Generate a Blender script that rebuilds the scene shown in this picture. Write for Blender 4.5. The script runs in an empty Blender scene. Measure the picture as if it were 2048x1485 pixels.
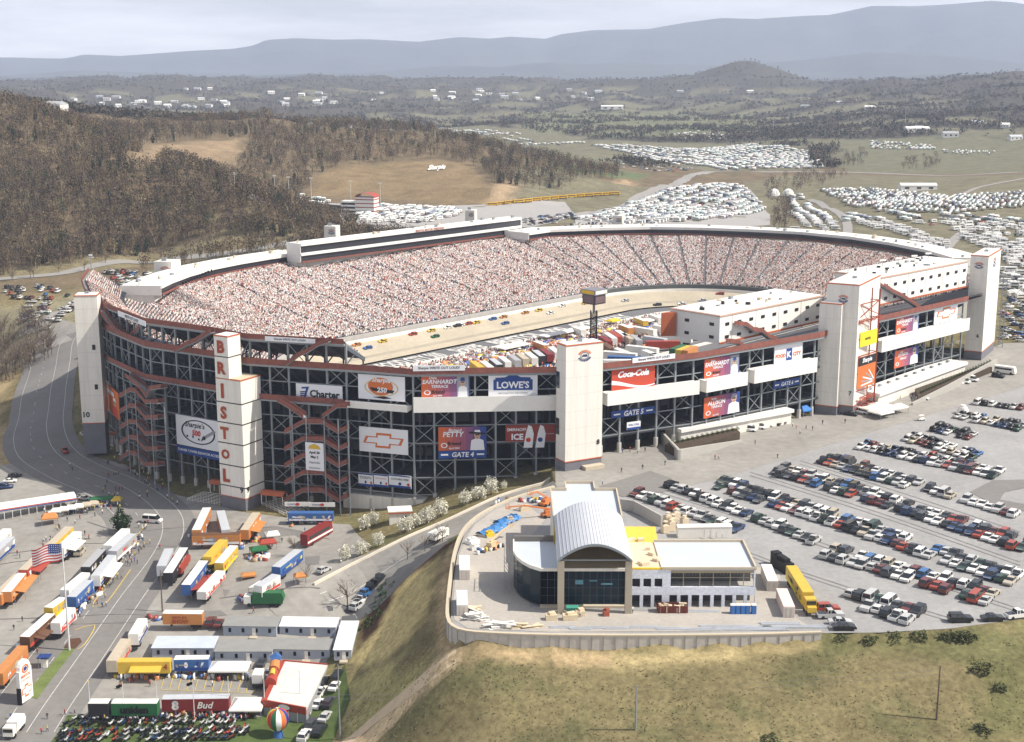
import bpy, math, random
import numpy as np
R=math.radians
random.seed(7); rng=np.random.default_rng(7)
SC=bpy.context.scene; COL=SC.collection
# ---------------------------------------------------------------- camera
FPX=2800.; CH=120.; CX,CY=1024.,742.5; PITCH=math.atan((CY-125.)/FPX)
cp,sp=math.cos(PITCH),math.sin(PITCH)
cd=bpy.data.cameras.new('camera'); cam=bpy.data.objects.new('camera',cd); COL.objects.link(cam)
cam.location=(0,0,CH); cam.rotation_euler=(R(90)-PITCH,0,0)
cd.sensor_width=36; cd.lens=36*FPX/2048; cd.clip_start=1; cd.clip_end=60000
SC.camera=cam
# ---------------------------------------------------------------- sky, sun, exposure
SUNAZ=np.array([.985,-.17]); SUNEL=R(48)
sdir=(SUNAZ[0]*math.cos(SUNEL),SUNAZ[1]*math.cos(SUNEL),math.sin(SUNEL))
W=bpy.data.worlds.new('World'); SC.world=W; W.use_nodes=True
nt=W.node_tree; nt.nodes.clear()
sky=nt.nodes.new('ShaderNodeTexSky'); sky.sky_type='NISHITA'; sky.sun_disc=False
sky.sun_elevation=SUNEL; sky.sun_rotation=math.atan2(SUNAZ[0],SUNAZ[1])
sky.air_density=1.0; sky.dust_density=2.2; sky.ozone_density=2.0
tc=nt.nodes.new('ShaderNodeTexCoord'); mp=nt.nodes.new('ShaderNodeMapping'); mp.inputs['Scale'].default_value=(1,1,7)
nz=nt.nodes.new('ShaderNodeTexNoise'); nz.inputs['Scale'].default_value=3.2; nz.inputs['Detail'].default_value=7; nz.inputs['Roughness'].default_value=.6
rp=nt.nodes.new('ShaderNodeValToRGB'); rp.color_ramp.elements[0].position=.38; rp.color_ramp.elements[1].position=.68
rp.color_ramp.elements[0].color=(.45,.45,.45,1); rp.color_ramp.elements[1].color=(1,1,1,1)
mx=nt.nodes.new('ShaderNodeMixRGB'); mx.inputs[2].default_value=(16.,15.4,15.2,1)
bg=nt.nodes.new('ShaderNodeBackground'); bg.inputs[1].default_value=.078
wo=nt.nodes.new('ShaderNodeOutputWorld')
L=nt.links.new
L(tc.outputs['Generated'],mp.inputs[0]); L(mp.outputs[0],nz.inputs[0]); L(nz.outputs[0],rp.inputs[0])
sx=nt.nodes.new('ShaderNodeSeparateXYZ'); L(tc.outputs['Generated'],sx.inputs[0])
mr=nt.nodes.new('ShaderNodeMapRange'); mr.inputs[1].default_value=.02; mr.inputs[2].default_value=.30; mr.inputs[3].default_value=1; mr.inputs[4].default_value=.35
L(sx.outputs[2],mr.inputs[0]); mm=nt.nodes.new('ShaderNodeMath'); mm.operation='MULTIPLY'; L(rp.outputs[0],mm.inputs[0]); L(mr.outputs[0],mm.inputs[1]); L(mm.outputs[0],mx.inputs[0]); L(sky.outputs[0],mx.inputs[1]); L(mx.outputs[0],bg.inputs[0]); L(bg.outputs[0],wo.inputs[0])
sl=bpy.data.lights.new('sun','SUN'); sl.energy=5.0; sl.angle=R(.6); sl.color=(1,.935,.83)
so=bpy.data.objects.new('sun',sl); COL.objects.link(so)
from mathutils import Vector, Matrix
so.rotation_euler=Vector(sdir).to_track_quat('Z','Y').to_euler()
SC.view_settings.view_transform='Standard'; SC.view_settings.look='None'; SC.view_settings.exposure=.27; SC.view_settings.gamma=1
HAZE_D=6.4e-5
SC.cycles.max_bounces=5; SC.cycles.volume_bounces=1; SC.cycles.use_denoising=True

# ---------------------------------------------------------------- rays and planes
def ray(px,py):
    a=(px-CX)/FPX; b=-(py-CY)/FPX
    return np.array([a,cp+b*sp,-sp+b*cp])
def P(px,py,z=0.):
    r=ray(px,py); t=(z-CH)/r[2]; return np.array([r[0]*t,r[1]*t])
def DY(px,py,Y):
    r=ray(px,py); t=Y/r[1]; return np.array([r[0]*t,Y,CH+r[2]*t])
def V(px,py,A,n):
    """point where the ray meets the vertical plane through A with horizontal normal n"""
    r=ray(px,py); t=(A[0]*n[0]+A[1]*n[1])/(r[0]*n[0]+r[1]*n[1]); return np.array([r[0]*t,r[1]*t,CH+r[2]*t])
def topix(p):
    x,y,z=p[0],p[1],p[2]-CH; d=y*cp-z*sp; u=y*sp+z*cp; return CX+FPX*x/d,CY-FPX*u/d
def unit(v): v=np.array(v,float); return v/np.hypot(*v[:2])

# ---------------------------------------------------------------- terrain height
CPZ=[ # px,py,z
(1115,975,-2),(1000,1012,-5),(900,1055,-9),(800,1100,-12),(640,1172,-18),(560,1200,-20),(900,985,-9),(800,1030,-14),(1050,975,-5),(700,1080,-18),
(828,1015,-14),(715,1025,-17),(630,1040,-18),(490,1040,-18),(330,975,-18.5),(230,905,-18),(160,860,-16),(120,720,-13),(130,620,-9),
(300,1050,-19),(100,1050,-20),(0,960,-20),(0,1100,-22),(400,1200,-22),(200,1200,-23),(0,1300,-26),(300,1400,-28),(100,1480,-29),(500,1480,-29),
(640,1300,-26),(650,1480,-29),(690,1390,-28),(720,1230,-24),(400,1300,-26),(550,1110,-20),
(60,800,-18),(30,760,-22),(0,850,-26),(50,700,-20),(0,700,-24),(70,870,-19),(100,690,-13.5),
(60,640,-8),(0,600,-6),(150,610,-8),(0,550,-5),(300,520,-4),(600,485,-3),(300,560,-5),
(900,1312,-3.6),(1000,1400,-8.5),(1300,1350,-4.8),(1300,1485,-11),(1700,1400,-7),(2040,1485,-10.5),(1700,1485,-10.5),(2040,1290,-1.6),(1800,1290,-1.6),(1000,1306,-3.2),(1300,1304,-2.9),(1600,1290,-1.6),(1150,1485,-12.5),(1000,1485,-14),
(850,1200,-9),(885,1130,-5),(878,1250,-5),(760,1250,-20),(740,1340,-23),(800,1420,-18),(690,1485,-29),(820,1130,-13),(1100,1308,-3.1),(1500,1298,-2.3),
(890,1485,-17),(1024,2200,-34),(0,2200,-36),(2048,2200,-30),(-400,1485,-30),(-400,900,-30),(-400,600,-12),(-800,700,-20),
(2500,900,0),(2600,1485,-16),(2600,700,0),(2200,600,0),(2040,700,0),(2040,850,0),(1700,900,0),(1300,950,-.3),(1500,1100,0),(1300,1200,0),(1700,1230,0),(2020,1230,-.3),(1200,1000,-.3),
(100,300,0) ]
CPZ=CPZ[:-1]
CPW=[(20,560,2),(60,600,2),(0,520,1),(90,650,2),(-60,520,-4),(-100,540,-6),(-60,600,-3),(0,660,0),(60,700,0),(120,680,0),(150,620,0),(30,450,-2),(-60,460,-12),(160,560,0),(210,620,0),(200,700,-1)]
CPZ2=[(500,402,2),(560,425,0),(700,440,-2),(820,430,-2),(900,430,-2),(640,402,0),(560,388,2),(900,405,-1),(980,412,-2),(1000,412,-3),(1150,395,-4),(1270,367,-5),
(1050,440,-3),(1300,440,-4),(1530,440,-4),(1150,420,-4),(1450,375,-5),(1400,352,-5),(1540,352,-5),(1900,352,-3),(1560,430,-12),(1650,480,-3),(1900,480,-2),(2040,480,0),(1800,410,3),
(1000,460,-3),(700,470,-3),(1100,350,-9),(700,250,-14),(1000,272,-12),(1100,292,-12),(1300,322,-8),(1300,282,-12),(1650,300,-8),(1600,262,-15),(1850,305,-8),(2040,300,-5),(900,255,-14),
(1420,330,-7),(2300,480,0),(2300,350,8),(2300,560,0),(1200,340,-8),(1350,345,-6)]
CPY=[ # px,py,Y
(0,450,950),(0,350,1060),(0,250,1180),(0,203,1250),(-400,200,1300),(-400,400,1000),(-200,500,880),(100,242,1180),(240,300,1080),(350,335,1030),(470,375,1000),(560,415,965),(640,458,940),
(200,480,905),(200,400,970),(400,500,880),(400,450,925),(540,470,905),(120,330,1070),(300,400,970),
(640,352,1330),(760,332,1400),(880,324,1420),(960,340,1380),(990,378,1270),(620,264,1600),(400,252,1600),(230,264,1600),(520,237,1650),(700,257,1600),(850,264,1600),(1000,297,1550),(1100,322,1500),(1230,352,1470),
(300,288,1400),(400,284,1400),(470,300,1380),(450,335,1300),(300,322,1280),(1120,350,1380),(1050,330,1440),(2040,352,1400),(2040,420,1150),(100,215,1700),(-200,190,1800),
(1690,205,3600),(1800,190,4000),(1960,190,3600),(2048,190,3400),(2300,180,3400),(1700,238,2800),(1900,245,2600),(2048,262,2300)]
# (px, Y, z) far country
CPF=[(-300,2400,-25),(100,2400,-30),(400,2400,-28),(600,2300,-25),(300,3200,-25),(700,3700,-22),(1100,3500,-20),(1400,3400,-20),(0,4000,-15),
(0,5600,35),(60,5200,30),(250,4800,25),(400,6000,50),(520,6000,35),(640,6200,52),(740,6000,40),(850,6300,40),(980,6200,42),(1100,6300,30),(1250,6000,35),(1340,5800,40),(1400,5600,62),(1440,5600,98),(1480,5600,128),(1520,5600,104),(1560,5600,50),(1600,5600,20),
(1480,4600,5),(1300,4600,0),(1650,5600,20),(1500,3800,-12),(1600,4600,0),(1480,6800,0),(1700,4800,42),(1760,4600,58),(1800,4500,62),(1880,4300,55),(1960,4200,60),(2048,4000,58),(2200,4000,60),
(1800,6000,0),(2000,6000,0),(400,8000,0),(1000,8000,0),(1600,8000,0),(2300,8000,0),(-300,8000,0),(-300,5000,20),(200,11000,0),(1000,11000,0),(1900,11000,0),(500,4800,0),(900,4800,-5),(1150,4800,0)]
pts=[];zs=[]
for a,b,z in CPZ+CPZ2: q=P(a,b,z); pts.append(q); zs.append(z)
for x,y,z in CPW: pts.append((x,y)); zs.append(z)
for a,b,Y in CPY: q=DY(a,b,Y); pts.append(q[:2]); zs.append(q[2])
for a,Y,z in CPF: pts.append(((a-CX)/FPX*(Y*cp),Y)); zs.append(z)
pts=np.array(pts,float); zs=np.array(zs,float)
_d=np.sqrt(((pts[:,None]-pts[None])**2).sum(-1)+100.)
_A=np.zeros((len(pts)+1,)*2); _A[:-1,:-1]=_d; _A[:-1,-1]=1; _A[-1,:-1]=1
_A[:-1,:-1]+=np.eye(len(pts))*(-1.0)
_w=np.linalg.solve(_A,np.append(zs,0))
# the level shelf held up by the retaining wall
WALLPX=[(1112,978),(1040,998),(985,1022),(950,1045),(928,1072),(915,1110),(907,1160),(902,1210),(902,1240),(912,1256),(935,1264),(980,1268),(1100,1272),(1300,1273),(1500,1271),(1640,1267)]
WALL=[P(a,b,0) for a,b in WALLPX]
SHELF=np.array(WALL+[P(1760,1268,0),P(1900,1262,0),P(2060,1240,0),P(2500,1150,0),P(2600,640,0),P(2010,600,0)]+[(186,575),(150,520),(104,474),(58,440),(28,424),(16,418),(12,408)])
def polydist(X,Y,poly):
    """signed distance, negative inside"""
    n=len(poly); d=np.full(X.shape,1e9); ins=np.zeros(X.shape,bool)
    for i in range(n):
        ax,ay=poly[i]; bx,by=poly[(i+1)%n]; ex,ey=bx-ax,by-ay
        t=np.clip(((X-ax)*ex+(Y-ay)*ey)/(ex*ex+ey*ey+1e-9),0,1)
        d=np.minimum(d,np.hypot(X-ax-t*ex,Y-ay-t*ey))
        c=((ay>Y)!=(by>Y))&(X<(bx-ax)*(Y-ay)/(by-ay+1e-12)+ax); ins^=c
    return np.where(ins,-d,d)
def vnoise(X,Y,s,seed):
    o=np.zeros_like(X); r=np.random.default_rng(seed)
    for k in range(5):
        th=r.uniform(0,6.28,3); ph=r.uniform(0,6.28,3); f=6.283/s*(1.0+.37*k)
        o+=np.sin(f*(X*np.cos(th[0])+Y*np.sin(th[0]))+ph[0]+1.3*np.sin(f*.6*(X*np.cos(th[1])+Y*np.sin(th[1]))+ph[1]))
    return o/5
def H(X,Y):
    X=np.asarray(X,float); Y=np.asarray(Y,float); sh=X.shape; x=X.ravel(); y=Y.ravel()
    out=np.empty(len(x))
    for i in range(0,len(x),40000):
        d=np.sqrt((x[i:i+40000,None]-pts[None,:,0])**2+(y[i:i+40000,None]-pts[None,:,1])**2+100.)
        out[i:i+40000]=d@_w[:-1]+_w[-1]
    near=(y<900)&(x>-80)&(y>200)
    if near.any():
        sd=polydist(x[near],y[near],SHELF); k=np.clip((sd-.1)/1.0,0,1); k=k*k*(3-2*k)
        out[near]=out[near]*k+np.minimum(0,0)*(1-k)
    r=np.hypot(x,y)
    a=np.clip((r-1700)/2500,0,1)*27*np.clip((9000-r)/2500,.15,1)
    b=np.clip((r-850)/500,0,1)*2.2*np.clip((2600-r)/800,0,1)*np.clip((x<330)*1.0,0,1)
    out=out+a*(vnoise(x,y,900,1)+.6*vnoise(x,y,380,2))+b*vnoise(x,y,110,3)
    return out.reshape(sh)
_T=np.geomspace(150,9000,900)
def G(px,py,off=0.):
    """ground point seen at a pixel"""
    r=ray(px,py); r=r/r[1]
    z=H(r[0]*_T,_T)+off; zr=CH+r[2]*_T
    k=np.argmax(zr<z); k=max(k,1)
    a,b=_T[k-1],_T[k]
    f=(zr[k-1]-z[k-1])/((zr[k-1]-z[k-1])-(zr[k]-z[k])+1e-9); t=a+(b-a)*np.clip(f,0,1)
    x,y=r[0]*t,t
    return np.array([x,y,float(H(np.array([x]),np.array([y]))[0])])
def hz(x,y): return float(H(np.array([float(x)]),np.array([float(y)]))[0])

# ---------------------------------------------------------------- materials
def nodes(m):
    m.use_nodes=True; t=m.node_tree; return t,t.nodes,t.links.new
_MC={}
def M(name,col,rough=.8,metal=0,var=.12,scale=.35,spec=.3,stretch=None):
    if name in _MC: return _MC[name]
    m=bpy.data.materials.new(name); t,n,l=nodes(m); b=n['Principled BSDF']
    b.inputs['Roughness'].default_value=rough; b.inputs['Metallic'].default_value=metal
    b.inputs['Specular IOR Level'].default_value=spec; b.inputs['Base Color'].default_value=(*col,1)
    if var>0:
        c=n.new('ShaderNodeTexCoord'); z=n.new('ShaderNodeTexNoise'); z.inputs['Scale'].default_value=scale; z.inputs['Detail'].default_value=5; z.inputs['Roughness'].default_value=.65
        x=n.new('ShaderNodeMixRGB'); x.inputs[1].default_value=(*[max(0,k*(1-var)) for k in col],1); x.inputs[2].default_value=(*[min(1,k*(1+var)) for k in col],1)
        q=n.new('ShaderNodeMapRange'); q.inputs[1].default_value=.32; q.inputs[2].default_value=.68
        z2=n.new('ShaderNodeTexNoise'); z2.inputs['Scale'].default_value=scale*13; z2.inputs['Detail'].default_value=4
        mm_=n.new('ShaderNodeMath'); mm_.operation='MULTIPLY_ADD'; mm_.inputs[1].default_value=.4
        m2=n.new('ShaderNodeMath'); m2.operation='MULTIPLY'; m2.inputs[1].default_value=.6
        src=c.outputs['Object']
        if stretch: g=n.new('ShaderNodeMapping'); g.inputs['Scale'].default_value=stretch; l(src,g.inputs[0]); src=g.outputs[0]
        l(src,z.inputs[0]); l(src,z2.inputs[0]); l(z.outputs[0],m2.inputs[0]); l(z2.outputs[0],mm_.inputs[0]); l(m2.outputs[0],mm_.inputs[2]); l(mm_.outputs[0],q.inputs[0]); l(q.outputs[0],x.inputs[0]); l(x.outputs[0],b.inputs['Base Color'])
    _MC[name]=m; return m
def MA(name,rough=.85,spec=.2):
    """material coloured by the mesh's own colour attribute (clothes, leaves, paint)"""
    if name in _MC: return _MC[name]
    m=bpy.data.materials.new(name); t,n,l=nodes(m); b=n['Principled BSDF']; a=n.new('ShaderNodeAttribute'); a.attribute_name='tint'
    b.inputs['Roughness'].default_value=rough; b.inputs['Specular IOR Level'].default_value=spec
    l(a.outputs['Color'],b.inputs['Base Color']); _MC[name]=m; return m

# ---------------------------------------------------------------- mesh builder
class B:
    def __init__(s): s.V=[];s.F=[];s.I=[]
    def add(s,vs,fs,mi=0):
        o=len(s.V); s.V+= [tuple(float(c) for c in v) for v in vs]; s.F+=[tuple(i+o for i in f) for f in fs]; s.I+=[mi]*len(fs); return s
    def hexa(s,p,mi=0):
        return s.add(p,[(3,2,1,0),(4,5,6,7),(0,1,5,4),(1,2,6,5),(2,3,7,6),(3,0,4,7)],mi)
    def obox(s,o,u,v,w,mi=0):
        o,u,v,w=[np.array(k,float) for k in (o,u,v,w)]
        return s.hexa([o,o+u,o+u+v,o+v,o+w,o+u+w,o+u+v+w,o+v+w],mi)
    def box(s,x,y,z,lx,ly,lz,rot=0,mi=0):
        """centre of the bottom face"""
        c,k=math.cos(rot),math.sin(rot); u=np.array([c*lx,k*lx,0]); v=np.array([-k*ly,c*ly,0])
        return s.obox(np.array([x,y,z])-u/2-v/2,u,v,(0,0,lz),mi)
    def prism(s,poly,z0,z1,mi=0,top=None):
        n=len(poly); a=0
        for i in range(n): a+=poly[i][0]*poly[(i+1)%n][1]-poly[(i+1)%n][0]*poly[i][1]
        if a<0: poly=poly[::-1]
        zz0=z0 if hasattr(z0,'__len__') else [z0]*n; zz1=z1 if hasattr(z1,'__len__') else [z1]*n
        vs=[(p[0],p[1],z) for p,z in zip(poly,zz0)]+[(p[0],p[1],z) for p,z in zip(poly,zz1)]
        s.add(vs,[tuple(range(n-1,-1,-1))]+[(i,(i+1)%n,(i+1)%n+n,i+n) for i in range(n)],mi)
        s.add(vs[n:],[tuple(range(n))],mi if top is None else top); return s
    def bar(s,p,q,w=.3,mi=0,h=None):
        p,q=np.array(p,float),np.array(q,float); d=q-p; L=np.linalg.norm(d)
        if L<1e-6: return s
        d/=L; a=np.array([0,0,1.]) if abs(d[2])<.9 else np.array([1.,0,0]); u=np.cross(d,a); u/=np.linalg.norm(u); v=np.cross(u,d)
        h=h or w; return s.obox(p-u*w/2-v*h/2,u*w,d*L,v*h,mi)
    def cyl(s,p,q,r0,r1=None,n=8,mi=0):
        r1=r0 if r1 is None else r1; p,q=np.array(p,float),np.array(q,float); d=q-p; d/=np.linalg.norm(d)
        a=np.array([0,0,1.]) if abs(d[2])<.9 else np.array([1.,0,0]); u=np.cross(d,a); u/=np.linalg.norm(u); v=np.cross(d,u)
        vs=[p+r0*(u*math.cos(6.2832*i/n)+v*math.sin(6.2832*i/n)) for i in range(n)]+[q+r1*(u*math.cos(6.2832*i/n)+v*math.sin(6.2832*i/n)) for i in range(n)]
        return s.add(vs,[tuple(range(n))[::-1]]+[(i,(i+1)%n,(i+1)%n+n,i+n) for i in range(n)]+[tuple(range(n,2*n))],mi)
    def quad(s,a,b,c,d,mi=0): return s.add([a,b,c,d],[(0,1,2,3)],mi)
    def grid(s,rows,mi=0,closed=False):
        n=len(rows[0]); vs=[p for r in rows for p in r]; fs=[]
        for i in range(len(rows)-1):
            for j in range(n-1): fs.append((i*n+j,i*n+j+1,(i+1)*n+j+1,(i+1)*n+j))
        return s.add(vs,fs,mi)
    def build(s,name,mats,parent=None,world=True,smooth=False):
        me=bpy.data.meshes.new(name); vs=s.V
        if parent is not None and world:
            l=PL[parent.name]; vs=[(x-l[0],y-l[1],z-l[2]) for x,y,z in vs]
        me.from_pydata(vs,[],s.F)
        if not isinstance(mats,(list,tuple)): mats=[mats]
        for m in mats: me.materials.append(m)
        if len(mats)>1: me.polygons.foreach_set('material_index',np.minimum(np.array(s.I,dtype='i'),len(mats)-1))
        if smooth: me.polygons.foreach_set('use_smooth',np.ones(len(me.polygons),bool))
        me.update(); o=bpy.data.objects.new(name,me); COL.objects.link(o)
        if parent is not None: o.parent=parent
        return o
PL={}
def tag(o,label=None,cat=None,group=None,kind=None):
    if label: o['label']=label
    if cat: o['category']=cat
    if group: o['group']=group
    if kind: o['kind']=kind
    return o
def thing(name,loc,label,cat,group=None,rot=0):
    o=bpy.data.objects.new(name,None); COL.objects.link(o); o.location=[float(c) for c in loc]; o.rotation_euler=(0,0,rot); o.empty_display_size=.5
    PL[o.name]=[float(c) for c in loc]; return tag(o,label,cat,group)
def solo(b,name,mats,label,cat,group=None,smooth=False):
    """a thing that is one mesh in world coordinates; origin moved to its base"""
    a=np.array(b.V); c=[(a[:,0].min()+a[:,0].max())/2,(a[:,1].min()+a[:,1].max())/2,a[:,2].min()]
    b.V=[tuple(v) for v in (a-c)]; o=b.build(name,mats,None,False,smooth); o.location=[float(k) for k in c]; return tag(o,label,cat,group)
def structure(b,name,mats,smooth=False): return tag(b.build(name,mats,smooth=smooth),kind='structure')
def dup(root,loc,rot=0,label=None,group=None,mat=None):
    r=root.copy(); COL.objects.link(r); r.location=[float(c) for c in loc]; r.rotation_euler=(0,0,rot)
    if label: r['label']=label
    if group: r['group']=group
    if mat is not None and r.type=='MESH': r.material_slots[0].link='OBJECT'; r.material_slots[0].material=mat
    for ch in list(root.children):
        c=ch.copy(); COL.objects.link(c); c.parent=r
        if mat is not None and ch.get('paint'):
            c.material_slots[0].link='OBJECT'; c.material_slots[0].material=mat
        for g in ch.children: d=g.copy(); COL.objects.link(d); d.parent=c
    return r
def fastmesh(name,Vn,Fn,mats,tint=None,fmi=None,smooth=False):
    """Vn (n,3), Fn (m,k) arrays, tint per vertex"""
    me=bpy.data.meshes.new(name); m,k=Fn.shape
    me.vertices.add(len(Vn)); me.vertices.foreach_set('co',np.ascontiguousarray(Vn,dtype='f').ravel())
    me.loops.add(m*k); me.loops.foreach_set('vertex_index',np.ascontiguousarray(Fn,dtype='i').ravel())
    me.polygons.add(m); me.polygons.foreach_set('loop_start',np.arange(0,m*k,k,dtype='i'))
    try: me.polygons.foreach_set('loop_total',np.full(m,k,dtype='i'))
    except Exception: pass
    for q in (mats if isinstance(mats,(list,tuple)) else [mats]): me.materials.append(q)
    if fmi is not None: me.polygons.foreach_set('material_index',np.asarray(fmi,dtype='i'))
    if smooth: me.polygons.foreach_set('use_smooth',np.ones(m,bool))
    if tint is not None:
        a=me.attributes.new('tint','FLOAT_COLOR','POINT'); c=np.ones((len(Vn),4),'f'); c[:,:3]=tint; a.data.foreach_set('color',c.ravel())
    me.update(calc_edges=True); me.validate(); o=bpy.data.objects.new(name,me); COL.objects.link(o); return o
def scatter(name,tv,tf,tt,pos,rot,scl,col,mat,use=None):
    """many copies of template (tv,tf) in one mesh; tt = per-vertex factor on the copy's colour"""
    n=len(pos); c,s=np.cos(rot),np.sin(rot); scl=np.asarray(scl); 
    if scl.ndim==1: scl=np.repeat(scl[:,None],3,1)
    v=tv[None]*scl[:,None,:]
    x=v[...,0]*c[:,None]-v[...,1]*s[:,None]+pos[:,0,None]; y=v[...,0]*s[:,None]+v[...,1]*c[:,None]+pos[:,1,None]; z=v[...,2]+pos[:,2,None]
    VV=np.stack([x,y,z],-1).reshape(-1,3); FF=(tf[None]+np.arange(n)[:,None,None]*len(tv)).reshape(-1,tf.shape[1])
    tint=(col[:,None,:]*tt[None]).reshape(-1,3) if tt.ndim==2 else (col[:,None,:]*tt[None,:,None]).reshape(-1,3)
    return fastmesh(name,VV,FF,mat,np.clip(tint,0,1))
# lettering
_TX={}
def textpoly(txt,bold=0.0,shear=0.0):
    k=(txt,bold,shear)
    if k in _TX: return _TX[k]
    cu=bpy.data.curves.new('t','FONT'); cu.body=txt; cu.offset=bold; cu.shear=shear; cu.resolution_u=2; cu.extrude=0
    o=bpy.data.objects.new('t',cu); COL.objects.link(o); bpy.context.view_layer.update()
    dg=bpy.context.evaluated_depsgraph_get(); me=bpy.data.meshes.new_from_object(o.evaluated_get(dg))
    vs=np.array([v.co[:] for v in me.vertices]); fs=[tuple(p.vertices) for p in me.polygons]
    bpy.data.objects.remove(o); bpy.data.curves.remove(cu); bpy.data.meshes.remove(me)
    vs[:,:2]-=vs[:,:2].min(0); _TX[k]=(vs,fs,vs[:,:2].max(0)); return _TX[k]
class Face:
    """a flat panel in the world: origin (lower left), u along, up, n outward, w x h metres"""
    def __init__(s,o,u,n,w,h,up=(0,0,1)): s.o=np.array(o,float);s.u=np.array(u,float);s.n=np.array(n,float);s.up=np.array(up,float);s.w=w;s.h=h
    def pt(s,a,b,d=0.): return s.o+s.u*(a*s.w)+s.up*(b*s.h)+s.n*d
    def text(s,bb,txt,x0,y0,x1,y1,mi=0,d=.08,bold=.02,shear=0,fit=False,rise=0):
        vs,fs,m=textpoly(txt,bold,shear); W_,H_=(x1-x0)*s.w,(y1-y0)*s.h
        if fit: kx,ky=W_/m[0],H_/m[1]
        else: kx=ky=min(W_/m[0],H_/m[1])
        ox=x0*s.w+(W_-m[0]*kx)/2; oy=y0*s.h+(H_-m[1]*ky)/2
        bb.add([s.o+s.u*(ox+a*kx)+s.up*(oy+b*ky+rise*a*kx)+s.n*d for a,b,_ in vs],fs,mi)
    def rect(s,bb,x0,y0,x1,y1,mi=0,d=.04): bb.add([s.pt(x0,y0,d),s.pt(x1,y0,d),s.pt(x1,y1,d),s.pt(x0,y1,d)],[(0,1,2,3)],mi)
    def poly(s,bb,pp,mi=0,d=.05): bb.add([s.pt(a,b,d) for a,b in pp],[tuple(range(len(pp)))],mi)
    def ell(s,bb,cx,cy,rx,ry,mi=0,d=.05,n=24,a0=0,a1=6.2832): s.poly(bb,[(cx+rx*math.cos(a0+(a1-a0)*i/n),cy+ry*math.sin(a0+(a1-a0)*i/n)) for i in range(n if a1-a0>6.28 else n+1)],mi,d)
    def ring(s,bb,cx,cy,rx,ry,t,mi=0,d=.06,n=28,a0=0,a1=6.2832):
        for i in range(n):
            A=a0+(a1-a0)*i/n; C=a0+(a1-a0)*(i+1)/n
            q=lambda r,th:(cx+rx*r*math.cos(th),cy+ry*r*math.sin(th))
            s.poly(bb,[q(1-t,A),q(1,A),q(1,C),q(1-t,C)],mi,d)
    def slab(s,bb,t=.25,mi=0): bb.obox(s.o-s.n*t,s.u*s.w,s.n*t,s.up*s.h,mi)
# common paints
WHITE=M('white_paint',(.80,.78,.73),.6,var=.07,scale=.35); CREAM=M('cream_panel',(.75,.72,.655),.65,var=.13,scale=.45,stretch=(1,1,.05))
GREY=M('grey_block',(.17,.17,.19),.9); STEEL=M('galvanised_steel',(.26,.285,.30),.55,.2); DARK=M('dark_interior',(.018,.02,.028),.9,var=.3)
RED=M('oxide_red_rail',(.23,.085,.065),.8,var=.3,scale=.6); ORANGE=M('orange_trim',(.45,.12,.05),.6); BLACK=M('black_paint',(.015,.015,.017),.5); BLUE=M('navy_paint',(.02,.05,.19),.6)
ASPH=M('asphalt',(.17,.165,.16),.95,var=.18,scale=.05); CONC=M('concrete',(.42,.40,.37),.9,var=.1,scale=.1); GLASS=M('dark_glass',(.02,.025,.03),.12,.0,var=0,spec=.9)
YELLOW=M('yellow_paint',(.75,.50,.03),.6); LINE=M('white_road_paint',(.60,.59,.56),.8,var=.3,scale=.8); YLINE=M('yellow_road_paint',(.62,.45,.10),.8); TAN=M('tan_concrete',(.52,.45,.34),.9,var=.08,scale=.08)
RUBBER=M('tyre_rubber',(.02,.02,.02),.9,var=0)
import bmesh
def drape(name,poly,mat,off,cell=4.,kind='structure',mask=None):
    bm=bmesh.new(); vs=[bm.verts.new((p[0],p[1],0)) for p in poly]; bm.faces.new(vs)
    a=np.array([p[:2] for p in poly]); mn,mxx=a.min(0),a.max(0)
    for ax in (0,1):
        for k in np.arange(math.ceil(mn[ax]/cell)*cell,mxx[ax],cell):
            co=[0,0,0];no=[0,0,0];co[ax]=k;no[ax]=1
            bmesh.ops.bisect_plane(bm,geom=bm.verts[:]+bm.edges[:]+bm.faces[:],plane_co=co,plane_no=no)
    bmesh.ops.triangulate(bm,faces=bm.faces[:])
    bmesh.ops.recalc_face_normals(bm,faces=bm.faces[:])
    P_=np.array([v.co[:2] for v in bm.verts]); z=H(P_[:,0],P_[:,1])+off
    for v,k in zip(bm.verts,z): v.co.z=k
    bm.normal_update()
    if sum(f.normal.z for f in bm.faces)<0: bmesh.ops.reverse_faces(bm,faces=bm.faces[:])
    me=bpy.data.meshes.new(name); bm.to_mesh(me); bm.free(); me.materials.append(mat)
    o=bpy.data.objects.new(name,me); COL.objects.link(o); o['kind']=kind; return o
def gp(pp): return [G(a,b) for a,b in pp]
def smoothline(pts,step=3.):
    pts=np.array([p[:2] for p in pts],float); out=[]
    for i in range(len(pts)-1):
        p0=pts[max(i-1,0)];p1=pts[i];p2=pts[i+1];p3=pts[min(i+2,len(pts)-1)]; n=max(2,int(np.hypot(*(p2-p1))/step))
        for k in range(n):
            t=k/n; out.append(.5*((2*p1)+(-p0+p2)*t+(2*p0-5*p1+4*p2-p3)*t*t+(-p0+3*p1-3*p2+p3)*t**3))
    out.append(pts[-1]); return np.array(out)
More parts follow.
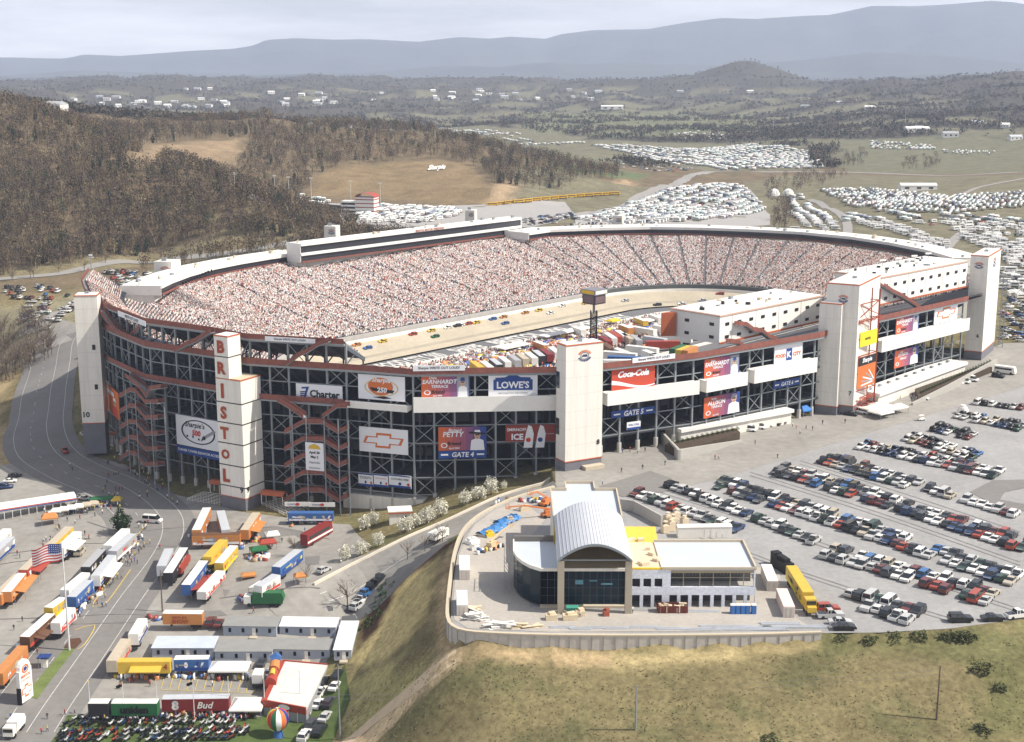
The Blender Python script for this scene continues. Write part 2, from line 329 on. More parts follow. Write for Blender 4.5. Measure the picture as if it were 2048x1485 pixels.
def strip(bb,line,w,off,mi=0,dash=None,lift=0,step=3.):
    l=smoothline(line,step); d=np.gradient(l,axis=0); d/=np.hypot(d[:,0],d[:,1])[:,None]+1e-9; n=np.stack([-d[:,1],d[:,0]],1)
    m=max(1,int(w/4)); cols=[l+n*w*(k/m-.5) for k in range(m+1)]; zz=[H(c[:,0],c[:,1])+off for c in cols]
    s=np.concatenate([[0],np.cumsum(np.hypot(*np.diff(l,axis=0).T))])
    for i in range(len(l)-1):
        if dash and (s[i]%(dash[0]+dash[1]))>dash[0]: continue
        for k in range(m):
            bb.add([(cols[k+1][i][0],cols[k+1][i][1],zz[k+1][i]),(cols[k][i][0],cols[k][i][1],zz[k][i]),(cols[k][i+1][0],cols[k][i+1][1],zz[k][i+1]),(cols[k+1][i+1][0],cols[k+1][i+1][1],zz[k+1][i+1])],[(0,1,2,3)],mi)
    return l
def kerb(bb,line,w=.4,h=.35,off=0,mi=0,step=3.):
    l=smoothline(line,step); d=np.gradient(l,axis=0); d/=np.hypot(d[:,0],d[:,1])[:,None]+1e-9; n=np.stack([-d[:,1],d[:,0]],1); z=H(l[:,0],l[:,1])+off
    A=l+n*w/2;C=l-n*w/2
    for i in range(len(l)-1):
        bb.hexa([(*A[i],z[i]-.5),(*C[i],z[i]-.5),(*C[i+1],z[i+1]-.5),(*A[i+1],z[i+1]-.5),(*A[i],z[i]+h),(*C[i],z[i]+h),(*C[i+1],z[i+1]+h),(*A[i+1],z[i+1]+h)],mi)

# ---------------------------------------------------------------- the land, one sheet to the horizon
def inpoly(X,Y,poly): return polydist(X,Y,poly)
def zonecol(X,Y,Z):
    r=np.hypot(X,Y); n1=vnoise(X,Y,60,11); n2=vnoise(X,Y,16,12); n3=vnoise(X,Y,300,13); n4=vnoise(X,Y,700,14); n5=vnoise(X,Y,5,15)
    col=np.empty(X.shape+(3,)); col[:]=(.185,.155,.078)
    def blend(c,w):
        w=np.clip(w,0,1)[...,None]; col[:]=col*(1-w)+np.array(c)*w
    blend((.13,.122,.058),(n1+.6*n2+.35*n5-.12)*1.8*(r<700))            # green patches of the near slope
    blend((.25,.205,.12),(-n1+.5*n2-.5)*1.3*(r<700))
    blend((.165,.125,.078),(r-780)/60*1.0)                        # forest floor of the hills
    blend((.10,.105,.06),((n1*.6+n2*.5)*1.4)*(r>780)*.7)
    far=np.clip((r-1750)/200,0,1)
    blend((.075,.068,.055),far); blend((.15,.14,.09),far*np.clip((n3*1.2+n4*.9+.25*n1-.30+.22*(X>-200))*5,0,1)*np.clip((9000-r)/2000,0,1)*np.clip((38-Z)/12,0,1))
    for poly,c,soft in ZONES:
        d=polydist(X.ravel(),Y.ravel(),poly).reshape(X.shape); blend(c,(-d+soft*.7*(n2+n5*.5))/soft+.5)
    blend((.07,.07,.065),np.clip((r-9500)/2000,0,1))
    return col
def zpx(pp): return np.array([G(a,b)[:2] for a,b in pp])
ZONES=[
 (zpx([(610,398),(640,350),(700,332),(790,325),(880,320),(950,335),(985,375),(975,410),(900,408),(700,395)]),(.21,.155,.088),12),      # bare hillside
 (zpx([(975,410),(990,372),(1010,358),(1100,385),(1150,380),(1250,360),(1275,370),(1150,400),(1000,414)]),(.34,.25,.155),8),
 (zpx([(265,330),(300,290),(400,282),(480,278),(478,300),(450,345),(380,330),(300,335)]),(.27,.20,.125),12),
 (zpx([(430,470),(560,440),(640,470),(560,480),(470,478)]),(.20,.17,.10),8),
 (zpx([(1050,330),(1260,372),(1450,375),(1560,350),(1700,350),(2100,350),(2300,360),(2400,640),(1900,560),(1560,470),(1300,455),(1000,450)]),(.17,.155,.10),12),
 (zpx([(700,248),(620,252),(1000,300),(1250,320),(1420,345),(1620,340),(1620,300),(1400,285),(1200,280),(1000,255)]),(.16,.15,.098),20),
 (zpx([(1700,280),(1900,270),(2100,280),(2100,345),(1700,345),(1650,320)]),(.15,.145,.092),20),
 (zpx([(1080,335),(1240,358),(1300,350),(1200,330)]),(.12,.145,.07),8),
 (zpx([(1050,230),(1250,222),(1500,228),(1560,262),(1300,272),(1060,262)]),(.15,.155,.09),30),
 (zpx([(0,560),(300,530),(620,490),(620,475),(300,505),(0,540)]),(.20,.17,.10),5),
 (zpx([(-200,640),(0,620),(110,600),(300,540),(500,500),(640,480),(700,500),(400,640),(160,640),(100,700),(-200,800)]),(.22,.20,.13),8),
 (zpx([(-200,820),(0,760),(110,690),(125,720),(80,820),(70,900),(40,950),(-50,960),(-200,960)]),(.34,.26,.145),6),
 (zpx([(60,720),(80,730),(66,830),(70,880),(10,850),(0,800),(30,760)]),(.17,.14,.07),6),
 (zpx([(720,1240),(800,1150),(870,1110),(880,1140),(850,1240),(770,1330),(715,1330)]),(.45,.365,.17),5),
 (zpx([(730,1220),(780,1150),(850,1110),(900,1060),(915,1085),(860,1125),(800,1170),(745,1270),(715,1300),(715,1260)]),(.055,.030,.022),2.5), # dark mulch bed
 (zpx([(885,1120),(905,1090),(903,1200),(890,1280),(925,1300),(1230,1308),(1230,1335),(900,1330),(870,1300),(868,1220)]),(.40,.30,.17),2.5),
 (zpx([(1230,1308),(1600,1290),(1640,1280),(1640,1300),(1400,1325),(1230,1335)]),(.36,.29,.15),3),
 (zpx([(885,1310),(935,1305),(900,1345),(800,1440),(740,1490),(660,1490),(760,1420),(850,1345)]),(.52,.40,.24),1.5),
 (zpx([(690,1360),(760,1330),(850,1330),(800,1400),(690,1480)]),(.36,.32,.14),6),
 (zpx([(1640,1275),(1900,1262),(2060,1255),(2060,1330),(1900,1320),(1760,1300),(1640,1310)]),(.14,.135,.06),5),
 (zpx([(1950,1330),(2060,1300),(2060,1485),(1960,1485)]),(.13,.125,.055),6),
 (zpx([(640,1175),(860,1065),(1000,1010),(1100,965),(1110,985),(1000,1030),(830,1110),(660,1195)]),(.12,.13,.05),2),
]
def land():
    az=np.linspace(-R(34),R(34),620); ds=np.concatenate([[60,90,115],np.geomspace(135,11000,640),[12500,14500,17000,20000,30000]])
    A,D_=np.meshgrid(az,ds); X=D_*np.sin(A); Y=D_*np.cos(A); Z=H(X,Y)
    far=np.clip((D_-9000)/3000,0,1); Z=Z*(1-far)
    # keep the land under the shelf paving and the stadium floor
    n,m=X.shape; idx=np.arange(n*m).reshape(n,m); F=np.stack([idx[:-1,:-1],idx[:-1,1:],idx[1:,1:],idx[1:,:-1]],-1).reshape(-1,4)
    col=zonecol(X,Y,Z)
    m_=bpy.data.materials.new('land'); t,nn,l=nodes(m_); b=nn['Principled BSDF']; b.inputs['Roughness'].default_value=.95; b.inputs['Specular IOR Level'].default_value=.1
    a=nn.new('ShaderNodeAttribute'); a.attribute_name='tint'; c=nn.new('ShaderNodeTexCoord')
    z1=nn.new('ShaderNodeTexNoise'); z1.inputs['Scale'].default_value=.8; z1.inputs['Detail'].default_value=8; z1.inputs['Roughness'].default_value=.75
    z2=nn.new('ShaderNodeTexNoise'); z2.inputs['Scale'].default_value=.07; z2.inputs['Detail'].default_value=6; z2.inputs['Roughness'].default_value=.7
    q=nn.new('ShaderNodeMapRange'); q.inputs[1].default_value=.3; q.inputs[2].default_value=.7; q.inputs[3].default_value=.55; q.inputs[4].default_value=1.45
    q2=nn.new('ShaderNodeMapRange'); q2.inputs[1].default_value=.3; q2.inputs[2].default_value=.7; q2.inputs[3].default_value=.72; q2.inputs[4].default_value=1.3
    mu=nn.new('ShaderNodeMath'); mu.operation='MULTIPLY'; x=nn.new('ShaderNodeVectorMath'); x.operation='SCALE'
    l(c.outputs['Object'],z1.inputs[0]); l(c.outputs['Object'],z2.inputs[0]); l(z1.outputs[0],q.inputs[0]); l(z2.outputs[0],q2.inputs[0]); l(q.outputs[0],mu.inputs[0]); l(q2.outputs[0],mu.inputs[1])
    l(a.outputs['Color'],x.inputs[0]); l(mu.outputs[0],x.inputs['Scale']); l(x.outputs[0],b.inputs['Base Color'])
    Vn=np.stack([X,Y,Z],-1).reshape(-1,3); o=fastmesh('ground',Vn,F[:,::-1] if False else F,m_,col.reshape(-1,3),smooth=True)
    # face winding: make normals point up
    me=o.data
    if me.polygons[1000].normal.z<0: me.flip_normals()
    o['kind']='structure'
land()
# ---------------------------------------------------------------- mountains
def mountain(name,prof,D0,wid,seed,col):
    n=220; xs=np.linspace(-500,2500,n); px=np.array([p[0] for p in prof]); py=np.array([p[1] for p in prof])
    rr=np.random.default_rng(seed); rows=[]; m=26; Vn=[]
    y=np.interp(xs,px,py); zt=CH-(y-125)*D0/FPX
    for j in range(m):
        t=j/(m-1); d=D0+(t-.5)*2*wid; f=math.exp(-((t-.5)*2/.52)**2)
        jit=sum(np.sin(xs*.011*(k+1)+rr.uniform(0,6)+t*7*(k+1))/(k+1) for k in range(5))*.13*(1-f)*f*4
        a=(xs-CX)/FPX; Vn.append(np.stack([a*d,np.full(n,d),-60+(zt+60)*np.clip(f+jit*.8,0,1.0 if abs(t-.5)<.03 else .97)],-1))
    Vn=np.array(Vn); idx=np.arange(n*m).reshape(m,n); F=np.stack([idx[:-1,:-1],idx[:-1,1:],idx[1:,1:],idx[1:,:-1]],-1).reshape(-1,4)
    o=fastmesh(name,Vn.reshape(-1,3),F,M('mountain_wood_'+str(seed),col,.95,var=.35,scale=.0016),smooth=True)
    o['kind']='structure'; return o
mountain('mountain_range',[(-500,140),(0,115),(60,116),(150,118),(190,110),(260,113),(400,103),(480,99),(520,93),(545,82),(600,79),(680,82),(740,81),(840,86),(920,77),(980,80),(1020,76),(1060,78),(1090,80),(1120,71),(1180,64),(1290,62),(1360,50),(1430,41),(1500,43),(1600,36),(1640,35),(1720,18),(1800,19),(1880,15),(1950,9),(1990,11),(2048,20),(2500,10)],15500,2600,21,(.075,.08,.07))
mountain('foothills',[(-500,150),(0,152),(180,140),(400,148),(430,147),(560,148),(700,146),(800,140),(880,133),(930,132),(1000,134),(1050,128),(1100,124),(1160,128),(1240,126),(1330,128),(1450,132),(1600,120),(1720,106),(1850,110),(2048,130),(2500,130)],12500,1300,22,(.07,.072,.062))
mountain('foothills',[(-500,158),(0,150),(60,155),(150,152),(250,158),(400,154),(520,151),(640,146),(760,158),(900,158),(1000,160),(1150,157),(1300,160),(1450,158),(1600,158),(1750,152),(1900,146),(2048,150),(2500,155)],10200,700,23,(.06,.062,.055))

# ---------------------------------------------------------------- paving of the shelf and the lower lots
GRAVEL=M('pale_gravel',(.305,.30,.295),.95,var=.2,scale=.05); ASPHL=M('worn_asphalt',(.29,.275,.25),.95,var=.24,scale=.03); ASPHD=M('road_asphalt',(.20,.19,.18),.95,var=.15,scale=.05); DIRT=M('packed_dirt',(.42,.36,.28),.95,var=.2,scale=.08)
sh=[P(*q,0) for q in WALLPX]+[P(1760,1266,0),P(1900,1258,0),P(2060,1236,0),P(2450,1150,0),P(2550,660,0)]+[(215,600),(186,570),(150,520),(104,474),(58,440),(28,424),(16,418),(13,409)]
drape('parking_lot',sh,GRAVEL,.05,12.)
drape('apron_road',[P(*q,0) for q in [(1112,976),(1230,975),(1330,985),(1450,955),(1580,915),(1720,872),(1860,830),(2060,770),(2450,690),(2450,640)]]+[(214,598),(186,570),(150,520),(104,474),(58,440),(28,424),(16,418),(13,409)],ASPHL,.1,12.)
drape('dark_patch',[P(*q,0) for q in [(1195,975),(1300,943),(1345,958),(1330,985),(1245,995)]],ASPHD,.15,12.)
drape('dark_patch',[P(*q,0) for q in [(1940,985),(1985,962),(2060,960),(2060,975),(2010,985),(2000,1000),(2060,1012),(2060,1026),(1990,1012)]],ASPHD,.15,12.)
drape('dirt_yard',[P(*q,0) for q in [(1040,1000),(985,1024),(950,1050),(930,1080),(918,1112),(910,1160),(906,1210),(908,1240),(935,1258),(1100,1265),(1500,1263),(1620,1255),(1560,1215),(1560,1150),(1500,1130),(1300,1225),(1060,1215),(1040,1100),(1090,1040)]],M('pale_yard_dirt',(.40,.37,.33),.95,var=.16,scale=.09),.11,12.)
lots=gp([(-60,940),(60,925),(160,905),(250,930),(330,985),(480,1025),(640,1045),(700,1050),(740,1090),(700,1130),(620,1165),(560,1180),(585,1215),(660,1222),(715,1222),(712,1280),(690,1290),(655,1320),(640,1380),(620,1430),(500,1440),(150,1440),(100,1490),(-60,1490)])
drape('lower_parking_lot',lots,ASPHL,.12,5.)
drape('lawn',gp([(135,1432),(520,1436),(640,1400),(690,1330),(700,1400),(660,1495),(90,1500),(115,1470)]),M('lawn_grass',(.075,.11,.03),.95,var=.45,scale=.25),.2,4.)
drape('grass_median',gp([(55,1395),(66,1372),(130,1298),(150,1300),(100,1365),(75,1400)]),M('median_grass',(.14,.18,.055),.95,var=.3,scale=.3),.24,3.)
drape('mulch_bed',gp([(128,1297),(140,1280),(160,1278),(164,1286),(150,1300)]),M('mulch',(.10,.05,.03),.95,var=.3,scale=1),.28,3.)
for pp in ([(510,1060),(545,1052),(600,1062),(640,1080),(620,1088),(590,1072),(540,1075),(515,1080)],[(610,1115),(640,1113),(638,1130),(612,1132)],[(445,1180),(460,1182),(450,1195)],[(250,1228),(320,1226),(440,1222),(455,1232),(330,1240),(250,1240)]):  # darker sheets laid over the lower lot
    drape('dark_patch',gp(pp),ASPHD,.17,4.)
ROAD=[(640,1195),(700,1160),(780,1118),(860,1078),(940,1040),(1030,1000),(1110,972)]
rb=B(); strip(rb,gp([(560,1238),(640,1195),(700,1160),(780,1116),(860,1078),(940,1038),(1030,998),(1110,968),(1180,962)]),17,.16); structure(rb,'access_road',ASPHL)
rb=B(); strip(rb,gp([(912,1312),(872,1342),(835,1370),(790,1408),(740,1448),(680,1496)]),3.8,.1); structure(rb,'dirt_path',M('trodden_dirt',(.60,.47,.31),.95,var=.15,scale=.3))
rb=B(); strip(rb,gp([(-10,560),(120,548),(260,525),(420,512),(560,490),(640,470)]),9,.3); structure(rb,'back_road',M('back_road_asphalt',(.27,.26,.24),.95))
rb=B(); strip(rb,gp([(160,655),(110,690),(97,740),(84,800),(76,860),(90,905),(150,945),(240,985),(300,1040),(290,1100),(215,1200),(150,1290),(70,1400),(10,1490)]),26,.15); structure(rb,'ring_road',ASPHD)
rb=B(); strip(rb,gp([(165,615),(95,640),(50,655)]),10,.2); strip(rb,gp([(160,660),(110,655),(98,670),(120,690)]),12,.18); structure(rb,'back_road',ASPHL)
rb=B(); strip(rb,gp([(1040,455),(1150,432),(1250,415),(1280,395),(1330,372),(1410,346),(1560,345),(1720,346),(1900,352),(2040,345)]),14,.3); strip(rb,gp([(1040,455),(900,432),(800,445),(700,452)]),12,.3); strip(rb,gp([(1620,400),(1650,415),(1690,440),(1695,470)]),7,.3); strip(rb,gp([(1890,500),(1920,470),(1960,450)]),7,.3); strip(rb,gp([(1800,390),(1900,395),(1960,375),(2048,358)]),5,.3); structure(rb,'valley_road',M('valley_road_asphalt',(.30,.285,.27),.95))
drape('valley_parking',gp([(1150,440),(1260,410),(1350,380),(1440,368),(1500,380),(1540,430),(1540,452),(1300,456),(1150,456)]),M('valley_gravel',(.35,.335,.32),.95),.35,20.)
drape('valley_parking',gp([(480,385),(520,375),(640,405),(800,415),(1000,410),(1130,405),(1150,430),(1000,460),(760,460),(660,440),(560,420)]),M('valley_gravel',(.35,.335,.32),.95),.35,20.)
mk=B()
for off in (-9,-2.8,3.2,9.5):
    ln=smoothline(gp([(160,655),(110,690),(97,740),(84,800),(76,860),(90,905),(150,945),(240,985),(300,1040),(290,1100),(215,1200),(150,1290),(70,1400),(10,1490)]),3.)
    d=np.gradient(ln,axis=0); d/=np.hypot(d[:,0],d[:,1])[:,None]; q=ln+np.stack([-d[:,1],d[:,0]],1)*off
    strip(mk,q[::3],.16,.21,dash=(3,9) if abs(off)<5 and off<0 else None)
strip(mk,gp([(655,1205),(760,1150),(900,1075),(1030,1012),(1100,985)]),.2,.22)
strip(mk,gp([(640,1190),(740,1140),(860,1080),(1000,1018),(1090,978)]),.2,.22,dash=(2,14))
for a in [(50,1250),(80,1250),(100,1280),(30,1300)]: pass
structure(mk,'road_markings',LINE)
sm_=B()
for pl in ([(0,1110),(80,1100),(110,1085),(180,1078)],[(150,1088),(205,1088),(240,1078)],[(290,1063),(340,1058),(420,1052)],[(250,1096),(330,1093),(400,1100)],[(0,1240),(120,1236),(250,1230),(420,1238)],[(175,1045),(215,1058),(235,1062)],[(0,1130),(60,1122),(140,1120)],[(470,1060),(540,1056),(600,1066),(660,1080)],[(440,1198),(520,1186),(640,1178)],[(60,1260),(150,1250),(300,1246)]): strip(sm_,gp(pl),.35,.235)
for pl in ([(1230,1010),(1420,1080),(1640,1160),(1900,1240)],[(1300,975),(1500,1040),(1760,1130),(2040,1222)],[(1500,948),(1760,1030),(2040,1128)],[(1600,925),(1820,995),(2040,1068)]):
    for d_ in (-3,4): strip(sm_,[P(a,b+d_,0) for a,b in pl],.5,.09 if False else .10)
structure(sm_,'tar_seams',M('tar_seam',(.19,.185,.18),.9,var=.35,scale=.4))
yk=B()
for pl in ([(302,1040),(250,1105),(195,1190)],[(262,1140),(215,1205),(195,1212),(187,1208),(245,1130)],[(150,1262),(190,1252),(170,1290),(155,1300)]): strip(yk,gp(pl),.25,.24)
for i in range(14): strip(yk,gp([(330+i*17,1352+i*.6),(322+i*17,1380+i*.6)]),.15,.24)
strip(yk,gp([(322,1382),(560,1390)]),.15,.25)
structure(yk,'road_markings',YLINE)
kb=B(); kerb(kb,gp([(628,1172),(700,1134),(780,1094),(860,1058),(940,1022),(1020,988),(1100,960)]),.6,.8); structure(kb,'road_kerb',M('pale_kerb',(.66,.60,.50),.9))
kb=B(); strip(kb,gp([(660,1235),(735,1215),(790,1160),(850,1110),(905,1062),(960,1020),(1040,990)]),8,.14); structure(kb,'ditch_road',M('ditch_asphalt',(.10,.10,.105),.95))
# ================================================================ STADIUM
OC=np.array([31.,572.]); OTH=R(43); OU=np.array([math.sin(OTH),math.cos(OTH)]); OV=np.array([-OU[1],OU[0]]); OA=83.
def ovalpt(p,r):
    """point at distance r from the oval's axis on the side of p"""
    d=np.array(p[:2])-OC; x=d@OU; y=d@OV; ax=np.clip(x,-OA,OA); q=OC+OU*ax; e=np.array(p[:2])-q; return q+e/np.hypot(*e)*r
HULL=[(-173,573,28,-6),(-168,546,28,-9),(-158,518,28,-13),(-140,484,28,-17),(-120.5,457,28,-19),(-95,441,28,-18),(-82,430,28,-18),(-51,421,28,-17),(-30,414,28,-14.5),(13.7,417,28,-6),(27.6,422,28,0),(58,438,28,0),(104,472,28,0),(134,505,28,0),(179,548,28,0),(192,562,28,0),
 (206,610,27,0),(200,650,27,0),(187,690,27,0),(160,732,27,0),(103,762,27,0),(60,764,27,0),(9,752,27,0),(0,756,27,0),(-103,670,27,0),(-128,622,27,0),(-143,580,27,0)]
HN=len(HULL)
def resample(pts,step):
    out=[]
    for i in range(len(pts)-1):
        a,b=np.array(pts[i],float),np.array(pts[i+1],float); n=max(1,int(round(np.hypot(*(b-a)[:2])/step)))
        for k in range(n): out.append(a+(b-a)*k/n)
    out.append(np.array(pts[-1],float)); return out
ST=thing('racing_stadium',(13.,417.,-6.),'vast steel-framed oval stadium with packed stands around a race track','stadium')
RTR=61.; ZTR=8.
SEAT=M('seating_slab',(.10,.095,.10),.9,var=.15,scale=.2); UNDER=M('stand_underside',(.045,.05,.06),.8,var=.2)  # underside colour set near black to carry the shade below the stands
hl=resample(HULL+[HULL[0]],3.)
# ---- lower bowl
rows=[];NR=14
for h in hl:
    I=ovalpt(h,RTR+2.2); T=h[:2]; T=I+(T-I)*.985
    zt=h[2]; rows.append([(*(I+(T-I)*k/NR),ZTR+3.0+(zt-ZTR-3.0)*(k/NR)**1.12) for k in range(NR+1)])
b=B(); b.grid(rows); 
b.grid([[ (p[0],p[1],p[2]-.9) for p in r][::-1] for r in rows],1)
b.build('seating_bowl',[SEAT,UNDER],ST)
# aisles between the seating blocks
b=B(); AIS=[]
acc=0
for i,h in enumerate(hl):
    if i%5==0:
        r=rows[i]; I2=np.array(r[0]);
        AIS.append(i)
        d=np.array([r[-1][0]-r[0][0],r[-1][1]-r[0][1]]); d/=np.hypot(*d); s=np.array([-d[1],d[0]])*.4
        for k in range(NR):
            p,q=r[k],r[k+1]; b.quad((p[0]-s[0],p[1]-s[1],p[2]+.25),(p[0]+s[0],p[1]+s[1],p[2]+.25),(q[0]+s[0],q[1]+s[1],q[2]+.25),(q[0]-s[0],q[1]-s[1],q[2]+.25))
b.build('aisle_stairs',M('aisle_concrete',(.13,.125,.13),.9),ST)
# ---- upper deck of the near left turn
UP=[h for h in resample([(x,y,z,g) for x,y,z,g in HULL[:8]],3.)]
urows=[]
for h in UP:
    d=unit(ovalpt(h,RTR)-h[:2]); urows.append([(*(h[:2]+d*14.5*k/5),36-(7.2)*(k/5)) for k in range(6)])
b=B(); b.grid(urows); b.grid([[ (p[0],p[1],p[2]-.7) for p in r][::-1] for r in urows],1)
for r in (urows[0],urows[-1]):
    for k in range(5): b.quad(r[k],r[k+1],(r[k+1][0],r[k+1][1],r[k+1][2]-1.2),(r[k][0],r[k][1],r[k][2]-1.2),2)
b.build('upper_deck',[SEAT,UNDER,STEEL],ST)
# ---- columns, walkways, floors round the outside
near=resample([HULL[i] for i in range(0,15)],6.6)
bc=0
outw=[]
for i,h in enumerate(near):
    a=near[max(i-1,0)];c=near[min(i+1,len(near)-1)]; t=unit((c-a)[:2]); n=np.array([t[1],-t[0]])
    if n@(h[:2]-OC)<0: n=-n
    outw.append(n)
FEET=M('column_footing',(.50,.48,.44),.9)
ntop=lambda h,i: 36 if (h[0]<-50) else 28
for i,h in enumerate(near):
    g=min(hz(h[0],h[1]),h[3])-1.5; zt=ntop(h,i); b=B(); b.box(h[0],h[1],g,.58,.58,zt-g-.3,math.atan2(outw[i][1],outw[i][0])); 
    col=b.build('column',STEEL,ST)
    b=B(); b.cyl((h[0],h[1],g),(h[0],h[1],h[3]+3.2),.75,.7,8); b.build('footing',FEET,ST)
# inner column row and raker beams (one mesh of frames per bay)
for i,h in enumerate(near):
    n=outw[i]; p=h[:2]-n*9; q=h[:2]-n*18
    b=B()
    b.bar((*p,h[3]-1),(*p,23.5),.7); b.bar((*q,h[3]-1),(*q,18.),.7)
    b.bar((*h[:2],26.6),(*q,16.5),.5,h=1.3)
    for z in (17,6,-5): 
        if z>h[3]+2: b.bar((*h[:2],z),(*q,z),.4,h=.7)
    if h[0]<-50: b.bar((*h[:2],34.6),(*(h[:2]-n*14),28.),.5,h=1.2); b.bar((*(h[:2]-n*13),22),(*(h[:2]-n*13),28.),.5); b.bar((*h[:2],29),(*(h[:2]-n*7),31.3),.3)
    b.build('frame_rib',M('inner_steel_shaded',(.09,.105,.125),.7),ST)  # darker copy of the outer steel, interior shade put into its colour
# horizontal beams + cross braces per bay
for i in range(len(near)-1):
    a,c=near[i],near[i+1]; b=B()
    lv=[z for z in (28,22.5,17,11.5,6,.5,-5,-10.5) if z>max(a[3],c[3])+2.5]
    if a[0]<-50 and c[0]<-45: lv=[34.8]+lv
    for z in lv: b.bar((*a[:2],z),(*c[:2],z),.3)
    b.bar((*a[:2],lv[0]),(*a[:2],lv[-1]),.3)
    for k in range(len(lv)-1):
        if (i+k)%3==0: b.bar((*a[:2],lv[k]),(*c[:2],lv[k+1]),.2); b.bar((*a[:2],lv[k+1]),(*c[:2],lv[k]),.2)
    b.build('cross_brace',STEEL,ST)
def ribbon(b,hs,z0,z1,d0,t=.2,mi=0,ns=None):
    for i in range(len(hs)-1):
        a,c=hs[i],hs[i+1]; na,nc=(ns or outw)[i],(ns or outw)[i+1]
        p=a[:2]+na*d0; q=c[:2]+nc*d0; p2=a[:2]+na*(d0+t); q2=c[:2]+nc*(d0+t)
        b.hexa([(*p,z0),(*p2,z0),(*q2,z0),(*q,z0),(*p,z1),(*p2,z1),(*q2,z1),(*q,z1)],mi)
inear=lambda f: [i for i,h in enumerate(near) if f(h)]
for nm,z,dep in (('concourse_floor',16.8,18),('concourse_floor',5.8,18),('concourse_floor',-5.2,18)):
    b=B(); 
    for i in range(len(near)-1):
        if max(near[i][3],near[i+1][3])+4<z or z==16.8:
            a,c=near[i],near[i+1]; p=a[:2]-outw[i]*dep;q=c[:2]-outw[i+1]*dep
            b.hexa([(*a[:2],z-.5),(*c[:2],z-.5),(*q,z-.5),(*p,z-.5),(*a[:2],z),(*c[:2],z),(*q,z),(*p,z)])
    b.build(nm,M('concourse_concrete_shaded',(.06,.062,.068),.9),ST)  # floor colour darkened to stand in for shade inside the concourse
b=B(); ribbon(b,near,-20,17,-19,-.4); b.build('inner_wall',M('inner_wall_shade',(.025,.027,.033),.9,var=.3,scale=.1),ST)  # near-black colour paints in the shade behind the columns
b=B()
for i in range(0,len(near)-1):
    if i%3!=1:
        a,c=near[i],near[i+1]
        for z in (-3,8): 
            if z>a[3]+1: p=a[:2]-outw[i]*17;q=c[:2]-outw[i+1]*17; b=B(); b.bar((*(p+(q-p)*.15),z+1.6),(*(p+(q-p)*.8),z+1.6),.4,h=2.6); b.build('concession_booth',M('booth_panel',(.12,.12,.13),.8,var=.3,scale=.3),ST)
# walkway at the top of the lower bowl, with its red rail
b=B(); ribbon(b,near,27.3,27.9,-.2,2.2); b.build('walkway_deck',STEEL,ST)
b=B(); ribbon(b,near,28.0,29.9,2.05,.12); 
b.build('walkway_rail',[RED],ST)
upn=[h for h in near if h[0]<-50.]; un=[outw[i] for i,h in enumerate(near) if h[0]<-50.]
b=B(); ribbon(b,upn,35.2,35.7,-.2,1.6,ns=un); b.build('upper_walkway',STEEL,ST)
b=B(); ribbon(b,upn,35.8,37.5,1.5,.12,ns=un)
b.build('upper_rail',RED,ST)
# banner cloths on the rails
def railbanner(px0,px1,py,z,h,text,dark=False):
    pass
# mid walkway (left) at 17 m
lw=[h for h in near if h[0]<-49]; ln=[outw[i] for i,h in enumerate(near) if h[0]<-49]
b=B(); ribbon(b,lw,16.4,16.9,0,2.4,ns=ln); b.build('walkway_deck',STEEL,ST)
b=B(); ribbon(b,lw,17.0,18.7,2.3,.12,ns=ln); b.build('walkway_rail',RED,ST)
# white suite band on the front
def seg(a,c,n0=0.):
    a=np.array(a,float)[:2];c=np.array(c,float)[:2];u=unit(c-a);n=np.array([u[1],-u[0]])
    if n@(a-OC)<0:n=-n
    return a+n*n0,u,n
BANDP=[(-51,421),(-30,414),(13.7,417),(27.6,422),(58,438),(104,472),(134,505),(179,548)]
def band(ps,z0,z1,d,dep,nm='balcony_band',mat=None):
    for i in range(len(ps)-1):
        o,u,n=seg(ps[i],ps[i+1]); L_=np.hypot(*(np.array(ps[i+1])-np.array(ps[i]))); b=B()
        b.hexa([(*o,z0),(*(o+u*L_),z0),(*(o+u*L_+n*d),z0),(*(o+n*d),z0),(*o,z1),(*(o+u*L_),z1),(*(o+u*L_+n*d),z1),(*(o+n*d),z1)])
        b.hexa([(*(o+n*d),z0-.0),(*(o+u*L_+n*d),z0),(*(o+u*L_+n*(d+.25)),z0),(*(o+n*(d+.25)),z0),(*(o+n*d),z1+.7),(*(o+u*L_+n*d),z1+.7),(*(o+u*L_+n*(d+.25)),z1+.7),(*(o+n*(d+.25)),z1+.7)])
        b.build(nm,mat or WHITE,ST)
band(BANDP[1:3],16.6,20.6,3.6,0); band(BANDP[3:5],16.6,20.4,3.6,0)
band([(-50,420.7),(-30.5,414.2)],16.6,18.,3.6,0)
band([(60,439.5),(75,450.5)],16.6,20.4,3.6,0); band([(77.5,452.4),(102,470.5)],16.6,21.,3.6,0); band([(132,503),(178,547)],16.6,20.8,3.8,0)
# ---- low white concession roofs at the foot of the front
def lowblock(pxs,pxe,Adir,z0,zr,dep,name,label,base=None):
    pass
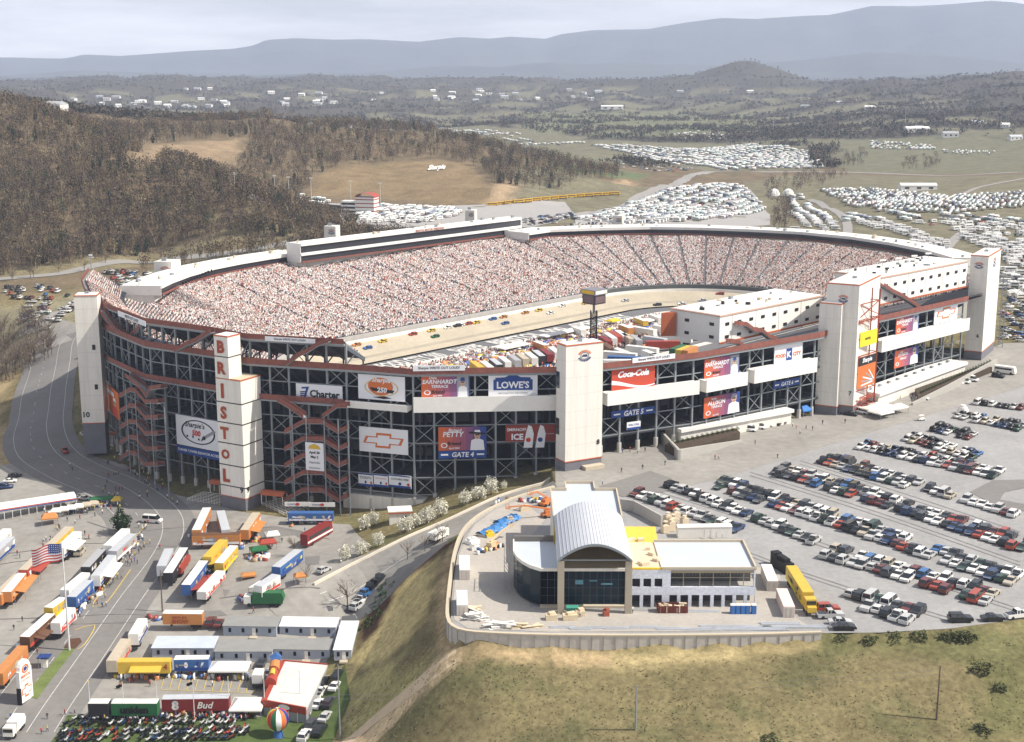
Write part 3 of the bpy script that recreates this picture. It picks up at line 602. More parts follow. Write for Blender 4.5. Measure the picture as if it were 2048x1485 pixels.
# ---- track
def oval(r,n=220):
    out=[]
    for k in range(n):
        s=k/n*(4*OA+2*math.pi*r); 
        if s<2*OA: p=OC+OU*(-OA+s)+OV*r
        elif s<2*OA+math.pi*r: a=(s-2*OA)/r; p=OC+OU*(OA+r*math.sin(a))+OV*r*math.cos(a)
        elif s<4*OA+math.pi*r: p=OC+OU*(OA-(s-2*OA-math.pi*r))-OV*r
        else: a=(s-4*OA-math.pi*r)/r; p=OC+OU*(-OA-r*math.sin(a))-OV*r*math.cos(a)
        out.append(p)
    return out
def ringmesh(r0,z0,r1,z1,name,mat,n=220,kind='structure'):
    a=[];c=[]
    th=[(k/n) for k in range(n+1)]
    def pt(t,r):
        # same angular station for every radius
        s=t*(4*OA+2*math.pi*50); 
        if s<2*OA: return OC+OU*(-OA+s)+OV*r
        s-=2*OA
        if s<math.pi*50: q=s/50; return OC+OU*(OA+r*math.sin(q))+OV*r*math.cos(q)
        s-=math.pi*50
        if s<2*OA: return OC+OU*(OA-s)-OV*r
        s-=2*OA; q=s/50; return OC+OU*(-OA-r*math.sin(q))-OV*r*math.cos(q)
    b=B(); b.grid([[(*pt(t,r0),z0),(*pt(t,r1),z1)] for t in th]); o=b.build(name,mat); o['kind']=kind
    return o
ringmesh(45,3.4,RTR,ZTR,'race_track',M('track_concrete',(.43,.375,.285),.85,var=.16,scale=.07))
ringmesh(53,5.70,56,6.56,'tyre_groove',M('tyre_groove',(.34,.30,.235),.85,var=.2,scale=.1))
ringmesh(48.5,4.44,50.5,4.98,'tyre_groove',M('tyre_groove',(.34,.30,.235),.85,var=.2,scale=.1))
ringmesh(23,2.8,45.05,2.8,'pit_road',M('pit_asphalt',(.15,.15,.155),.9,var=.15,scale=.1))
b=B(); b.prism([OC+OU*x+OV*y for x,y in [(-OA-23,-24),(OA+23,-24),(OA+23,24),(-OA-23,24)]],2.0,2.7); structure(b,'infield_paving',M('infield_asphalt',(.22,.215,.21),.9,var=.2,scale=.08))
b=B(); b.prism([OC+OU*(x*1.0)+OV*y for x,y in [(-OA,-61),(OA,-61),(OA+61,0),(OA,61),(-OA,61),(-OA-61,0)]],-2,1.5); structure(b,'stadium_floor',DARK)
def wallring(r,z0,z1,name,mats,th=.4,n=200,parent=None,skip=None,label=None):
    b=B(); pts=oval(r,n); pts2=oval(r+th,n)
    # match stations by projecting
    pts2=[ovalpt(p,r+th) for p in pts]
    for i in range(n):
        if skip and skip(pts[i]): continue
        p,q,p2,q2=pts[i],pts[(i+1)%n],pts2[i],pts2[(i+1)%n]
        b.hexa([(*p,z0),(*q,z0),(*q2,z0),(*p2,z0),(*p,z1),(*q,z1),(*q2,z1),(*p2,z1)])
    return b.build(name,mats,parent)
wallring(RTR,7.5,9.3,'track_wall',WHITE,parent=ST)
wallring(RTR+.6,9.0,11.2,'catch_fence',M('mesh_fence',(.09,.10,.10),.8),th=.15,parent=ST,skip=lambda p:(p-OC)@OV>0 and (p-OC)@OU<70)
wallring(RTR+1.5,7.6,11.05,'stand_front',M('stand_front_grey',(.42,.40,.38),.9,var=.15,scale=.3),th=.5,parent=ST)
wallring(29.5,2.8,3.9,'pit_wall',WHITE,parent=ST)
# ---------------------------------------------------------------- crowd
BODY=np.array([(-.24,-.16,0),(.24,-.16,0),(.24,.16,0),(-.24,.16,0),(-.25,-.14,.62),(.25,-.14,.62),(.25,.14,.62),(-.25,.14,.62),
               (-.12,-.12,.62),(.12,-.12,.62),(.12,.12,.62),(-.12,.12,.62),(-.11,-.11,.92),(.11,-.11,.92),(.11,.11,.92),(-.11,.11,.92)])
BF=np.array([(0,1,5,4),(1,2,6,5),(2,3,7,6),(3,0,4,7),(4,5,6,7),(8,9,13,12),(9,10,14,13),(10,11,15,14),(11,8,12,15),(12,13,14,15)])
def crowdcols(n,dark=0.):
    pal=np.array([(.84,.82,.81),(.62,.55,.53),(.46,.09,.065),(.42,.36,.36),(.07,.065,.08),(.035,.035,.045),(.16,.20,.34),(.50,.42,.38),(.70,.68,.67),(.55,.38,.14),(.27,.26,.28),(.33,.07,.05)])
    pr=np.array([.26,.12,.06,.10,.12,.09,.05,.05,.06,.01,.07,.02]); return pal[rng.choice(len(pal),n,p=pr/pr.sum())]*rng.uniform(.7,1.05,(n,1))
HEADC=np.array([(.50,.38,.32),(.80,.78,.76),(.10,.07,.05),(.5,.08,.05),(.62,.45,.36)])
def crowd(name,pos,rot,label,mat=None,sc=1.0):
    n=len(pos); body=crowdcols(n); head=HEADC[rng.choice(5,n,p=[.4,.2,.2,.08,.12])]
    c,s=np.cos(rot),np.sin(rot); k=rng.uniform(.88,1.12,n)*sc; v=BODY[None]*k[:,None,None]
    X=v[...,0]*c[:,None]-v[...,1]*s[:,None]+pos[:,0,None];Y=v[...,0]*s[:,None]+v[...,1]*c[:,None]+pos[:,1,None];Z=v[...,2]+pos[:,2,None]
    tint=np.concatenate([np.repeat(body[:,None],8,1),np.repeat(head[:,None],8,1)],1).reshape(-1,3)
    o=fastmesh(name,np.stack([X,Y,Z],-1).reshape(-1,3),(BF[None]+np.arange(n)[:,None,None]*16).reshape(-1,4),mat or MA('clothes'),tint)
    return tag(o,label,'crowd',kind='stuff')
def standpeople(rws,rowstep,seatstep,fill,g0=0):
    out=[];rot=[]
    R_=np.array(rws) # (n,k,3)
    n,k,_=R_.shape; depth=np.hypot(*(R_[:,-1]-R_[:,0])[:,:2].T).mean(); nr=int(depth/rowstep)
    for r in range(nr):
        t=(r+.5)/nr*(k-1); j=int(t); f=t-j; line=R_[:,j]*(1-f)+R_[:,min(j+1,k-1)]*f
        sg=np.hypot(*np.diff(line[:,:2],axis=0).T); cs=np.concatenate([[0],np.cumsum(sg)]); m=int(cs[-1]/seatstep); ss=(np.arange(m)+.5)*seatstep+rng.normal(0,.07,m)
        st=np.interp(ss,cs,np.arange(n)); ai=np.abs((st+g0+2.5)%5-2.5)*np.interp(ss,cs[:-1],sg)
        keep=(ai>.72)&(rng.random(m)<fill); ss=ss[keep]
        x=np.interp(ss,cs,line[:,0]);y=np.interp(ss,cs,line[:,1]);z=np.interp(ss,cs,line[:,2])
        g=np.gradient(line[:,:2],axis=0); a=np.arctan2(np.interp(ss,cs,g[:,1]),np.interp(ss,cs,g[:,0]))
        out.append(np.stack([x,y,z+.12],1)); rot.append(a)
    return np.concatenate(out),np.concatenate(rot)
# far stands (seen) and near left turn; seats under the near rim face away from the road and are mostly hidden
i0=[i for i,h in enumerate(hl)]
far_idx=[i for i,h in enumerate(hl) if (h[1]>575 or h[0]<-95)]
seg1=[i for i in range(len(hl)) if i<len(hl) and hl[i][0]<-60 and hl[i][1]<574.]   # left turn near side
seg1=[i for i,h in enumerate(hl) if i<90 and h[0]<-35]
idx2=[i for i in range(90,len(hl)) if hl[i][1]>585]
fr=[rows[i] for i in idx2]+[rows[0]]
p,a=standpeople(fr,.86,.56,.91,idx2[0]); crowd('crowd',p,a,'packed spectators filling the far stands of the oval')
p,a=standpeople([rows[i] for i in seg1],.86,.56,.92,seg1[0]); crowd('crowd',p,a,'packed spectators of the near left turn below the upper deck')
p,a=standpeople(urows,.84,.55,.93); crowd('crowd',p,a,'spectators on the small upper deck above the left towers')
# ================================================================ towers
OL=M('logo_orange',(.62,.16,.05),.7,var=0); NL=M('logo_navy',(.03,.05,.14),.7,var=0); LET=M('rust_letters',(.36,.07,.03),.7,var=0)
def face(C,u,w,z0,z1,d=.03):
    n=np.array([u[1],-u[0]]); return Face((C[0]+n[0]*d,C[1]+n[1]*d,z0),(u[0],u[1],0),(n[0],n[1],0),w,z1-z0)
def emblem(f,bb,cx,cy,r,mo=0,mn=1,mw=2):
    ry=r*f.w/f.h*.72
    for k in range(9): a=R(18+k*16.2); f.ring(bb,cx,cy,r,ry,.34,mo,.06,3,a,a+R(11))
    for k in range(9): a=R(198+k*16.2); f.ring(bb,cx,cy,r,ry,.34,mn,.06,3,a,a+R(11))
    f.ring(bb,cx,cy,r*.60,ry*.60,.12,mn,.06,20); f.poly(bb,[(cx-r*.42,cy-ry*.12),(cx+r*.42,cy-ry*.2),(cx+r*.3,cy+ry*.22),(cx-r*.3,cy+ry*.2)],mn,.07)
def widthto(C,u,px,z):
    # distance along u from C to the pixel column px at height z
    lo,hi=0.,60.
    f=lambda s: topix((C[0]+u[0]*s,C[1]+u[1]*s,z))[0]-px
    a=f(0)
    for _ in range(50):
        m=(lo+hi)/2
        if (f(m)>0)==(a>0): lo=m
        else: hi=m
    return lo
def zat(C,py,px=None):
    lo,hi=-60.,100.
    for _ in range(50):
        m=(lo+hi)/2
        if topix((C[0],C[1],m))[1]>py: lo=m
        else: hi=m
    return lo
def block(b,C,ur,wr,ul,wl,z0,z1,mi=0,grow=0.):
    C=np.array(C[:2],float); ur=np.array(ur);ul=np.array(ul); C=C-ur*grow-ul*grow; wr+=2*grow; wl+=2*grow
    q=[C,C+ur*wr,C+ur*wr+ul*wl,C+ul*wl]
    if (ur[0]*ul[1]-ur[1]*ul[0])<0: q=q[::-1]
    b.prism([tuple(k) for k in q],z0,z1,mi)
UA=(np.array([.49,.87]),np.array([-.87,.49])); UB=(np.array([.88,.475]),np.array([-.475,.88]))
def tower(name,label,C,ur,ul,wr,wl,z0,zb,zt,parts=True):
    t=thing(name,(C[0],C[1],z0),label,'elevator tower')
    b=B(); block(b,C,ur,wr,ul,wl,z0,zb); b.build('block_base',GREY,t)
    b=B(); block(b,C,ur,wr,ul,wl,zb,zt,grow=.05); b.build('tower_shaft',CREAM,t)
    b=B()
    for (A,u,w) in ((C,ur,wr),(C+ul*wl,-ul,wl)):
        pass
    for z in (zb-.02,zt-.25):
        b=B(); block(b,C,ur,wr,ul,wl,z,z+.3,grow=.18); b.build('trim_line',ORANGE,t)
    for zj in np.arange(zb+5,zt-2,5.2): b=B(); block(b,C,ur,wr,ul,wl,zj,zj+.07,grow=.075); b.build('panel_joint',M('joint_grey',(.55,.53,.5),.7,var=0),t)
    b=B(); block(b,C+ur*.3+ul*.3,ur,wr-.6,ul,wl-.6,zt+.05,zt+.22); b.build('roof',WHITE,t)
    b=B(); c=C+ur*wr*.5+ul*wl*.5; b.bar((*c,zt),(*c,zt+3),.12); b.box(c[0],c[1],zt+.2,1.4,1,.8); b.build('roof_mast',STEEL,t)
    return t
def letters(t,f,items,name='lettering',mats=(LET,)):
    b=B()
    for it in items: f.text(b,*it)
    b.build(name,list(mats),t)
# T8
C8=P(1130,960,-2.5); ur,ul=UB; w8=widthto(C8,ur,1203,5); l8=widthto(C8,ul,1113,20); z8b=zat(C8,926); z8=zat(C8,692)
t8=tower('elevator_tower','tall cream tower numbered 8, alone in the middle of the front facade',C8,ur,ul,w8,l8,-4,z8b,z8)
f=face(C8,ur,w8,z8b,z8,.1); b=B(); emblem(f,b,.5,.9,.19); b.build('round_emblem',[OL,NL],t8)
b=B(); f.text(b,'8',.82,.12,.97,.165,0,.1,.03); b.build('tower_number',BLACK,t8)
b=B(); f.rect(b,.02,.02,.98,.97,0,.02) if False else None
b=B(); g=face(C8+ul*l8,-ul,l8,z8b,z8,.1)
for z in (.62,.22): g.rect(b,.02,z,.35,z+.14,0,.1)
b.build('side_window',GLASS,t8)
b=B(); block(b,C8+ur*w8*.45-ul*.0,ur,w8*.52,-ul,2.5,-3,1.2); b.build('entrance_ramp',TAN,t8)
# BRISTOL
CB=P(492,1023,-17.5); ur,ul=UA
wlB=widthto(CB,ul,440,-5); wrB=widthto(CB,ur,527,-5); zbB=zat(CB,999); zlB=zat(CB,763)
tB=thing('elevator_tower',(CB[0],CB[1],-19),'tall cream stepped tower with big rust letters BRISTOL running down it','elevator tower')
b=B(); block(b,CB,ur,wrB,ul,wlB,-20,zbB); b.build('block_base',GREY,tB)
b=B(); block(b,CB,ur,wrB,ul,wlB,zbB,zlB,grow=.05); b.build('tower_shaft',CREAM,tB)
wu=wlB*.55; C2=CB+ul*(wlB-wu); ru=wrB*.62
zuB=zat(C2,675)
b=B(); block(b,C2,ur,ru,ul,wu,zlB,zuB,grow=.05); b.build('upper_shaft',CREAM,tB)
b=B(); lines=[zat(CB,y) for y in (978,936,892,851,810)]
for z in lines: block(b,CB,ur,wrB,ul,wlB,z-.12,z+.18,grow=.14)
b.build('panel_joint',BLACK,tB)
b=B(); block(b,CB,ur,wrB,ul,wlB,zlB-.1,zlB+.2,grow=.14); block(b,C2,ur,ru,ul,wu,zuB-.1,zuB+.25,grow=.14); block(b,CB,ur,wrB,ul,wlB,zbB-.1,zbB+.15,grow=.14)
b.build('trim_line',ORANGE,tB)
b=B(); block(b,CB+ur*.3+ul*.3,ur,wrB-.6,ul,wlB-.6,zlB+.2,zlB+.3); b.build('roof',TAN,tB)
b=B(); block(b,C2+ur*.3+ul*.3,ur,ru-.6,ul,wu-.6,zuB+.2,zuB+.35); b.build('roof',WHITE,tB)
zm=(zlB+zuB)/2+.3; b=B(); block(b,C2,ur,ru,ul,wu,zm-.12,zm+.15,grow=.14); b.build('panel_joint',BLACK,tB)
fl=Face((*(CB+ul*wlB+np.array([-.87,-.49])*0),zbB),(-ul[0],-ul[1],0),(-ul[1]*-1*-1,0,0),wlB,zuB-zbB)
nL=np.array([-ul[1],ul[0]]); nL=-nL if nL@(-ur)<0 else nL
fl=Face((*(CB+ul*wlB+nL*.1),zbB),(-ul[0],-ul[1],0),(nL[0],nL[1],0),wlB,zuB-zbB)
edges=[zat(CB,978),zat(CB,936),zat(CB,892),zat(CB,851),zat(CB,810),zlB,zm,zuB]
for k,ch in enumerate('LOTSIRB'):
    a,c=edges[k],edges[k+1]; h=c-a; y0=(a+h*.17-zbB)/(zuB-zbB); y1=(c-h*.2-zbB)/(zuB-zbB); b=B()
    xo=.10 if ch not in 'I' else .16
    fl.text(b,ch,xo,y0,xo+(.34 if ch!='I' else .2),y1,0,.12,.05); b.build('letter',LET,tB)
fr_=face(CB,ur,wrB,zbB,zlB,.1); b=B(); fl.text(b,'9',.80,.035,.95,.075,0,.12,.03); fr_.text(b,'9',.06,.05,.22,.1,0,.12,.03); b.build('tower_number',BLACK,tB)
# T7
C7=P(1705,832,0); wr7=widthto(C7,ur,1753,20); wl7=widthto(C7,ul,1648,20); z7=zat(C7,571)
t7=tower('elevator_tower','broad grey-white tower numbered 7 behind the red sign scaffold',C7,ur,ul,wr7,wl7,-1,3.2,z7)
f7=Face((*(C7+ul*wl7+nL*.1),3.2),(-ul[0],-ul[1],0),(nL[0],nL[1],0),wl7,z7-3.2); b=B(); emblem(f7,b,.52,.88,.17); b.build('round_emblem',[OL,NL],t7)
b=B(); f7.text(b,'7',.84,.09,.93,.13,0,.1,.03); b.build('tower_number',BLACK,t7)
C7b=P(1672,832,0); wr=widthto(C7b,ur,1690,10); wl=widthto(C7b,ul,1632,10); z7b=zat(C7b,609)
tower('elevator_tower','shorter plain white tower standing against the left of tower 7',C7b,ur,ul,wr,wl,-1,3.0,z7b)
# T6
C6=P(1962,722,0); wr6=widthto(C6,ur,1994,20); wl6=widthto(C6,ul,1934,20); z6=zat(C6,513)
t6=tower('elevator_tower','slender white tower at the far right corner with two round emblems',C6,ur,ul,wr6,wl6,-1,3.5,z6)
f6=Face((*(C6+ul*wl6+nL*.1),3.5),(-ul[0],-ul[1],0),(nL[0],nL[1],0),wl6,z6-3.5); b=B(); emblem(f6,b,.5,.9,.28); b.build('round_emblem',[OL,NL],t6)
g6=face(C6,ur,wr6,3.5,z6,.1); b=B(); emblem(g6,b,.5,.9,.11); b.build('round_emblem',[OL,NL],t6)
b=B(); f6.text(b,'6',.6,.15,.82,.19,0,.1,.03); b.build('tower_number',BLACK,t6)
# scaffold behind T6
b=B(); c=C6+ur*(wr6+4)+ul*2
for dx in (0,5):
    for dy in (0,5): b.bar((c[0]+dx,c[1]+dy,0),(c[0]+dx,c[1]+dy,30),.25)
for z in range(2,31,3): b.bar((c[0],c[1],z),(c[0]+5,c[1],z),.2); b.bar((c[0]+5,c[1],z),(c[0]+5,c[1]+5,z),.2); b.bar((c[0],c[1],z),(c[0],c[1]+5,z),.2); b.bar((c[0],c[1],z),(c[0]+5,c[1],z+3),.15)
solo(b,'stair_scaffold',STEEL,'grey open steel stair scaffold standing behind the far right tower','scaffold')
# T10
C10=P(168,892,-14); u1=unit((.98,.1)); v1=np.array([-u1[1],u1[0]])
w10=widthto(C10,u1,211,0); z10b=zat(C10,848); z10=zat(C10,592)
t10=tower('elevator_tower','grey-white tower numbered 10 at the far left end of the facade',C10,u1,v1,w10*.93,6.5,-17,z10b,z10)
f10=face(C10,u1,w10*.93,z10b,z10,.1); b=B(); f10.text(b,'10',.05,.05,.38,.095,0,.1,.03); b.build('tower_number',BLACK,t10)
b=B(); f10.rect(b,.66,.58,.8,.62,0,.1); f10.rect(b,.66,.27,.8,.31,0,.1); b.build('small_window',BLACK,t10)
# gold canopies at tower feet
def canopy(px,py,z,L_,w,rot,label,col=ORANGE,h=3.2):
    c=P(px,py,z); t=thing('entrance_canopy',(*c,z),label,'canopy',rot=rot)
    b=B(); b.grid([[(x,w/2*math.cos(a),h+w*.35*math.sin(a)) for x in (-L_/2,L_/2)] for a in np.linspace(0,math.pi,7)]); b.grid([[(x,w/2*math.cos(a),h-.15+w*.35*math.sin(a)) for x in (-L_/2,L_/2)][::-1] for a in np.linspace(0,math.pi,7)]); b.build('roof',col,t,False)
    for x in (-L_/2+.3,L_/2-.3):
        for y in (-w/2+.2,w/2-.2): b=B(); b.bar((x,y,0),(x,y,h),.18); b.build('post',WHITE,t,False)
canopy(549,1008,-16,8,3.4,R(-18),'orange barrel canopy right of the BRISTOL tower foot')
canopy(434,985,-16,4,3,R(-18),'small orange canopy left of the BRISTOL tower foot')
canopy(228,885,-15,3,2.5,R(-20),'tiny orange canopy beside the foot of tower 10')
# ================================================================ suites
WB=M('suite_window_band',(.03,.032,.04),.3,spec=.6,var=.3,scale=.3)
def suite(fr,bk,zr,label,zb=27.2,zw0=27.6,zw1=30.0,tiers=1,ground=0):
    fr=[np.array(p,float) for p in fr]; bk=[np.array(p,float) for p in bk]
    t=thing('suite_building',(*fr[0],ground),label,'suite building')
    n=len(fr); b=B()
    for i in range(n-1): b.hexa([(*fr[i],zr-.5),(*fr[i+1],zr-.5),(*bk[i+1],zr-.5),(*bk[i],zr-.5),(*fr[i],zr),(*fr[i+1],zr),(*bk[i+1],zr),(*bk[i],zr)])
    b.build('roof',WHITE,t)
    b=B()
    for i in range(n-1): # parapet / fascia
        d=unit(fr[i]-bk[i])*.3
        b.hexa([(*fr[i],zr-1.0),(*(fr[i]+d),zr-1.0),(*(fr[i+1]+d),zr-1.0),(*fr[i+1],zr-1.0),(*fr[i],zr+.45),(*(fr[i]+d),zr+.45),(*(fr[i+1]+d),zr+.45),(*fr[i+1],zr+.45)])
    b.build('fascia',WHITE,t)
    hh=(zr-1.0-zw0)/tiers
    for k in range(tiers):
        b=B()
        for i in range(n-1):
            d=unit(bk[i]-fr[i])*.5
            b.hexa([(*(fr[i]+d),zw0+hh*k+.3),(*(fr[i+1]+d),zw0+hh*k+.3),(*(bk[i+1]),zw0+hh*k+.3),(*(bk[i]),zw0+hh*k+.3),(*(fr[i]+d),zw0+hh*(k+1)),(*(fr[i+1]+d),zw0+hh*(k+1)),(*(bk[i+1]),zw0+hh*(k+1)),(*(bk[i]),zw0+hh*(k+1))])
        b.build('window_band',WB,t)
        if k: 
            b=B()
            for i in range(n-1): d=unit(fr[i]-bk[i])*.35; b.hexa([(*fr[i],zw0+hh*k-.8),(*(fr[i]+d),zw0+hh*k-.8),(*(fr[i+1]+d),zw0+hh*k-.8),(*fr[i+1],zw0+hh*k-.8),(*fr[i],zw0+hh*k+.6),(*(fr[i]+d),zw0+hh*k+.6),(*(fr[i+1]+d),zw0+hh*k+.6),(*fr[i+1],zw0+hh*k+.6)])
            b.build('balcony_band',WHITE,t)
    b=B()
    for i in range(n-1): d=unit(fr[i]-bk[i])*.8; b.hexa([(*fr[i],zb),(*(fr[i]+d),zb),(*(fr[i+1]+d),zb),(*fr[i+1],zb),(*fr[i],zb+.7),(*(fr[i]+d),zb+.7),(*(fr[i+1]+d),zb+.7),(*fr[i+1],zb+.7)])
    b.build('red_gutter',RED,t)
    b=B()
    for i in range(n-1): d=unit(bk[i]-fr[i])*3; b.hexa([(*(fr[i]+d),ground),(*(fr[i+1]+d),ground),(*bk[i+1],ground),(*bk[i],ground),(*(fr[i]+d),zb),(*(fr[i+1]+d),zb),(*bk[i+1],zb),(*bk[i],zb)]) if i%2 or True else 0
    b.build('outer_wall',CREAM,t)
    for e in (0,n-1):
        b=B(); p,q=fr[e],bk[e]; k=unit(fr[1]-fr[0])*.3*(-1 if e==0 else 1) if n>1 else 0
        b.hexa([(*p,zb),(*q,zb),(*(q+k),zb),(*(p+k),zb),(*p,zr+.2),(*q,zr+.2),(*(q+k),zr+.2),(*(p+k),zr+.2)]); b.build('end_wall',WHITE,t)
    # small roof plant
    cnt=0
    for i in range(n-1):
        L_=np.hypot(*(fr[i+1]-fr[i])); m=max(1,int(L_/6))
        for k in range(m):
            if rng.random()<.35 or cnt>60: continue
            s=(k+rng.uniform(.2,.8))/m; v=rng.uniform(.3,.85); p=(fr[i]*(1-s)+fr[i+1]*s)*(1-v)+(bk[i]*(1-s)+bk[i+1]*s)*v; b=B(); b.box(p[0],p[1],zr,rng.uniform(.8,2.2),rng.uniform(.8,1.6),rng.uniform(.6,1.3),rng.uniform(0,3)); b.build('roof_unit',[STEEL,CREAM,TAN][int(rng.integers(3))],t); cnt+=1
    return t
def off(ps,d):
    out=[]
    for i,p in enumerate(ps):
        a=np.array(ps[max(i-1,0)],float);c=np.array(ps[min(i+1,len(ps)-1)],float); u=unit(c-a); n=np.array([-u[1],u[0]]); n=n if n@(np.array(p)-OC)>0 else -n; out.append(np.array(p,float)+n*d)
    return out
s1=[P(322,573,31),P(345,562,31),P(380,549,31),P(430,535,31),P(480,525,31),P(540,515,31),P(603,506,31)]
sA=suite(s1,off(s1,17),31,'low curved white suite roof over the top left of the far stands')
s2=[P(601,489,37),P(700,475,37),P(850,458,37),P(1042,436,37)]; 
s2=[s2[0],s2[0]+(s2[3]-s2[0])*.5,s2[3]]
sB=suite(s2,off(s2,10),37,'tall two-tier white suite building with dark window bands behind the far straight',zb=28.2,zw0=28.5,tiers=2)
s3=[P(1058,467,31),P(1100,461,31),P(1200,457.5,31),P(1300,455.5,31),P(1400,457,31),P(1500,460.5,31),P(1600,465.5,31),P(1700,475,31),P(1780,487,31),P(1850,501,31),P(1905,517,31)]
sC=suite(s3,off(s3,17),31,'long curved low suite building with white roof round the far right turn')
b=B()
for k in range(12): s=k/11; p=DY(367+s*62,569-s*24,0+s1[1][1]+s*(s1[3][1]-s1[1][1])); b.box(p[0],p[1]-.6,29.6,.9,.5,1.0)
b.build('round_vent',BLACK,sA)
fb=Face((*(s2[0]+(s2[2]-s2[0])*.45),36.1),(*unit(s2[2]-s2[0]),0),(unit(s2[2]-s2[0])[1],-unit(s2[2]-s2[0])[0],0),30,1.3); b=B(); fb.text(b,'BRISTOL MOTOR SPEEDWAY',0,0,1,.9,0,.45,.02); b.build('lettering',LET,sB)
# roof railing crowd of small stuff handled above; service towers behind
for (x,yt,yb,Y,w) in ((331,524,552,612,8.5),(663,453,478,735,6.5),(942,421,440,800,5.5),(1237,432,452,800,5.5)):
    p=DY(x,yb,Y); q=DY(x,yt,Y); t=thing('service_tower',(p[0],p[1],0),{331:'boxy white emblem tower above the left end of the far suites',663:'small white emblem block at the left of the tall suite building',942:'small white emblem block behind the right half of the tall suites',1237:'small white emblem block behind the far right turn'}[x],'service tower')
    b=B(); b.box(p[0],p[1]+w/2,0,w,w,q[2],R(-14)); b.build('tower_shaft',CREAM,t)
    fa=Face((p[0]-w/2*math.cos(R(14)),p[1]-.15+w/2*math.sin(R(14)),q[2]-w*.9),(math.cos(R(-14)),math.sin(R(-14)),0),(math.sin(R(-14)),-math.cos(R(-14)),0),w,w*.9); b=B(); emblem(fa,b,.5,.5,.3); b.build('round_emblem',[OL,NL],t)
    b=B(); b.box(p[0]-1,p[1]+3,q[2],2,1.5,1.4); b.build('roof_unit',STEEL,t)
# front suite boxes
def frontsuite(A,Bp,zr,zb,dep,label,nwin,rows_):
    A=np.array(A);Bp=np.array(Bp); u=unit(Bp-A); n=np.array([u[1],-u[0]]); L_=np.hypot(*(Bp-A)); t=thing('suite_building',(*A,zb),label,'suite building')
    b=B(); b.prism([tuple(A),tuple(Bp),tuple(Bp-n*dep),tuple(A-n*dep)],zb,zr); b.build('body',WHITE,t)
    b=B(); b.prism([tuple(A+n*.3-u*.3),tuple(Bp+n*.3),tuple(Bp-n*(dep+.3)),tuple(A-n*(dep+.3)-u*.3)],zr-.25,zr+.15); b.build('trim_line',M('roof_edge',(.55,.36,.28),.7),t)
    b=B(); b.prism([tuple(A+u*.5-n*.4),tuple(Bp-n*.4),tuple(Bp-n*(dep-.4)),tuple(A-n*(dep-.4)+u*.5)],zr+.16,zr+.3); b.build('roof',WHITE,t)
    b=B(); b.prism([tuple(A+n*.25),tuple(Bp+n*.25),tuple(Bp-n*.1),tuple(A-n*.1)],zb-.1,zb+.5); b.build('red_gutter',ORANGE,t)
    h=(zr-zb); f=Face((*(A+n*.06),zb),(u[0],u[1],0),(n[0],n[1],0),L_,h)
    for r in range(rows_):
        for k in range(nwin):
            x=(k+.6)/nwin; y=.16+.46*r; b=B(); f.rect(b,x-.9/L_,y,x-.1/L_,y+.11,0,.05); f.rect(b,x+.1/L_,y,x+.9/L_,y+.11,0,.05); 
            b2=B(); b2.obox(f.pt(x-1/L_,y,0),f.u*2.0,f.n*.12,f.up*.11*h); b2.build('window',BLACK,t)
    g=Face((*(A-n*dep-u*.06),zb),(n[0],n[1],0),(-u[0],-u[1],0),dep,h)
    for r in range(rows_):
        for x in (.35,.85): b2=B(); b2.obox(g.pt(x-1/dep,.16+.46*r,0),g.u*1.8,g.n*.12,g.up*.11*h); b2.build('window',BLACK,t)
    for k in range(nwin*2): s=rng.uniform(.05,.97);v=rng.uniform(2,dep-2); p=A+u*L_*s-n*v; b=B(); b.box(p[0],p[1],zr+.2,rng.uniform(.5,1.6),rng.uniform(.5,1.2),rng.uniform(.5,1.1),rng.uniform(0,3)); b.build('roof_unit',[STEEL,BLACK,TAN][int(rng.integers(3))],t)
    for k in range(1,nwin,2): b=B(); b.obox(f.pt(k/nwin,0,0),f.u*.12,f.n*.05,f.up*h); b.build('panel_joint',M('joint_grey',(.55,.53,.5),.7,var=0),t)
    return t,f
A1=P(1440,633,38.); B1=P(1645,592,38.); tS1,fS1=frontsuite(A1,B1,38,28.6,21,'white two-storey suite box on the front rim left of tower 7',9,2)
A2=P(1762,556,41.); B2=P(1936,523,41.); tS2,fS2=frontsuite(A2,B2,41,30.5,20,'white two-storey suite box on the rim between the two right towers',10,2)
b=B(); n1=np.array([fS1.n[0],fS1.n[1]]);u1_=np.array([fS1.u[0],fS1.u[1]]); a=A1-n1*21
b.prism([tuple(a),tuple(a-u1_*5),tuple(a-u1_*.5+n1*3)],29,37.); b.build('soffit_brace',ORANGE,tS1)
# ================================================================ stairs
def flights(name,pts,label,width=2.0,plane=None,parent=None,posts=None):
    """pts: list of world (x,y,z); red side panels follow the flights"""
    t=parent or thing(name,pts[0],label,'stair')
    for p,q in zip(pts[:-1],pts[1:]):
        p=np.array(p);q=np.array(q); u=unit(q-p) if np.hypot(*(q-p)[:2])>.1 else np.array([1,0]); n=np.array([u[1],-u[0],0.]); 
        if n[:2]@(p[:2]-OC)<0: n=-n
        b=B(); m=[]
        b.hexa([p-(0,0,.25),p+n*width-(0,0,.25),q+n*width-(0,0,.25),q-(0,0,.25),p,p+n*width,q+n*width,q]); b.build('flight',STEEL,t)
        b=B(); 
        for k in (0,width): b.hexa([p+n*k,p+n*(k+.12),q+n*(k+.12),q+n*k,p+n*k+(0,0,1.35),p+n*(k+.12)+(0,0,1.35),q+n*(k+.12)+(0,0,1.35),q+n*k+(0,0,1.35)])
        b.build('side_rail',RED,t)
    return t
def onplane(a,c,d):
    o,u,n=seg(a,c,d); return lambda x,y: tuple(V(x,y,o,n))
pl=onplane((-51,421),(-82,430),4.0)
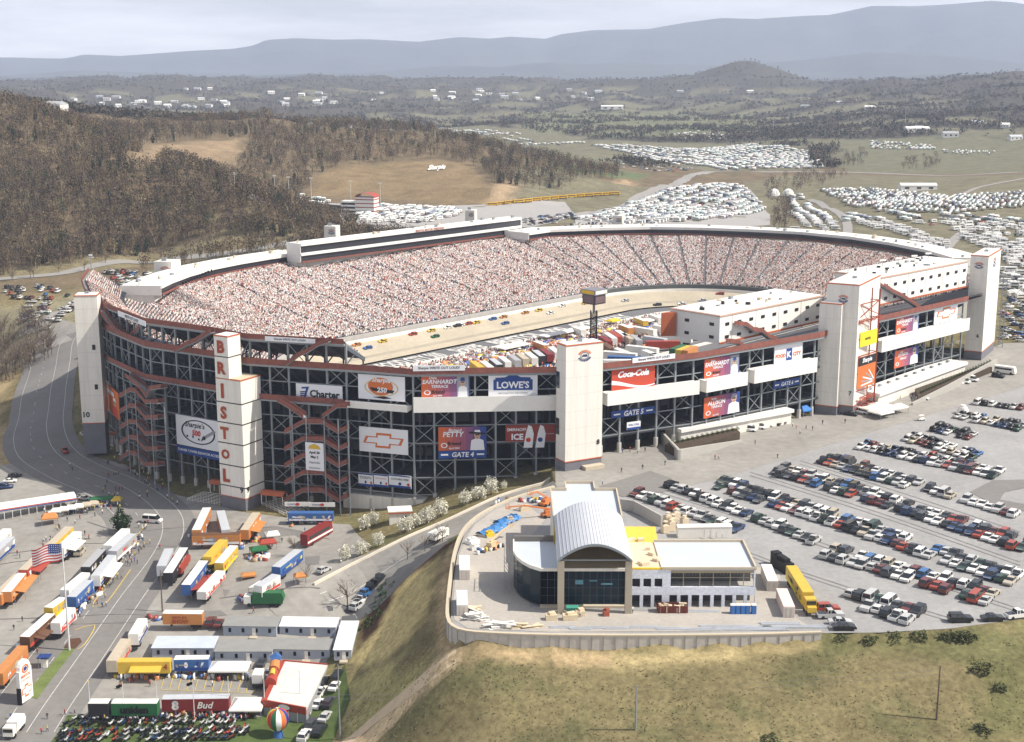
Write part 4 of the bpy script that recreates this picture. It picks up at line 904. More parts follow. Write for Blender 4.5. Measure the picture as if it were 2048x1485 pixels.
tz=thing('stair_tower',(-70,421,-18),'open steel stair tower with rust zigzag flights between the BRISTOL and chevron signs','stair tower')
lv=[844,878,911,945,980]
for k,y in enumerate(lv):
    flights('',[pl(575,y+20),pl(612,y),pl(650,y),pl(682,y+20),pl(700,y+12)],'',2.2,parent=tz)
    flights('',[pl(575,y+20),pl(590,y+8),pl(612,y+1)],'',2.2,parent=tz) if False else None
flights('',[pl(560,800),pl(575,808),pl(613,833)],'',2.2,parent=tz); flights('',[pl(650,833),pl(680,812),pl(700,812)],'',2.2,parent=tz)
for x in (584,612,648,676,696):
    for d in (4.0,6.4):
        q=onplane((-51,421),(-82,430),d)(x,840); b=B(); b.bar((q[0],q[1],-19),(q[0],q[1],13),.35); b.build('post',STEEL,tz)
for k in range(4):
    for (x0,x1) in ((584,612),(612,648),(648,676)):
        b=B(); p=pl(x0,lv[k]+10);q=pl(x1,lv[k+1]+6); b.bar(p,q,.18); b.build('brace',STEEL,tz)
pl=onplane((-120.5,457),(-140,484),3.0)
ty=thing('stair_tower',(-128,465,-18),'shaded steel stair tower with zigzag flights near the left end beside tower 10','stair tower')
for k,y in enumerate([805,836,868,899,930]):
    flights('',[pl(253,y-12),pl(273,y-24),pl(285,y-22),pl(304,y),pl(330,y)],'',2.4,parent=ty)
for x in (255,273,303,330):
    for d in (3,5.6):
        q=onplane((-120.5,457),(-140,484),d)(x,840); b=B(); b.bar((q[0],q[1],-19),(q[0],q[1],12),.32); b.build('post',STEEL,ty)
flights('',[pl(263,752),pl(290,772),pl(305,795)],'',2.2,parent=ty); flights('',[pl(305,795),pl(312,778),pl(335,775)],'',2.2,parent=ty)
pl=onplane((-140,484),(-158,518),2.0); pl2=onplane((-95,441),(-140,484),2.0); 
flights('rim_stair',[pl(202,613),pl2(228,648),pl2(245,664),pl2(263,678)],'long rust stair dropping from the top rim at the left corner')
flights('rim_stair',[pl2(263,678),pl2(282,664),pl2(300,645)],'short rust stair climbing to the rim right of the left corner V')
pl=onplane((-82,430),(-112,450),2.0); flights('rim_stair',[pl(430,664),pl(400,682),pl(380,690),pl(358,703)],'rust stair on the rim just left of the BRISTOL tower top')
pl=onplane((-51,421),(-82,430),2.0); flights('rim_stair',[pl(662,682),pl(640,690),pl(620,703),pl(600,712),pl(576,730)],'rust stair on the rim above the white Charter sign')
flights('suite_stair',[tuple(V(x,y,A1,n1)+np.append(n1*.5,0)) for x,y in ((1466,650),(1482,650),(1498,662),(1512,662),(1530,676),(1540,678),(1556,698))],'rust outside stair stepping down the white suite box left of tower 7',1.8)
flights('suite_stair',[tuple(V(x,y,A1,n1)+np.append(n1*1.5,0)) for x,y in ((1444,684),(1462,685),(1484,705),(1500,700))],'short rust stair at the left foot of the white suite box',1.8)
n2=np.array([fS2.n[0],fS2.n[1]])
flights('suite_stair',[tuple(V(x,y,A2,n2)+np.append(n2*.5,0)) for x,y in ((1757,572),(1775,584),(1792,592),(1815,606),(1836,622),(1850,618))],'rust outside stair running down from the top of tower 7',1.8)
# ================================================================ billboards on the facade
GO=[M('sign_grade_%d'%i,(.62*(1-i/6)+.03*(i/6),.13*(1-i/6)+.06*(i/6),.04*(1-i/6)+.26*(i/6)),.6,var=0) for i in range(7)]
SW=M('sign_white',(.78,.79,.82),.6,var=0); SK=M('sign_black',(.02,.02,.02),.6,var=0); SR=M('sign_red',(.55,.06,.04),.6,var=0); SB=M('sign_blue',(.02,.06,.25),.6,var=0); SO=M('sign_orange',(.62,.16,.04),.6,var=0); SG=M('sign_grey',(.30,.31,.33),.6,var=0); SKIN=M('sign_skin',(.55,.34,.24),.6,var=0); SY=M('sign_yellow',(.72,.60,.03),.6,var=0); SGD=M('sign_gold',(.65,.42,.05),.6,var=0)
SM_=[SW,SK,SR,SB,SO,SG,SKIN,SY,SGD]   # 0 white 1 black 2 red 3 blue 4 orange 5 grey 6 skin 7 yellow 8 gold
def signat(a,c,d,x0,yt,yb,x1,name,label,draw,panel=SW,cat='billboard',t=.3):
    o,u,n=seg(a,c,d); p=V(x0,yb,o,n); q=V(x1,yb,o,n); z1=V(x0,yt,o,n)[2]; z0=p[2]
    if (q-p)[:2]@u<0: u=-u
    w=np.hypot(*(q-p)[:2]); f=Face((p[0],p[1],z0),(*u,0),(*n,0),w,z1-z0)
    T=thing(name,(p[0],p[1],z0),label,cat); b=B(); f.slab(b,t); b.build('panel',panel,T)
    if draw: 
        b=B(); draw(f,b)
        if b.V: b.build('artwork',SM_,T)
    return T,f
def grad(f,b2,T):
    b=B()
    for i in range(7): f.rect(b,i/7,0,(i+1)/7,1,i,.03)
    b.build('colour_ground',GO,T)
def bowtie(f,b,cx=.5,cy=.5,w=.84,h=.6,mo=4,mi=0):
    q=lambda k,d,m:f.poly(b,[(cx+w*k*x,cy+h*k2*y) for (x,y),k2 in [((a,c),k) for a,c in [(-.5,-.28),(-.2,-.28),(-.2,-.5),(.2,-.5),(.2,-.28),(.43,-.28),(.5,.28),(.2,.28),(.2,.5),(-.2,.5),(-.2,.28),(-.43,.28)]]],m,d)
    # three bars so the shape stays simple to fill
    for k,d,m in ((1,.05,mo),(.80,.08,mi)):
        kx=w*(k if k==1 else .86); ky=h*k*(1 if k==1 else .88)
        f.poly(b,[(cx-.5*kx,cy-.24*ky),(cx+.43*kx,cy-.24*ky),(cx+.5*kx,cy+.24*ky),(cx-.43*kx,cy+.24*ky)],m,d)
        s=.17 if k==1 else .15
        f.poly(b,[(cx-(s+.03)*kx,cy-.5*ky),(cx+s*kx,cy-.5*ky),(cx+(s+.03)*kx,cy+.5*ky),(cx-s*kx,cy+.5*ky)],m,d+.01)
def man(f,b,cx,w,shirt=0,hat=0,h=1.,y0=0,face=True):
    f.poly(b,[(cx-w*.5,y0),(cx+w*.5,y0),(cx+w*.42,y0+.42*h),(cx+w*.12,y0+.5*h),(cx-w*.12,y0+.5*h),(cx-w*.42,y0+.42*h)],shirt,.06)
    f.ell(b,cx,y0+.64*h,w*.22,.17*h,6,.07); f.poly(b,[(cx-w*.26,y0+.70*h),(cx+w*.26,y0+.70*h),(cx+w*.17,y0+.86*h),(cx-w*.17,y0+.86*h)],hat,.09)
    f.rect(b,cx-w*.15,y0+.63*h,cx+w*.15,y0+.68*h,1,.09); f.rect(b,cx-w*.07,y0+.545*h,cx+w*.07,y0+.56*h,1,.09)
SLa,SLc=(-51,421),(-30,414); SMa,SMc=(-30,414),(13.7,417)
def d1(f,b):
    f.ell(b,.48,.55,.27,.36,4); f.poly(b,[(.25,.5),(.78,.42),(.74,.3),(.3,.36)],1,.07); f.text(b,'Sharpie',.25,.66,.75,.92,0,.1,.03,.2); f.text(b,'250',.36,.3,.66,.52,0,.1,.04,.2); f.ring(b,.5,.5,.36,.34,.06,8,.09); f.poly(b,[(.3,.1),(.55,.17),(.72,.1),(.55,.05)],1)
signat(SLa,SLc,.9,717,748,797,810,'billboard','white billboard with an orange racing emblem reading 250',d1)
def d5(f,b): f.ring(b,.5,.5,.5,.5,.02,5) if False else None; bowtie(f,b)
signat(SLa,SLc,.9,719,853,902,816,'billboard','white billboard with a big orange bow-tie cross, above three small gate signs',d5)
def grads(a,c,x0,yt,yb,x1,label,lines,person,name='billboard'):
    T,f=signat(a,c,.9,x0,yt,yb,x1,name,label,None,SB); grad(f,None,T); b=B()
    for (tx,xx0,yy0,xx1,yy1,m) in lines: f.text(b,tx,xx0,yy0,xx1,yy1,m,.1,.03,.15)
    person(f,b); f.ring(b,.12,.22,.07,.11,.35,0); b.build('artwork',SM_,T); return T,f
grads(SMa,SMc,843,750,796,940,'EARNHARDT TERRACE billboard left of the navy house-shape sign',[('Dale',.15,.80,.32,.93,0),('EARNHARDT',.02,.58,.74,.80,0),('TERRACE',.1,.42,.66,.55,0),('Bristol',.2,.16,.48,.32,1),('April 2004',.05,.03,.6,.12,0)],lambda f,b:(f.rect(b,.73,.02,.97,.98,5,.05),man(f,b,.85,.2,0,3,1.)))
T,f=signat(SMa,SMc,.9,977,746,793,1075,'billboard','white billboard with a navy gabled house shape reading LOWE\'S',lambda f,b:(f.poly(b,[(.10,.25),(.90,.25),(.90,.70),(.10,.70)],3),f.poly(b,[(.14,.69),(.86,.69),(.86,.78),(.66,.8),(.5,.96),(.34,.8),(.14,.78)],3,.05),f.text(b,"LOWE'S",.17,.31,.83,.64,0,.1,.03),f.text(b,'Improving Home Improvement',.1,.08,.9,.17,1,.08,.0)))
T,f=grads(SMa,SMc,877,855,902,973,'orange and blue PETTY billboard above the Gate 4 strip',[('Richard',.2,.80,.5,.93,0),('PETTY',.08,.58,.55,.80,0),('Bristol',.18,.22,.48,.38,1),('April 2004',.05,.04,.6,.14,0)],lambda f,b:(man(f,b,.81,.30,0,0,1.),f.poly(b,[(.62,.72),(.99,.66),(.97,.74),(.66,.80)],1,.1)))
def gate(a,c,x0,yt,yb,x1,n,label): return signat(a,c,.95,x0,yt,yb,x1,'gate_sign',label,lambda f,b:(f.text(b,'GATE '+n,.28,.12,.74,.88,0,.08,.03,.15),f.text(b,'Kroger',.04,.25,.22,.75,0,.08,.0,.2) if False else (f.rect(b,.05,.4,.2,.6,0,.05),f.rect(b,.8,.4,.95,.6,0,.05))),SB,'gate sign')
gate(SMa,SMc,877,902.5,918,973,'4','long navy strip sign reading GATE 4 in white italics')
T,f=signat(SMa,SMc,.9,1011,851,884,1110,'billboard','dark red billboard reading SMIRNOFF ICE with two tall white bottles',lambda f,b:(f.text(b,'SMIRNOFF',.03,.55,.42,.9,0,.08,.02),f.text(b,'ICE',.1,.1,.38,.48,0,.08,.04),[ (f.poly(b,[(x,-.38),(x+.18,-.38),(x+.21,.45),(x+.17,.9),(x+.10,1.0),(x+.05,.5)],0,.15),f.ell(b,x+.1,.1,.05,.14,c,.18)) for x,c in ((.36,2),(.6,3))],f.text(b,'Intensely Good',.78,.3,.98,.6,0,.08,.0)),M('sign_maroon',(.25,.04,.03),.6,var=0))
for (x0,x1,yt,yb,tx,mp,lb) in ((717,746,946,971,'TICKETS',SW,'small white sign with a round blue emblem, leftmost of three under the bow-tie cross sign'),(748,776,948,973,'VISITOR CENTER',SW,'small white sign with red lettering, middle of three under the bow-tie cross sign'),(778,822,949,974,'COOLERS HERE',SW,'wider white sign with a red diamond, rightmost of three under the bow-tie cross sign')):
    signat(SLa,SLc,.9,x0,yt,yb,x1,'gate_notice',lb,lambda f,b:(f.rect(b,0,0,1,.18,3,.04),f.rect(b,0,.9,1,1,3,.04),f.text(b,tx,.1,.5,.9,.85,2 if 'VIS' in tx else 1,.08,.01),f.ell(b,.5,.32,.07,.12,3),f.poly(b,[(.8,.3),(.88,.45),(.96,.3),(.88,.15)],2,.06)),mp,'sign')
T,f=signat((-51,421),(-82,430),.9,593,767,808,685,'billboard','white billboard reading Charter beside a blue swirl mark',lambda f,b:(f.text(b,'Charter',.30,.36,.95,.76,1,.08,.035),f.text(b,'GET HOOKED',.32,.14,.85,.28,5,.08,.0),[f.poly(b,[(.08,.62-.09*k),(.22,.66-.09*k),(.25,.62-.09*k),(.1,.56-.09*k)],k and 3 or 1) for k in range(3)],f.poly(b,[(.12,.84),(.29,.88),(.19,.28),(.16,.28),(.22,.78),(.13,.76)],3,.07)))
def dsh(f,b): f.ring(b,.5,.52,.38,.40,.09,1,.06,36); f.text(b,"Sharpie's",.2,.6,.66,.84,1,.09,.02,.2); f.text(b,'500',.30,.38,.62,.58,2,.09,.05,.1); f.poly(b,[(.6,.28),(.9,.62),(.86,.68),(.58,.38)],5,.09); f.poly(b,[(.6,.28),(.68,.38),(.62,.44),(.55,.24)],1,.1); [f.ell(b,.25+.13*k,.34-.05*(k==2),.02,.04,1) for k in range(4)]
T,f=signat((-95,441),(-120.5,457),1.2,354,829,888,442,'billboard','large white billboard with a black oval reading 500 and a marker pen',dsh)
signat((-95,441),(-120.5,457),1.25,354,890,905,442,'gate_strip','navy strip under the oval 500 sign with white lettering',lambda f,b:f.text(b,'TURNER TOWER ELEVATOR ACCESS',.03,.3,.97,.75,0,.08,.02),SB,'sign')
signat((-51,421),(-82,430),6.9,612,885,940,648,'hanging_banner','tall white banner reading April 30 May 2 hung on the stair tower',lambda f,b:(f.poly(b,[(.15,.78),(.85,.78),(.75,.9),(.5,.97),(.25,.9)],8),f.text(b,'April 30',.1,.58,.9,.70,1,.08,.04),f.text(b,'May 2',.18,.42,.82,.54,1,.08,.04),f.text(b,'Nashville',.2,.24,.8,.34,5,.08,.02),f.text(b,'DRAGWAY',.1,.06,.9,.12,1,.08,0)),SW,'banner')
T,f=signat((-140,484),(-158,518),1.5,217,770,820,238,'billboard','orange and blue angled billboard in shade beside tower 10',lambda f,b:(f.rect(b,.06,.7,.6,.85,0),man(f,b,.65,.5,2,0,.8)),SO)
S5a,S5c=(27.6,422),(58,438)
def coke(f,b):
    f.text(b,'Coca-Cola',.14,.50,.86,.88,0,.09,.05,.35)
    n=16; up=lambda x:.34+.14*math.cos(x*3.9+.3)-.10*x; 
    for i in range(n):
        x,y=i/n,(i+1)/n; f.poly(b,[(x,up(x)-.18+.14*x),(y,up(y)-.18+.14*y),(y,up(y)),(x,up(x))],0,.06)
signat(S5a,S5c,.9,1223,737,785,1309,'billboard','red billboard reading Coca-Cola in white script over a white wave',coke,M('cola_red',(.50,.07,.035),.6,var=0))
gate(S5a,S5c,1223,824,838,1309,'5','navy strip sign reading GATE 5 right of tower 8')
signat(S5a,S5c,.9,1254,846,861,1281,'notice_sign','small white sign under the Gate 5 strip',lambda f,b:(f.rect(b,0,0,1,.3,3),f.text(b,'WILL CALL',.1,.45,.9,.85,3,.08,.02)),SW,'sign')
S6a,S6c=(58,438),(104,472)
EL=[('Dale',.15,.80,.32,.93,0),('EARNHARDT',.02,.58,.70,.80,0),('TERRACE',.1,.42,.66,.55,0),('Bristol',.2,.16,.48,.32,1),('April 2004',.05,.03,.6,.12,0)]
grads(S6a,S6c,1408,720,758,1478,'orange and blue EARNHARDT billboard just left of the white suite box stairs',EL,lambda f,b:(f.rect(b,.73,.02,.97,.98,5,.05),man(f,b,.85,.2,0,3,1.)))
grads(S6a,S6c,1407,797,838,1478,'orange and blue billboard with a large smiling face, above the white booth roof',[('Bobby',.15,.80,.4,.93,0),('ALLISON',.02,.58,.66,.80,0),('TERRACE',.1,.42,.6,.55,0),('April 2004',.05,.03,.6,.12,0)],lambda f,b:(man(f,b,.83,.34,0,5,1.1)))
signat(S6a,S6c,.9,1548,694,735,1603,'billboard','white billboard reading FOOD CITY with a navy K in the middle',lambda f,b:(f.text(b,'FOOD',.04,.38,.40,.60,4,.08,.05),f.text(b,'CITY',.66,.38,.96,.60,4,.08,.05),f.rect(b,.42,.22,.63,.80,3,.06),f.text(b,'K',.45,.3,.60,.72,0,.09,.04)))
gate(S6a,S6c,1547,765,779,1599,'6','navy strip sign reading GATE 6 left of tower 7')
S7a,S7c=(134,505),(179,548)
grads(S7a,S7c,1791,637,670,1836,'orange and blue EARNHARDT billboard on the far right upper facade',EL,lambda f,b:(f.rect(b,.73,.02,.97,.98,5,.05),man(f,b,.85,.2,0,3,1.)))
grads(S7a,S7c,1788,704,738,1834,'orange and blue billboard with a face low on the far right facade',[('Junior',.15,.80,.4,.93,0),('JOHNSON',.02,.58,.66,.80,0),('TERRACE',.1,.42,.6,.55,0)],lambda f,b:(man(f,b,.83,.34,0,5,1.1)))
signat(S7a,S7c,.9,1868,613,650,1913,'billboard','white billboard with an orange-outlined bow-tie cross on the far right facade',d5)
# rail banners
def wbanner(a,c,x0,yt,yb,x1,label,tx): signat(a,c,2.35,x0,yt,yb,x1,'rail_banner',label,lambda f,b:f.text(b,tx,.03,.2,.97,.8,1,.05,.02),SW,'banner',.1)
wbanner(SMa,SMc,826,732,743,930,'white cloth banner reading WRITE OUT LOUD on the front rim left of tower 8','Sharpie WRITE OUT LOUD!')
wbanner(S5a,S5c,1265,717,727,1350,'white cloth banner on the rim right of tower 8','Sharpie WRITE OUT LOUD!')
wbanner((-51,421),(-82,430),530,673,682,630,'white cloth banner on the upper rim between the BRISTOL tower and the stair','Sharpie WRITE OUT LOUD!')
wbanner((-120.5,457),(-140,484),236,622,632,290,'white cloth banner on the upper rim at the left corner','WRITE OUT LOUD!')
wbanner((-95,441),(-140,484),288,672,682,345,'white cloth banner on the middle rim left of the BRISTOL tower','WRITE OUT LOUD!')
# red sign scaffold at tower 7
MR=M('scaffold_red',(.30,.06,.035),.6)
q0=P(1706,830,0); q1=P(1747,815,0); u=unit(q1-q0); n=np.array([u[1],-u[0]]); w=np.hypot(*(q1-q0)); zt=zat(q0,605); t=thing('sign_scaffold',(*q0,0),'tall red truss scaffold holding a yellow panel and an orange pen banner before tower 7','sign scaffold')
b=B()
for k in (0,1):
    for d in (0,-3.): p=q0+u*w*k+n*d; b.bar((*p,0),(*p,zt+(3 if k else 0)),.5)
for z in np.linspace(2,zt-1,7): 
    for d in (0,-3.): b.bar((*(q0+n*d),z),(*(q1+n*d),z),.3)
    for k in (0,1): b.bar((*(q0+u*w*k),z),(*(q0+u*w*k-n*3),z),.25)
for z0,z1 in ((zt-6,zt-1),(1.5,5)): b.bar((*q0,z0),(*q1,z1),.25); b.bar((*q1,z0),(*q0,z1),.25)
b.build('truss',MR,t)
def fz(y): return zat(q0,y)
z1,z0=fz(668),fz(697)
f=Face((*(q0+u*w*.12+n*.3),z0),(*u,0),(*n,0),w*.82,z1-z0); b=B(); f.slab(b,.25); b.build('yellow_panel',SY,t); b=B(); f.text(b,'NEXTEL',.12,.42,.78,.58,1,.1,.03); b.build('lettering',[SK,SK],t)
z1,z0=fz(718),fz(780); f=Face((*(q0+u*w*.08+n*.3),z0),(*u,0),(*n,0),w*.86,z1-z0); b=B(); f.slab(b,.25); b.build('pen_banner',SO,t)
b=B(); f.rect(b,0,.72,1,1,1,.04); f.text(b,'Sharpie',.08,.76,.92,.96,0,.08,.03,.2)
for k,c in enumerate((0,5,0,5,0)): 
    a=R(140-k*17 if False else 118+k*17); L_=.52; cx,cy=.98,.12; dx,dy=math.cos(a)*L_*1.5,math.sin(a)*L_*.9; b_=(cx+dx*.15,cy+dy*.15); e=(max(.04,cx+dx),cy+dy); nx,ny=-dy*.045,dx*.03; f.poly(b,[(b_[0]-nx,b_[1]-ny),(b_[0]+nx,b_[1]+ny),(e[0]+nx,e[1]+ny),(e[0]-nx,e[1]-ny)][::-1],c,.07)
b.build('artwork',SM_,t)
for (yt,yb,tx) in ((640,650,'BRISTOL  MOTOR'),(797,806,'SPEEDWAY')):
    z1,z0=fz(yt),fz(yb); f=Face((*(q0-u*.5+n*.5),z0),(*u,0),(*n,0),w+2,z1-z0); b=B(); f.text(b,tx,0,0,1,1,0,.05,.05); b.build('lettering',MR,t)
# ---- low concession blocks, retaining walls and hedges along the foot of the front
def wallb(pts,z0,z1,th,name,mats,label,cat,group=None):
    b=B(); pts=[np.array(p,float)[:2] for p in pts]
    for i in range(len(pts)-1):
        u=unit(pts[i+1]-pts[i]); n=np.array([-u[1],u[0]])*th
        za=z1[i] if hasattr(z1,'__len__') else z1; zb=z1[i+1] if hasattr(z1,'__len__') else z1
        b.hexa([(*pts[i],z0),(*pts[i+1],z0),(*(pts[i+1]+n),z0),(*(pts[i]+n),z0),(*pts[i],za),(*pts[i+1],zb),(*(pts[i+1]+n),zb),(*(pts[i]+n),za)])
    return solo(b,name,mats,label,cat,group)
def kiosk(px0,py0,px1,py1,zr,dep,label):
    a=P(px0,py0,zr);c=P(px1,py1,zr); u=unit(c-a); n=np.array([-u[1],u[0]]); L_=np.hypot(*(c-a)); t=thing('concession_building',(*a,0),label,'concession building')
    b=B(); b.prism([tuple(a),tuple(c),tuple(c+n*dep),tuple(a+n*dep)],0,zr-.5); b.build('wall',CREAM,t)
    b=B(); b.prism([tuple(a-n*.8-u*.5),tuple(c-n*.8+u*.5),tuple(c+n*(dep+.2)+u*.5),tuple(a+n*(dep+.2)-u*.5)],zr-.5,zr+.6); b.build('roof',WHITE,t)
    for k in range(int(L_/7)): b=B(); p=a+u*(3+7*k)+n*dep*.6; b.box(p[0],p[1],zr+.6,1.2,1,.8,.7); b.build('roof_unit',STEEL,t)
    return t
kiosk(1362,862,1583,822,4.5,8,'long low white booth at the foot of the front below the smiling face')
kiosk(1757,790,1931,727,4.5,8,'long low white booth with flat roof on the far right before tower 6')
wallb([P(1322,886,0),P(1356,922,0),P(1420,905,0),P(1486,884,0)],-1,[3.6,3.4,2.4,.6],.8,'retaining_wall',M('block_wall',(.40,.385,.35),.9,var=.1),'pale block wall tapering down to the road in front of the booth below the face sign','wall')
b=B(); b.prism([tuple(P(1330,884,3.2)),tuple(P(1360,900,3.2)),tuple(P(1480,868,2)),tuple(P(1470,860,2))],0,2.6); solo(b,'planting_bed',M('bed_mulch',(.07,.05,.035),.95,var=.4,scale=.8),'dark raised bed with a row of small shrubs behind the tapering block wall','planting bed')
wallb([P(1826,812,0),P(1900,783,0),P(1994,738,0)],-.5,[1,2.6,4],.8,'retaining_wall',M('block_wall',(.40,.385,.35),.9,var=.1),'long pale block wall sloping up below the far right booth','wall')
b=B(); b.prism([tuple(P(1836,795,2)),tuple(P(1985,726,4)),tuple(P(1950,728,4)),tuple(P(1830,780,2))],0,2.4); solo(b,'planting_bed',M('bed_mulch',(.07,.05,.035),.95,var=.4,scale=.8),'dark raised bed behind the long block wall at the far right','planting bed')
t=thing('shrub_row',(*P(1900,765,0),0),'row of dark clipped shrubs above the long block wall','shrub row') if False else None
# white tents and gate clutter by tower 7
def tent(c,z,w,d,rot,label,mat=WHITE,h=2.4,ph=1.5,group=None,name='party_tent',cat='tent',gable=True,stripe=None):
    t=thing(name,(c[0],c[1],z),label,cat,group,rot)
    b=B()
    if gable:
        A=[(-w/2,-d/2,h),(w/2,-d/2,h),(w/2,d/2,h),(-w/2,d/2,h),(-w/2*.55,0,h+ph),(w/2*.55,0,h+ph)]
        b.add(A,[(0,1,5,4),(1,2,5),(2,3,4,5),(3,0,4)])
        b.add([(x,y,zz-.15) for x,y,zz in A],[(4,5,1,0),(5,2,1),(5,4,3,2),(4,0,3)])
    else: b.box(0,0,h,w,d,.25)
    b.build('canopy_roof',mat,t,False)
    b=B(); 
    for (x0,y0,x1,y1) in ((-w/2,-d/2,w/2,-d/2),(w/2,-d/2,w/2,d/2),(w/2,d/2,-w/2,d/2),(-w/2,d/2,-w/2,-d/2)): b.bar((x0,y0,h-.15),(x1,y1,h-.15),.06,h=.4)
    b.build('valance',stripe or mat,t,False)
    for x in (-w/2+.1,w/2-.1):
        for y in (-d/2+.1,d/2-.1): b=B(); b.bar((x,y,0),(x,y,h),.12); b.build('pole',STEEL,t,False)
    return t
for k,(x,y,w,d) in enumerate(((1745,815,7,6),(1762,822,7,6),(1775,815,6,6),(1758,808,6,5),(1795,812,6,5))):
    tent(P(x,y,2.5),0,w,d,R(35),['white tent nearest the red scaffold foot','white tent in the middle of the cluster by the red scaffold','white tent right of the cluster by the red scaffold','white tent behind the cluster by the red scaffold','white tent at the road end of the scaffold cluster'][k],h=2.3,ph=1,group='white tents by tower 7')
tent(P(1771,775,2.6),0,4,4,R(30),'blue canopy right of the red scaffold',BLUE_T:=M('blue_cloth',(.05,.20,.55),.7))
tent(P(1608,818,2.6),0,4,4,R(30),'blue canopy left of tower 7 on the apron',BLUE_T)
# ================================================================ building under construction
ZB=0.
cb=thing('unfinished_building',(10.6,293,0),'two-storey building under construction with a barrel-vaulted metal roof and dark glass front','building')
Yf=P(1120,1228)[1]+.4; xl,xr=10.1,26.6; yb=323.5; ze=12.6; zp=16.4
SHEET=M('zinc_sheet',(.55,.57,.61),.5,.05,var=.05,scale=.3); SHT2=M('roof_membrane',(.50,.54,.60),.8,var=.05,scale=.2); WRAP=M('house_wrap',(.66,.69,.76),.7,var=.25,scale=1.4); SHY=M('yellow_sheathing',(.72,.50,.07),.8,var=.08,scale=.5); PLY=M('roof_decking',(.62,.52,.38),.85,var=.12,scale=.3); CGL=M('curtain_glass',(.004,.016,.026),.12,var=0,spec=.25)
b=B(); N=22
arc=lambda k,dz=0:(xl+(xr-xl)*k/N, ze+(zp-ze)*math.sin(math.pi*k/N)**.85+dz)
y0=Yf-.6
b.grid([[(arc(k)[0],y0,arc(k)[1]),(arc(k)[0],yb,arc(k)[1])] for k in range(N+1)])
b.build('vault_roof',SHEET,cb,smooth=True)
b=B(); b.grid([[(arc(k)[0],y0,arc(k)[1]-.12),(arc(k)[0],yb,arc(k)[1]-.12)] for k in range(N+1)][::-1]); b.build('vault_lining',M('vault_lining',(.35,.33,.28),.8),cb)
b=B()
for k in range(N): a,c=arc(k),arc(k+1); b.hexa([(a[0],y0-.3,a[1]-.45),(c[0],y0-.3,c[1]-.45),(c[0],y0,c[1]-.45),(a[0],y0,a[1]-.45),(a[0],y0-.3,a[1]+.1),(c[0],y0-.3,c[1]+.1),(c[0],y0,c[1]+.1),(a[0],y0,a[1]+.1)])
b.build('arch_rim',STEEL,cb)
b=B()
for k in range(1,N): 
    if k%1==0: a=arc(k); b.bar((a[0],y0+.3,a[1]+.03),(a[0],yb,a[1]+.03),.07,h=.1)
b.build('standing_seams',SHEET,cb)
for x in (xl+.75,xr-.75):
    b=B(); b.box(x,Yf,-.2,1.45,1.45,ze); b.build('column',M('precast_column',(.40,.35,.27),.85,var=.1,scale=.3),cb)
b=B(); b.bar((xl,Yf,ze-.1),(xr,Yf,ze-.1),.3); b.build('tie_beam',STEEL,cb)
# yellow rear gable inside the vault and the hall walls
b=B(); b.box((xl+xr)/2,yb-8,0,xr-xl-1,.4,ze+.2); b.box((xl+xr)/2,yb-8.2,ze-3.5,9,.3,5.6); b.build('inner_gable',SHY,cb)
b=B(); b.box(xl+.3,(Yf+4+yb)/2,8.0,.3,yb-Yf-5,ze-8); b.box(xr-.3,(Yf+4+yb)/2,8.0,.3,yb-Yf-5,ze-8); b.build('side_wall',CREAM,cb)
b=B(); b.prism([(xl+.2,Yf+4.2),(xr-.2,Yf+4.2),(xr-.2,yb-8.2),(xl+.2,yb-8.2)],8.2,8.6); b.build('hall_roof',PLY,cb)
# rear flat roof block
zr=12.2; e0=P(1101,982,zr); e1=P(1232,980,zr); e2=P(1186,965,zr); e3=P(1130,968,zr)
xs0=e0[0]; xs1=e1[0]; Yb=e0[1]; Yn=e3[1]
poly=[(xl,yb-.5),(xr,yb-.5),(xs1,Yb),(e2[0],Yb),(e2[0],Yn),(e3[0],Yn),(e3[0],Yb),(xs0,Yb)]
b=B(); b.prism(poly,0,zr-.4); b.build('rear_block',SHY if False else CREAM,cb)
b=B(); b.prism(poly,zr-.38,zr); b.build('rear_roof',SHT2,cb)
b=B()
for i in range(1,len(poly)):
    p,q=poly[i],poly[(i+1)%len(poly)]; b.bar((*p,zr+.35),(*q,zr+.35),.35,h=.8)
b.build('parapet',TAN,cb)
b=B(); b.bar((xl-.1,yb-12,0),(xl-.1,yb-12,0.1),.1); b.obox((xl-.15,yb-9,1),(0,9,0),(.1,0,0),(0,0,ze-1.3)); b.build('side_sheathing',SHY,cb)
# front glass
Yg=297.1; zg=8.6
b=B(); b.prism([(6.4,Yg),(25.5,Yg),(25.5,Yg+8),(6.4,Yg+8)],.6,zg-.1); b.build('glass_front',CGL,cb)
fg=Face((6.4,Yg-.05,.6),(1,0,0),(0,-1,0),19.1,zg-.7); b=B()
for k in range(1,12): fg.rect(b,k/12-.003,0,k/12+.003,1,0,.03)
for k in (.26,.5,.74): fg.rect(b,0,k,1,k+.012,0,.035)
b.build('mullion',M('mullion_dark',(.05,.07,.09),.5,var=0),cb)
b=B(); b.box(16,Yg-.5,0,19.4,1.2,.6); b.build('plinth',TAN,cb)
for x,z,w,h in ((20,5.3,2.6,.35),(14.2,5.4,1.8,1.),(17.3,6.1,1.8,.25)): b=B(); b.obox((x,Yg-.12,z),(w,0,0),(0,.06,0),(0,0,h)); b.build('glass_panel',M('pale_glass',(.12,.28,.36),.2,var=0),cb)
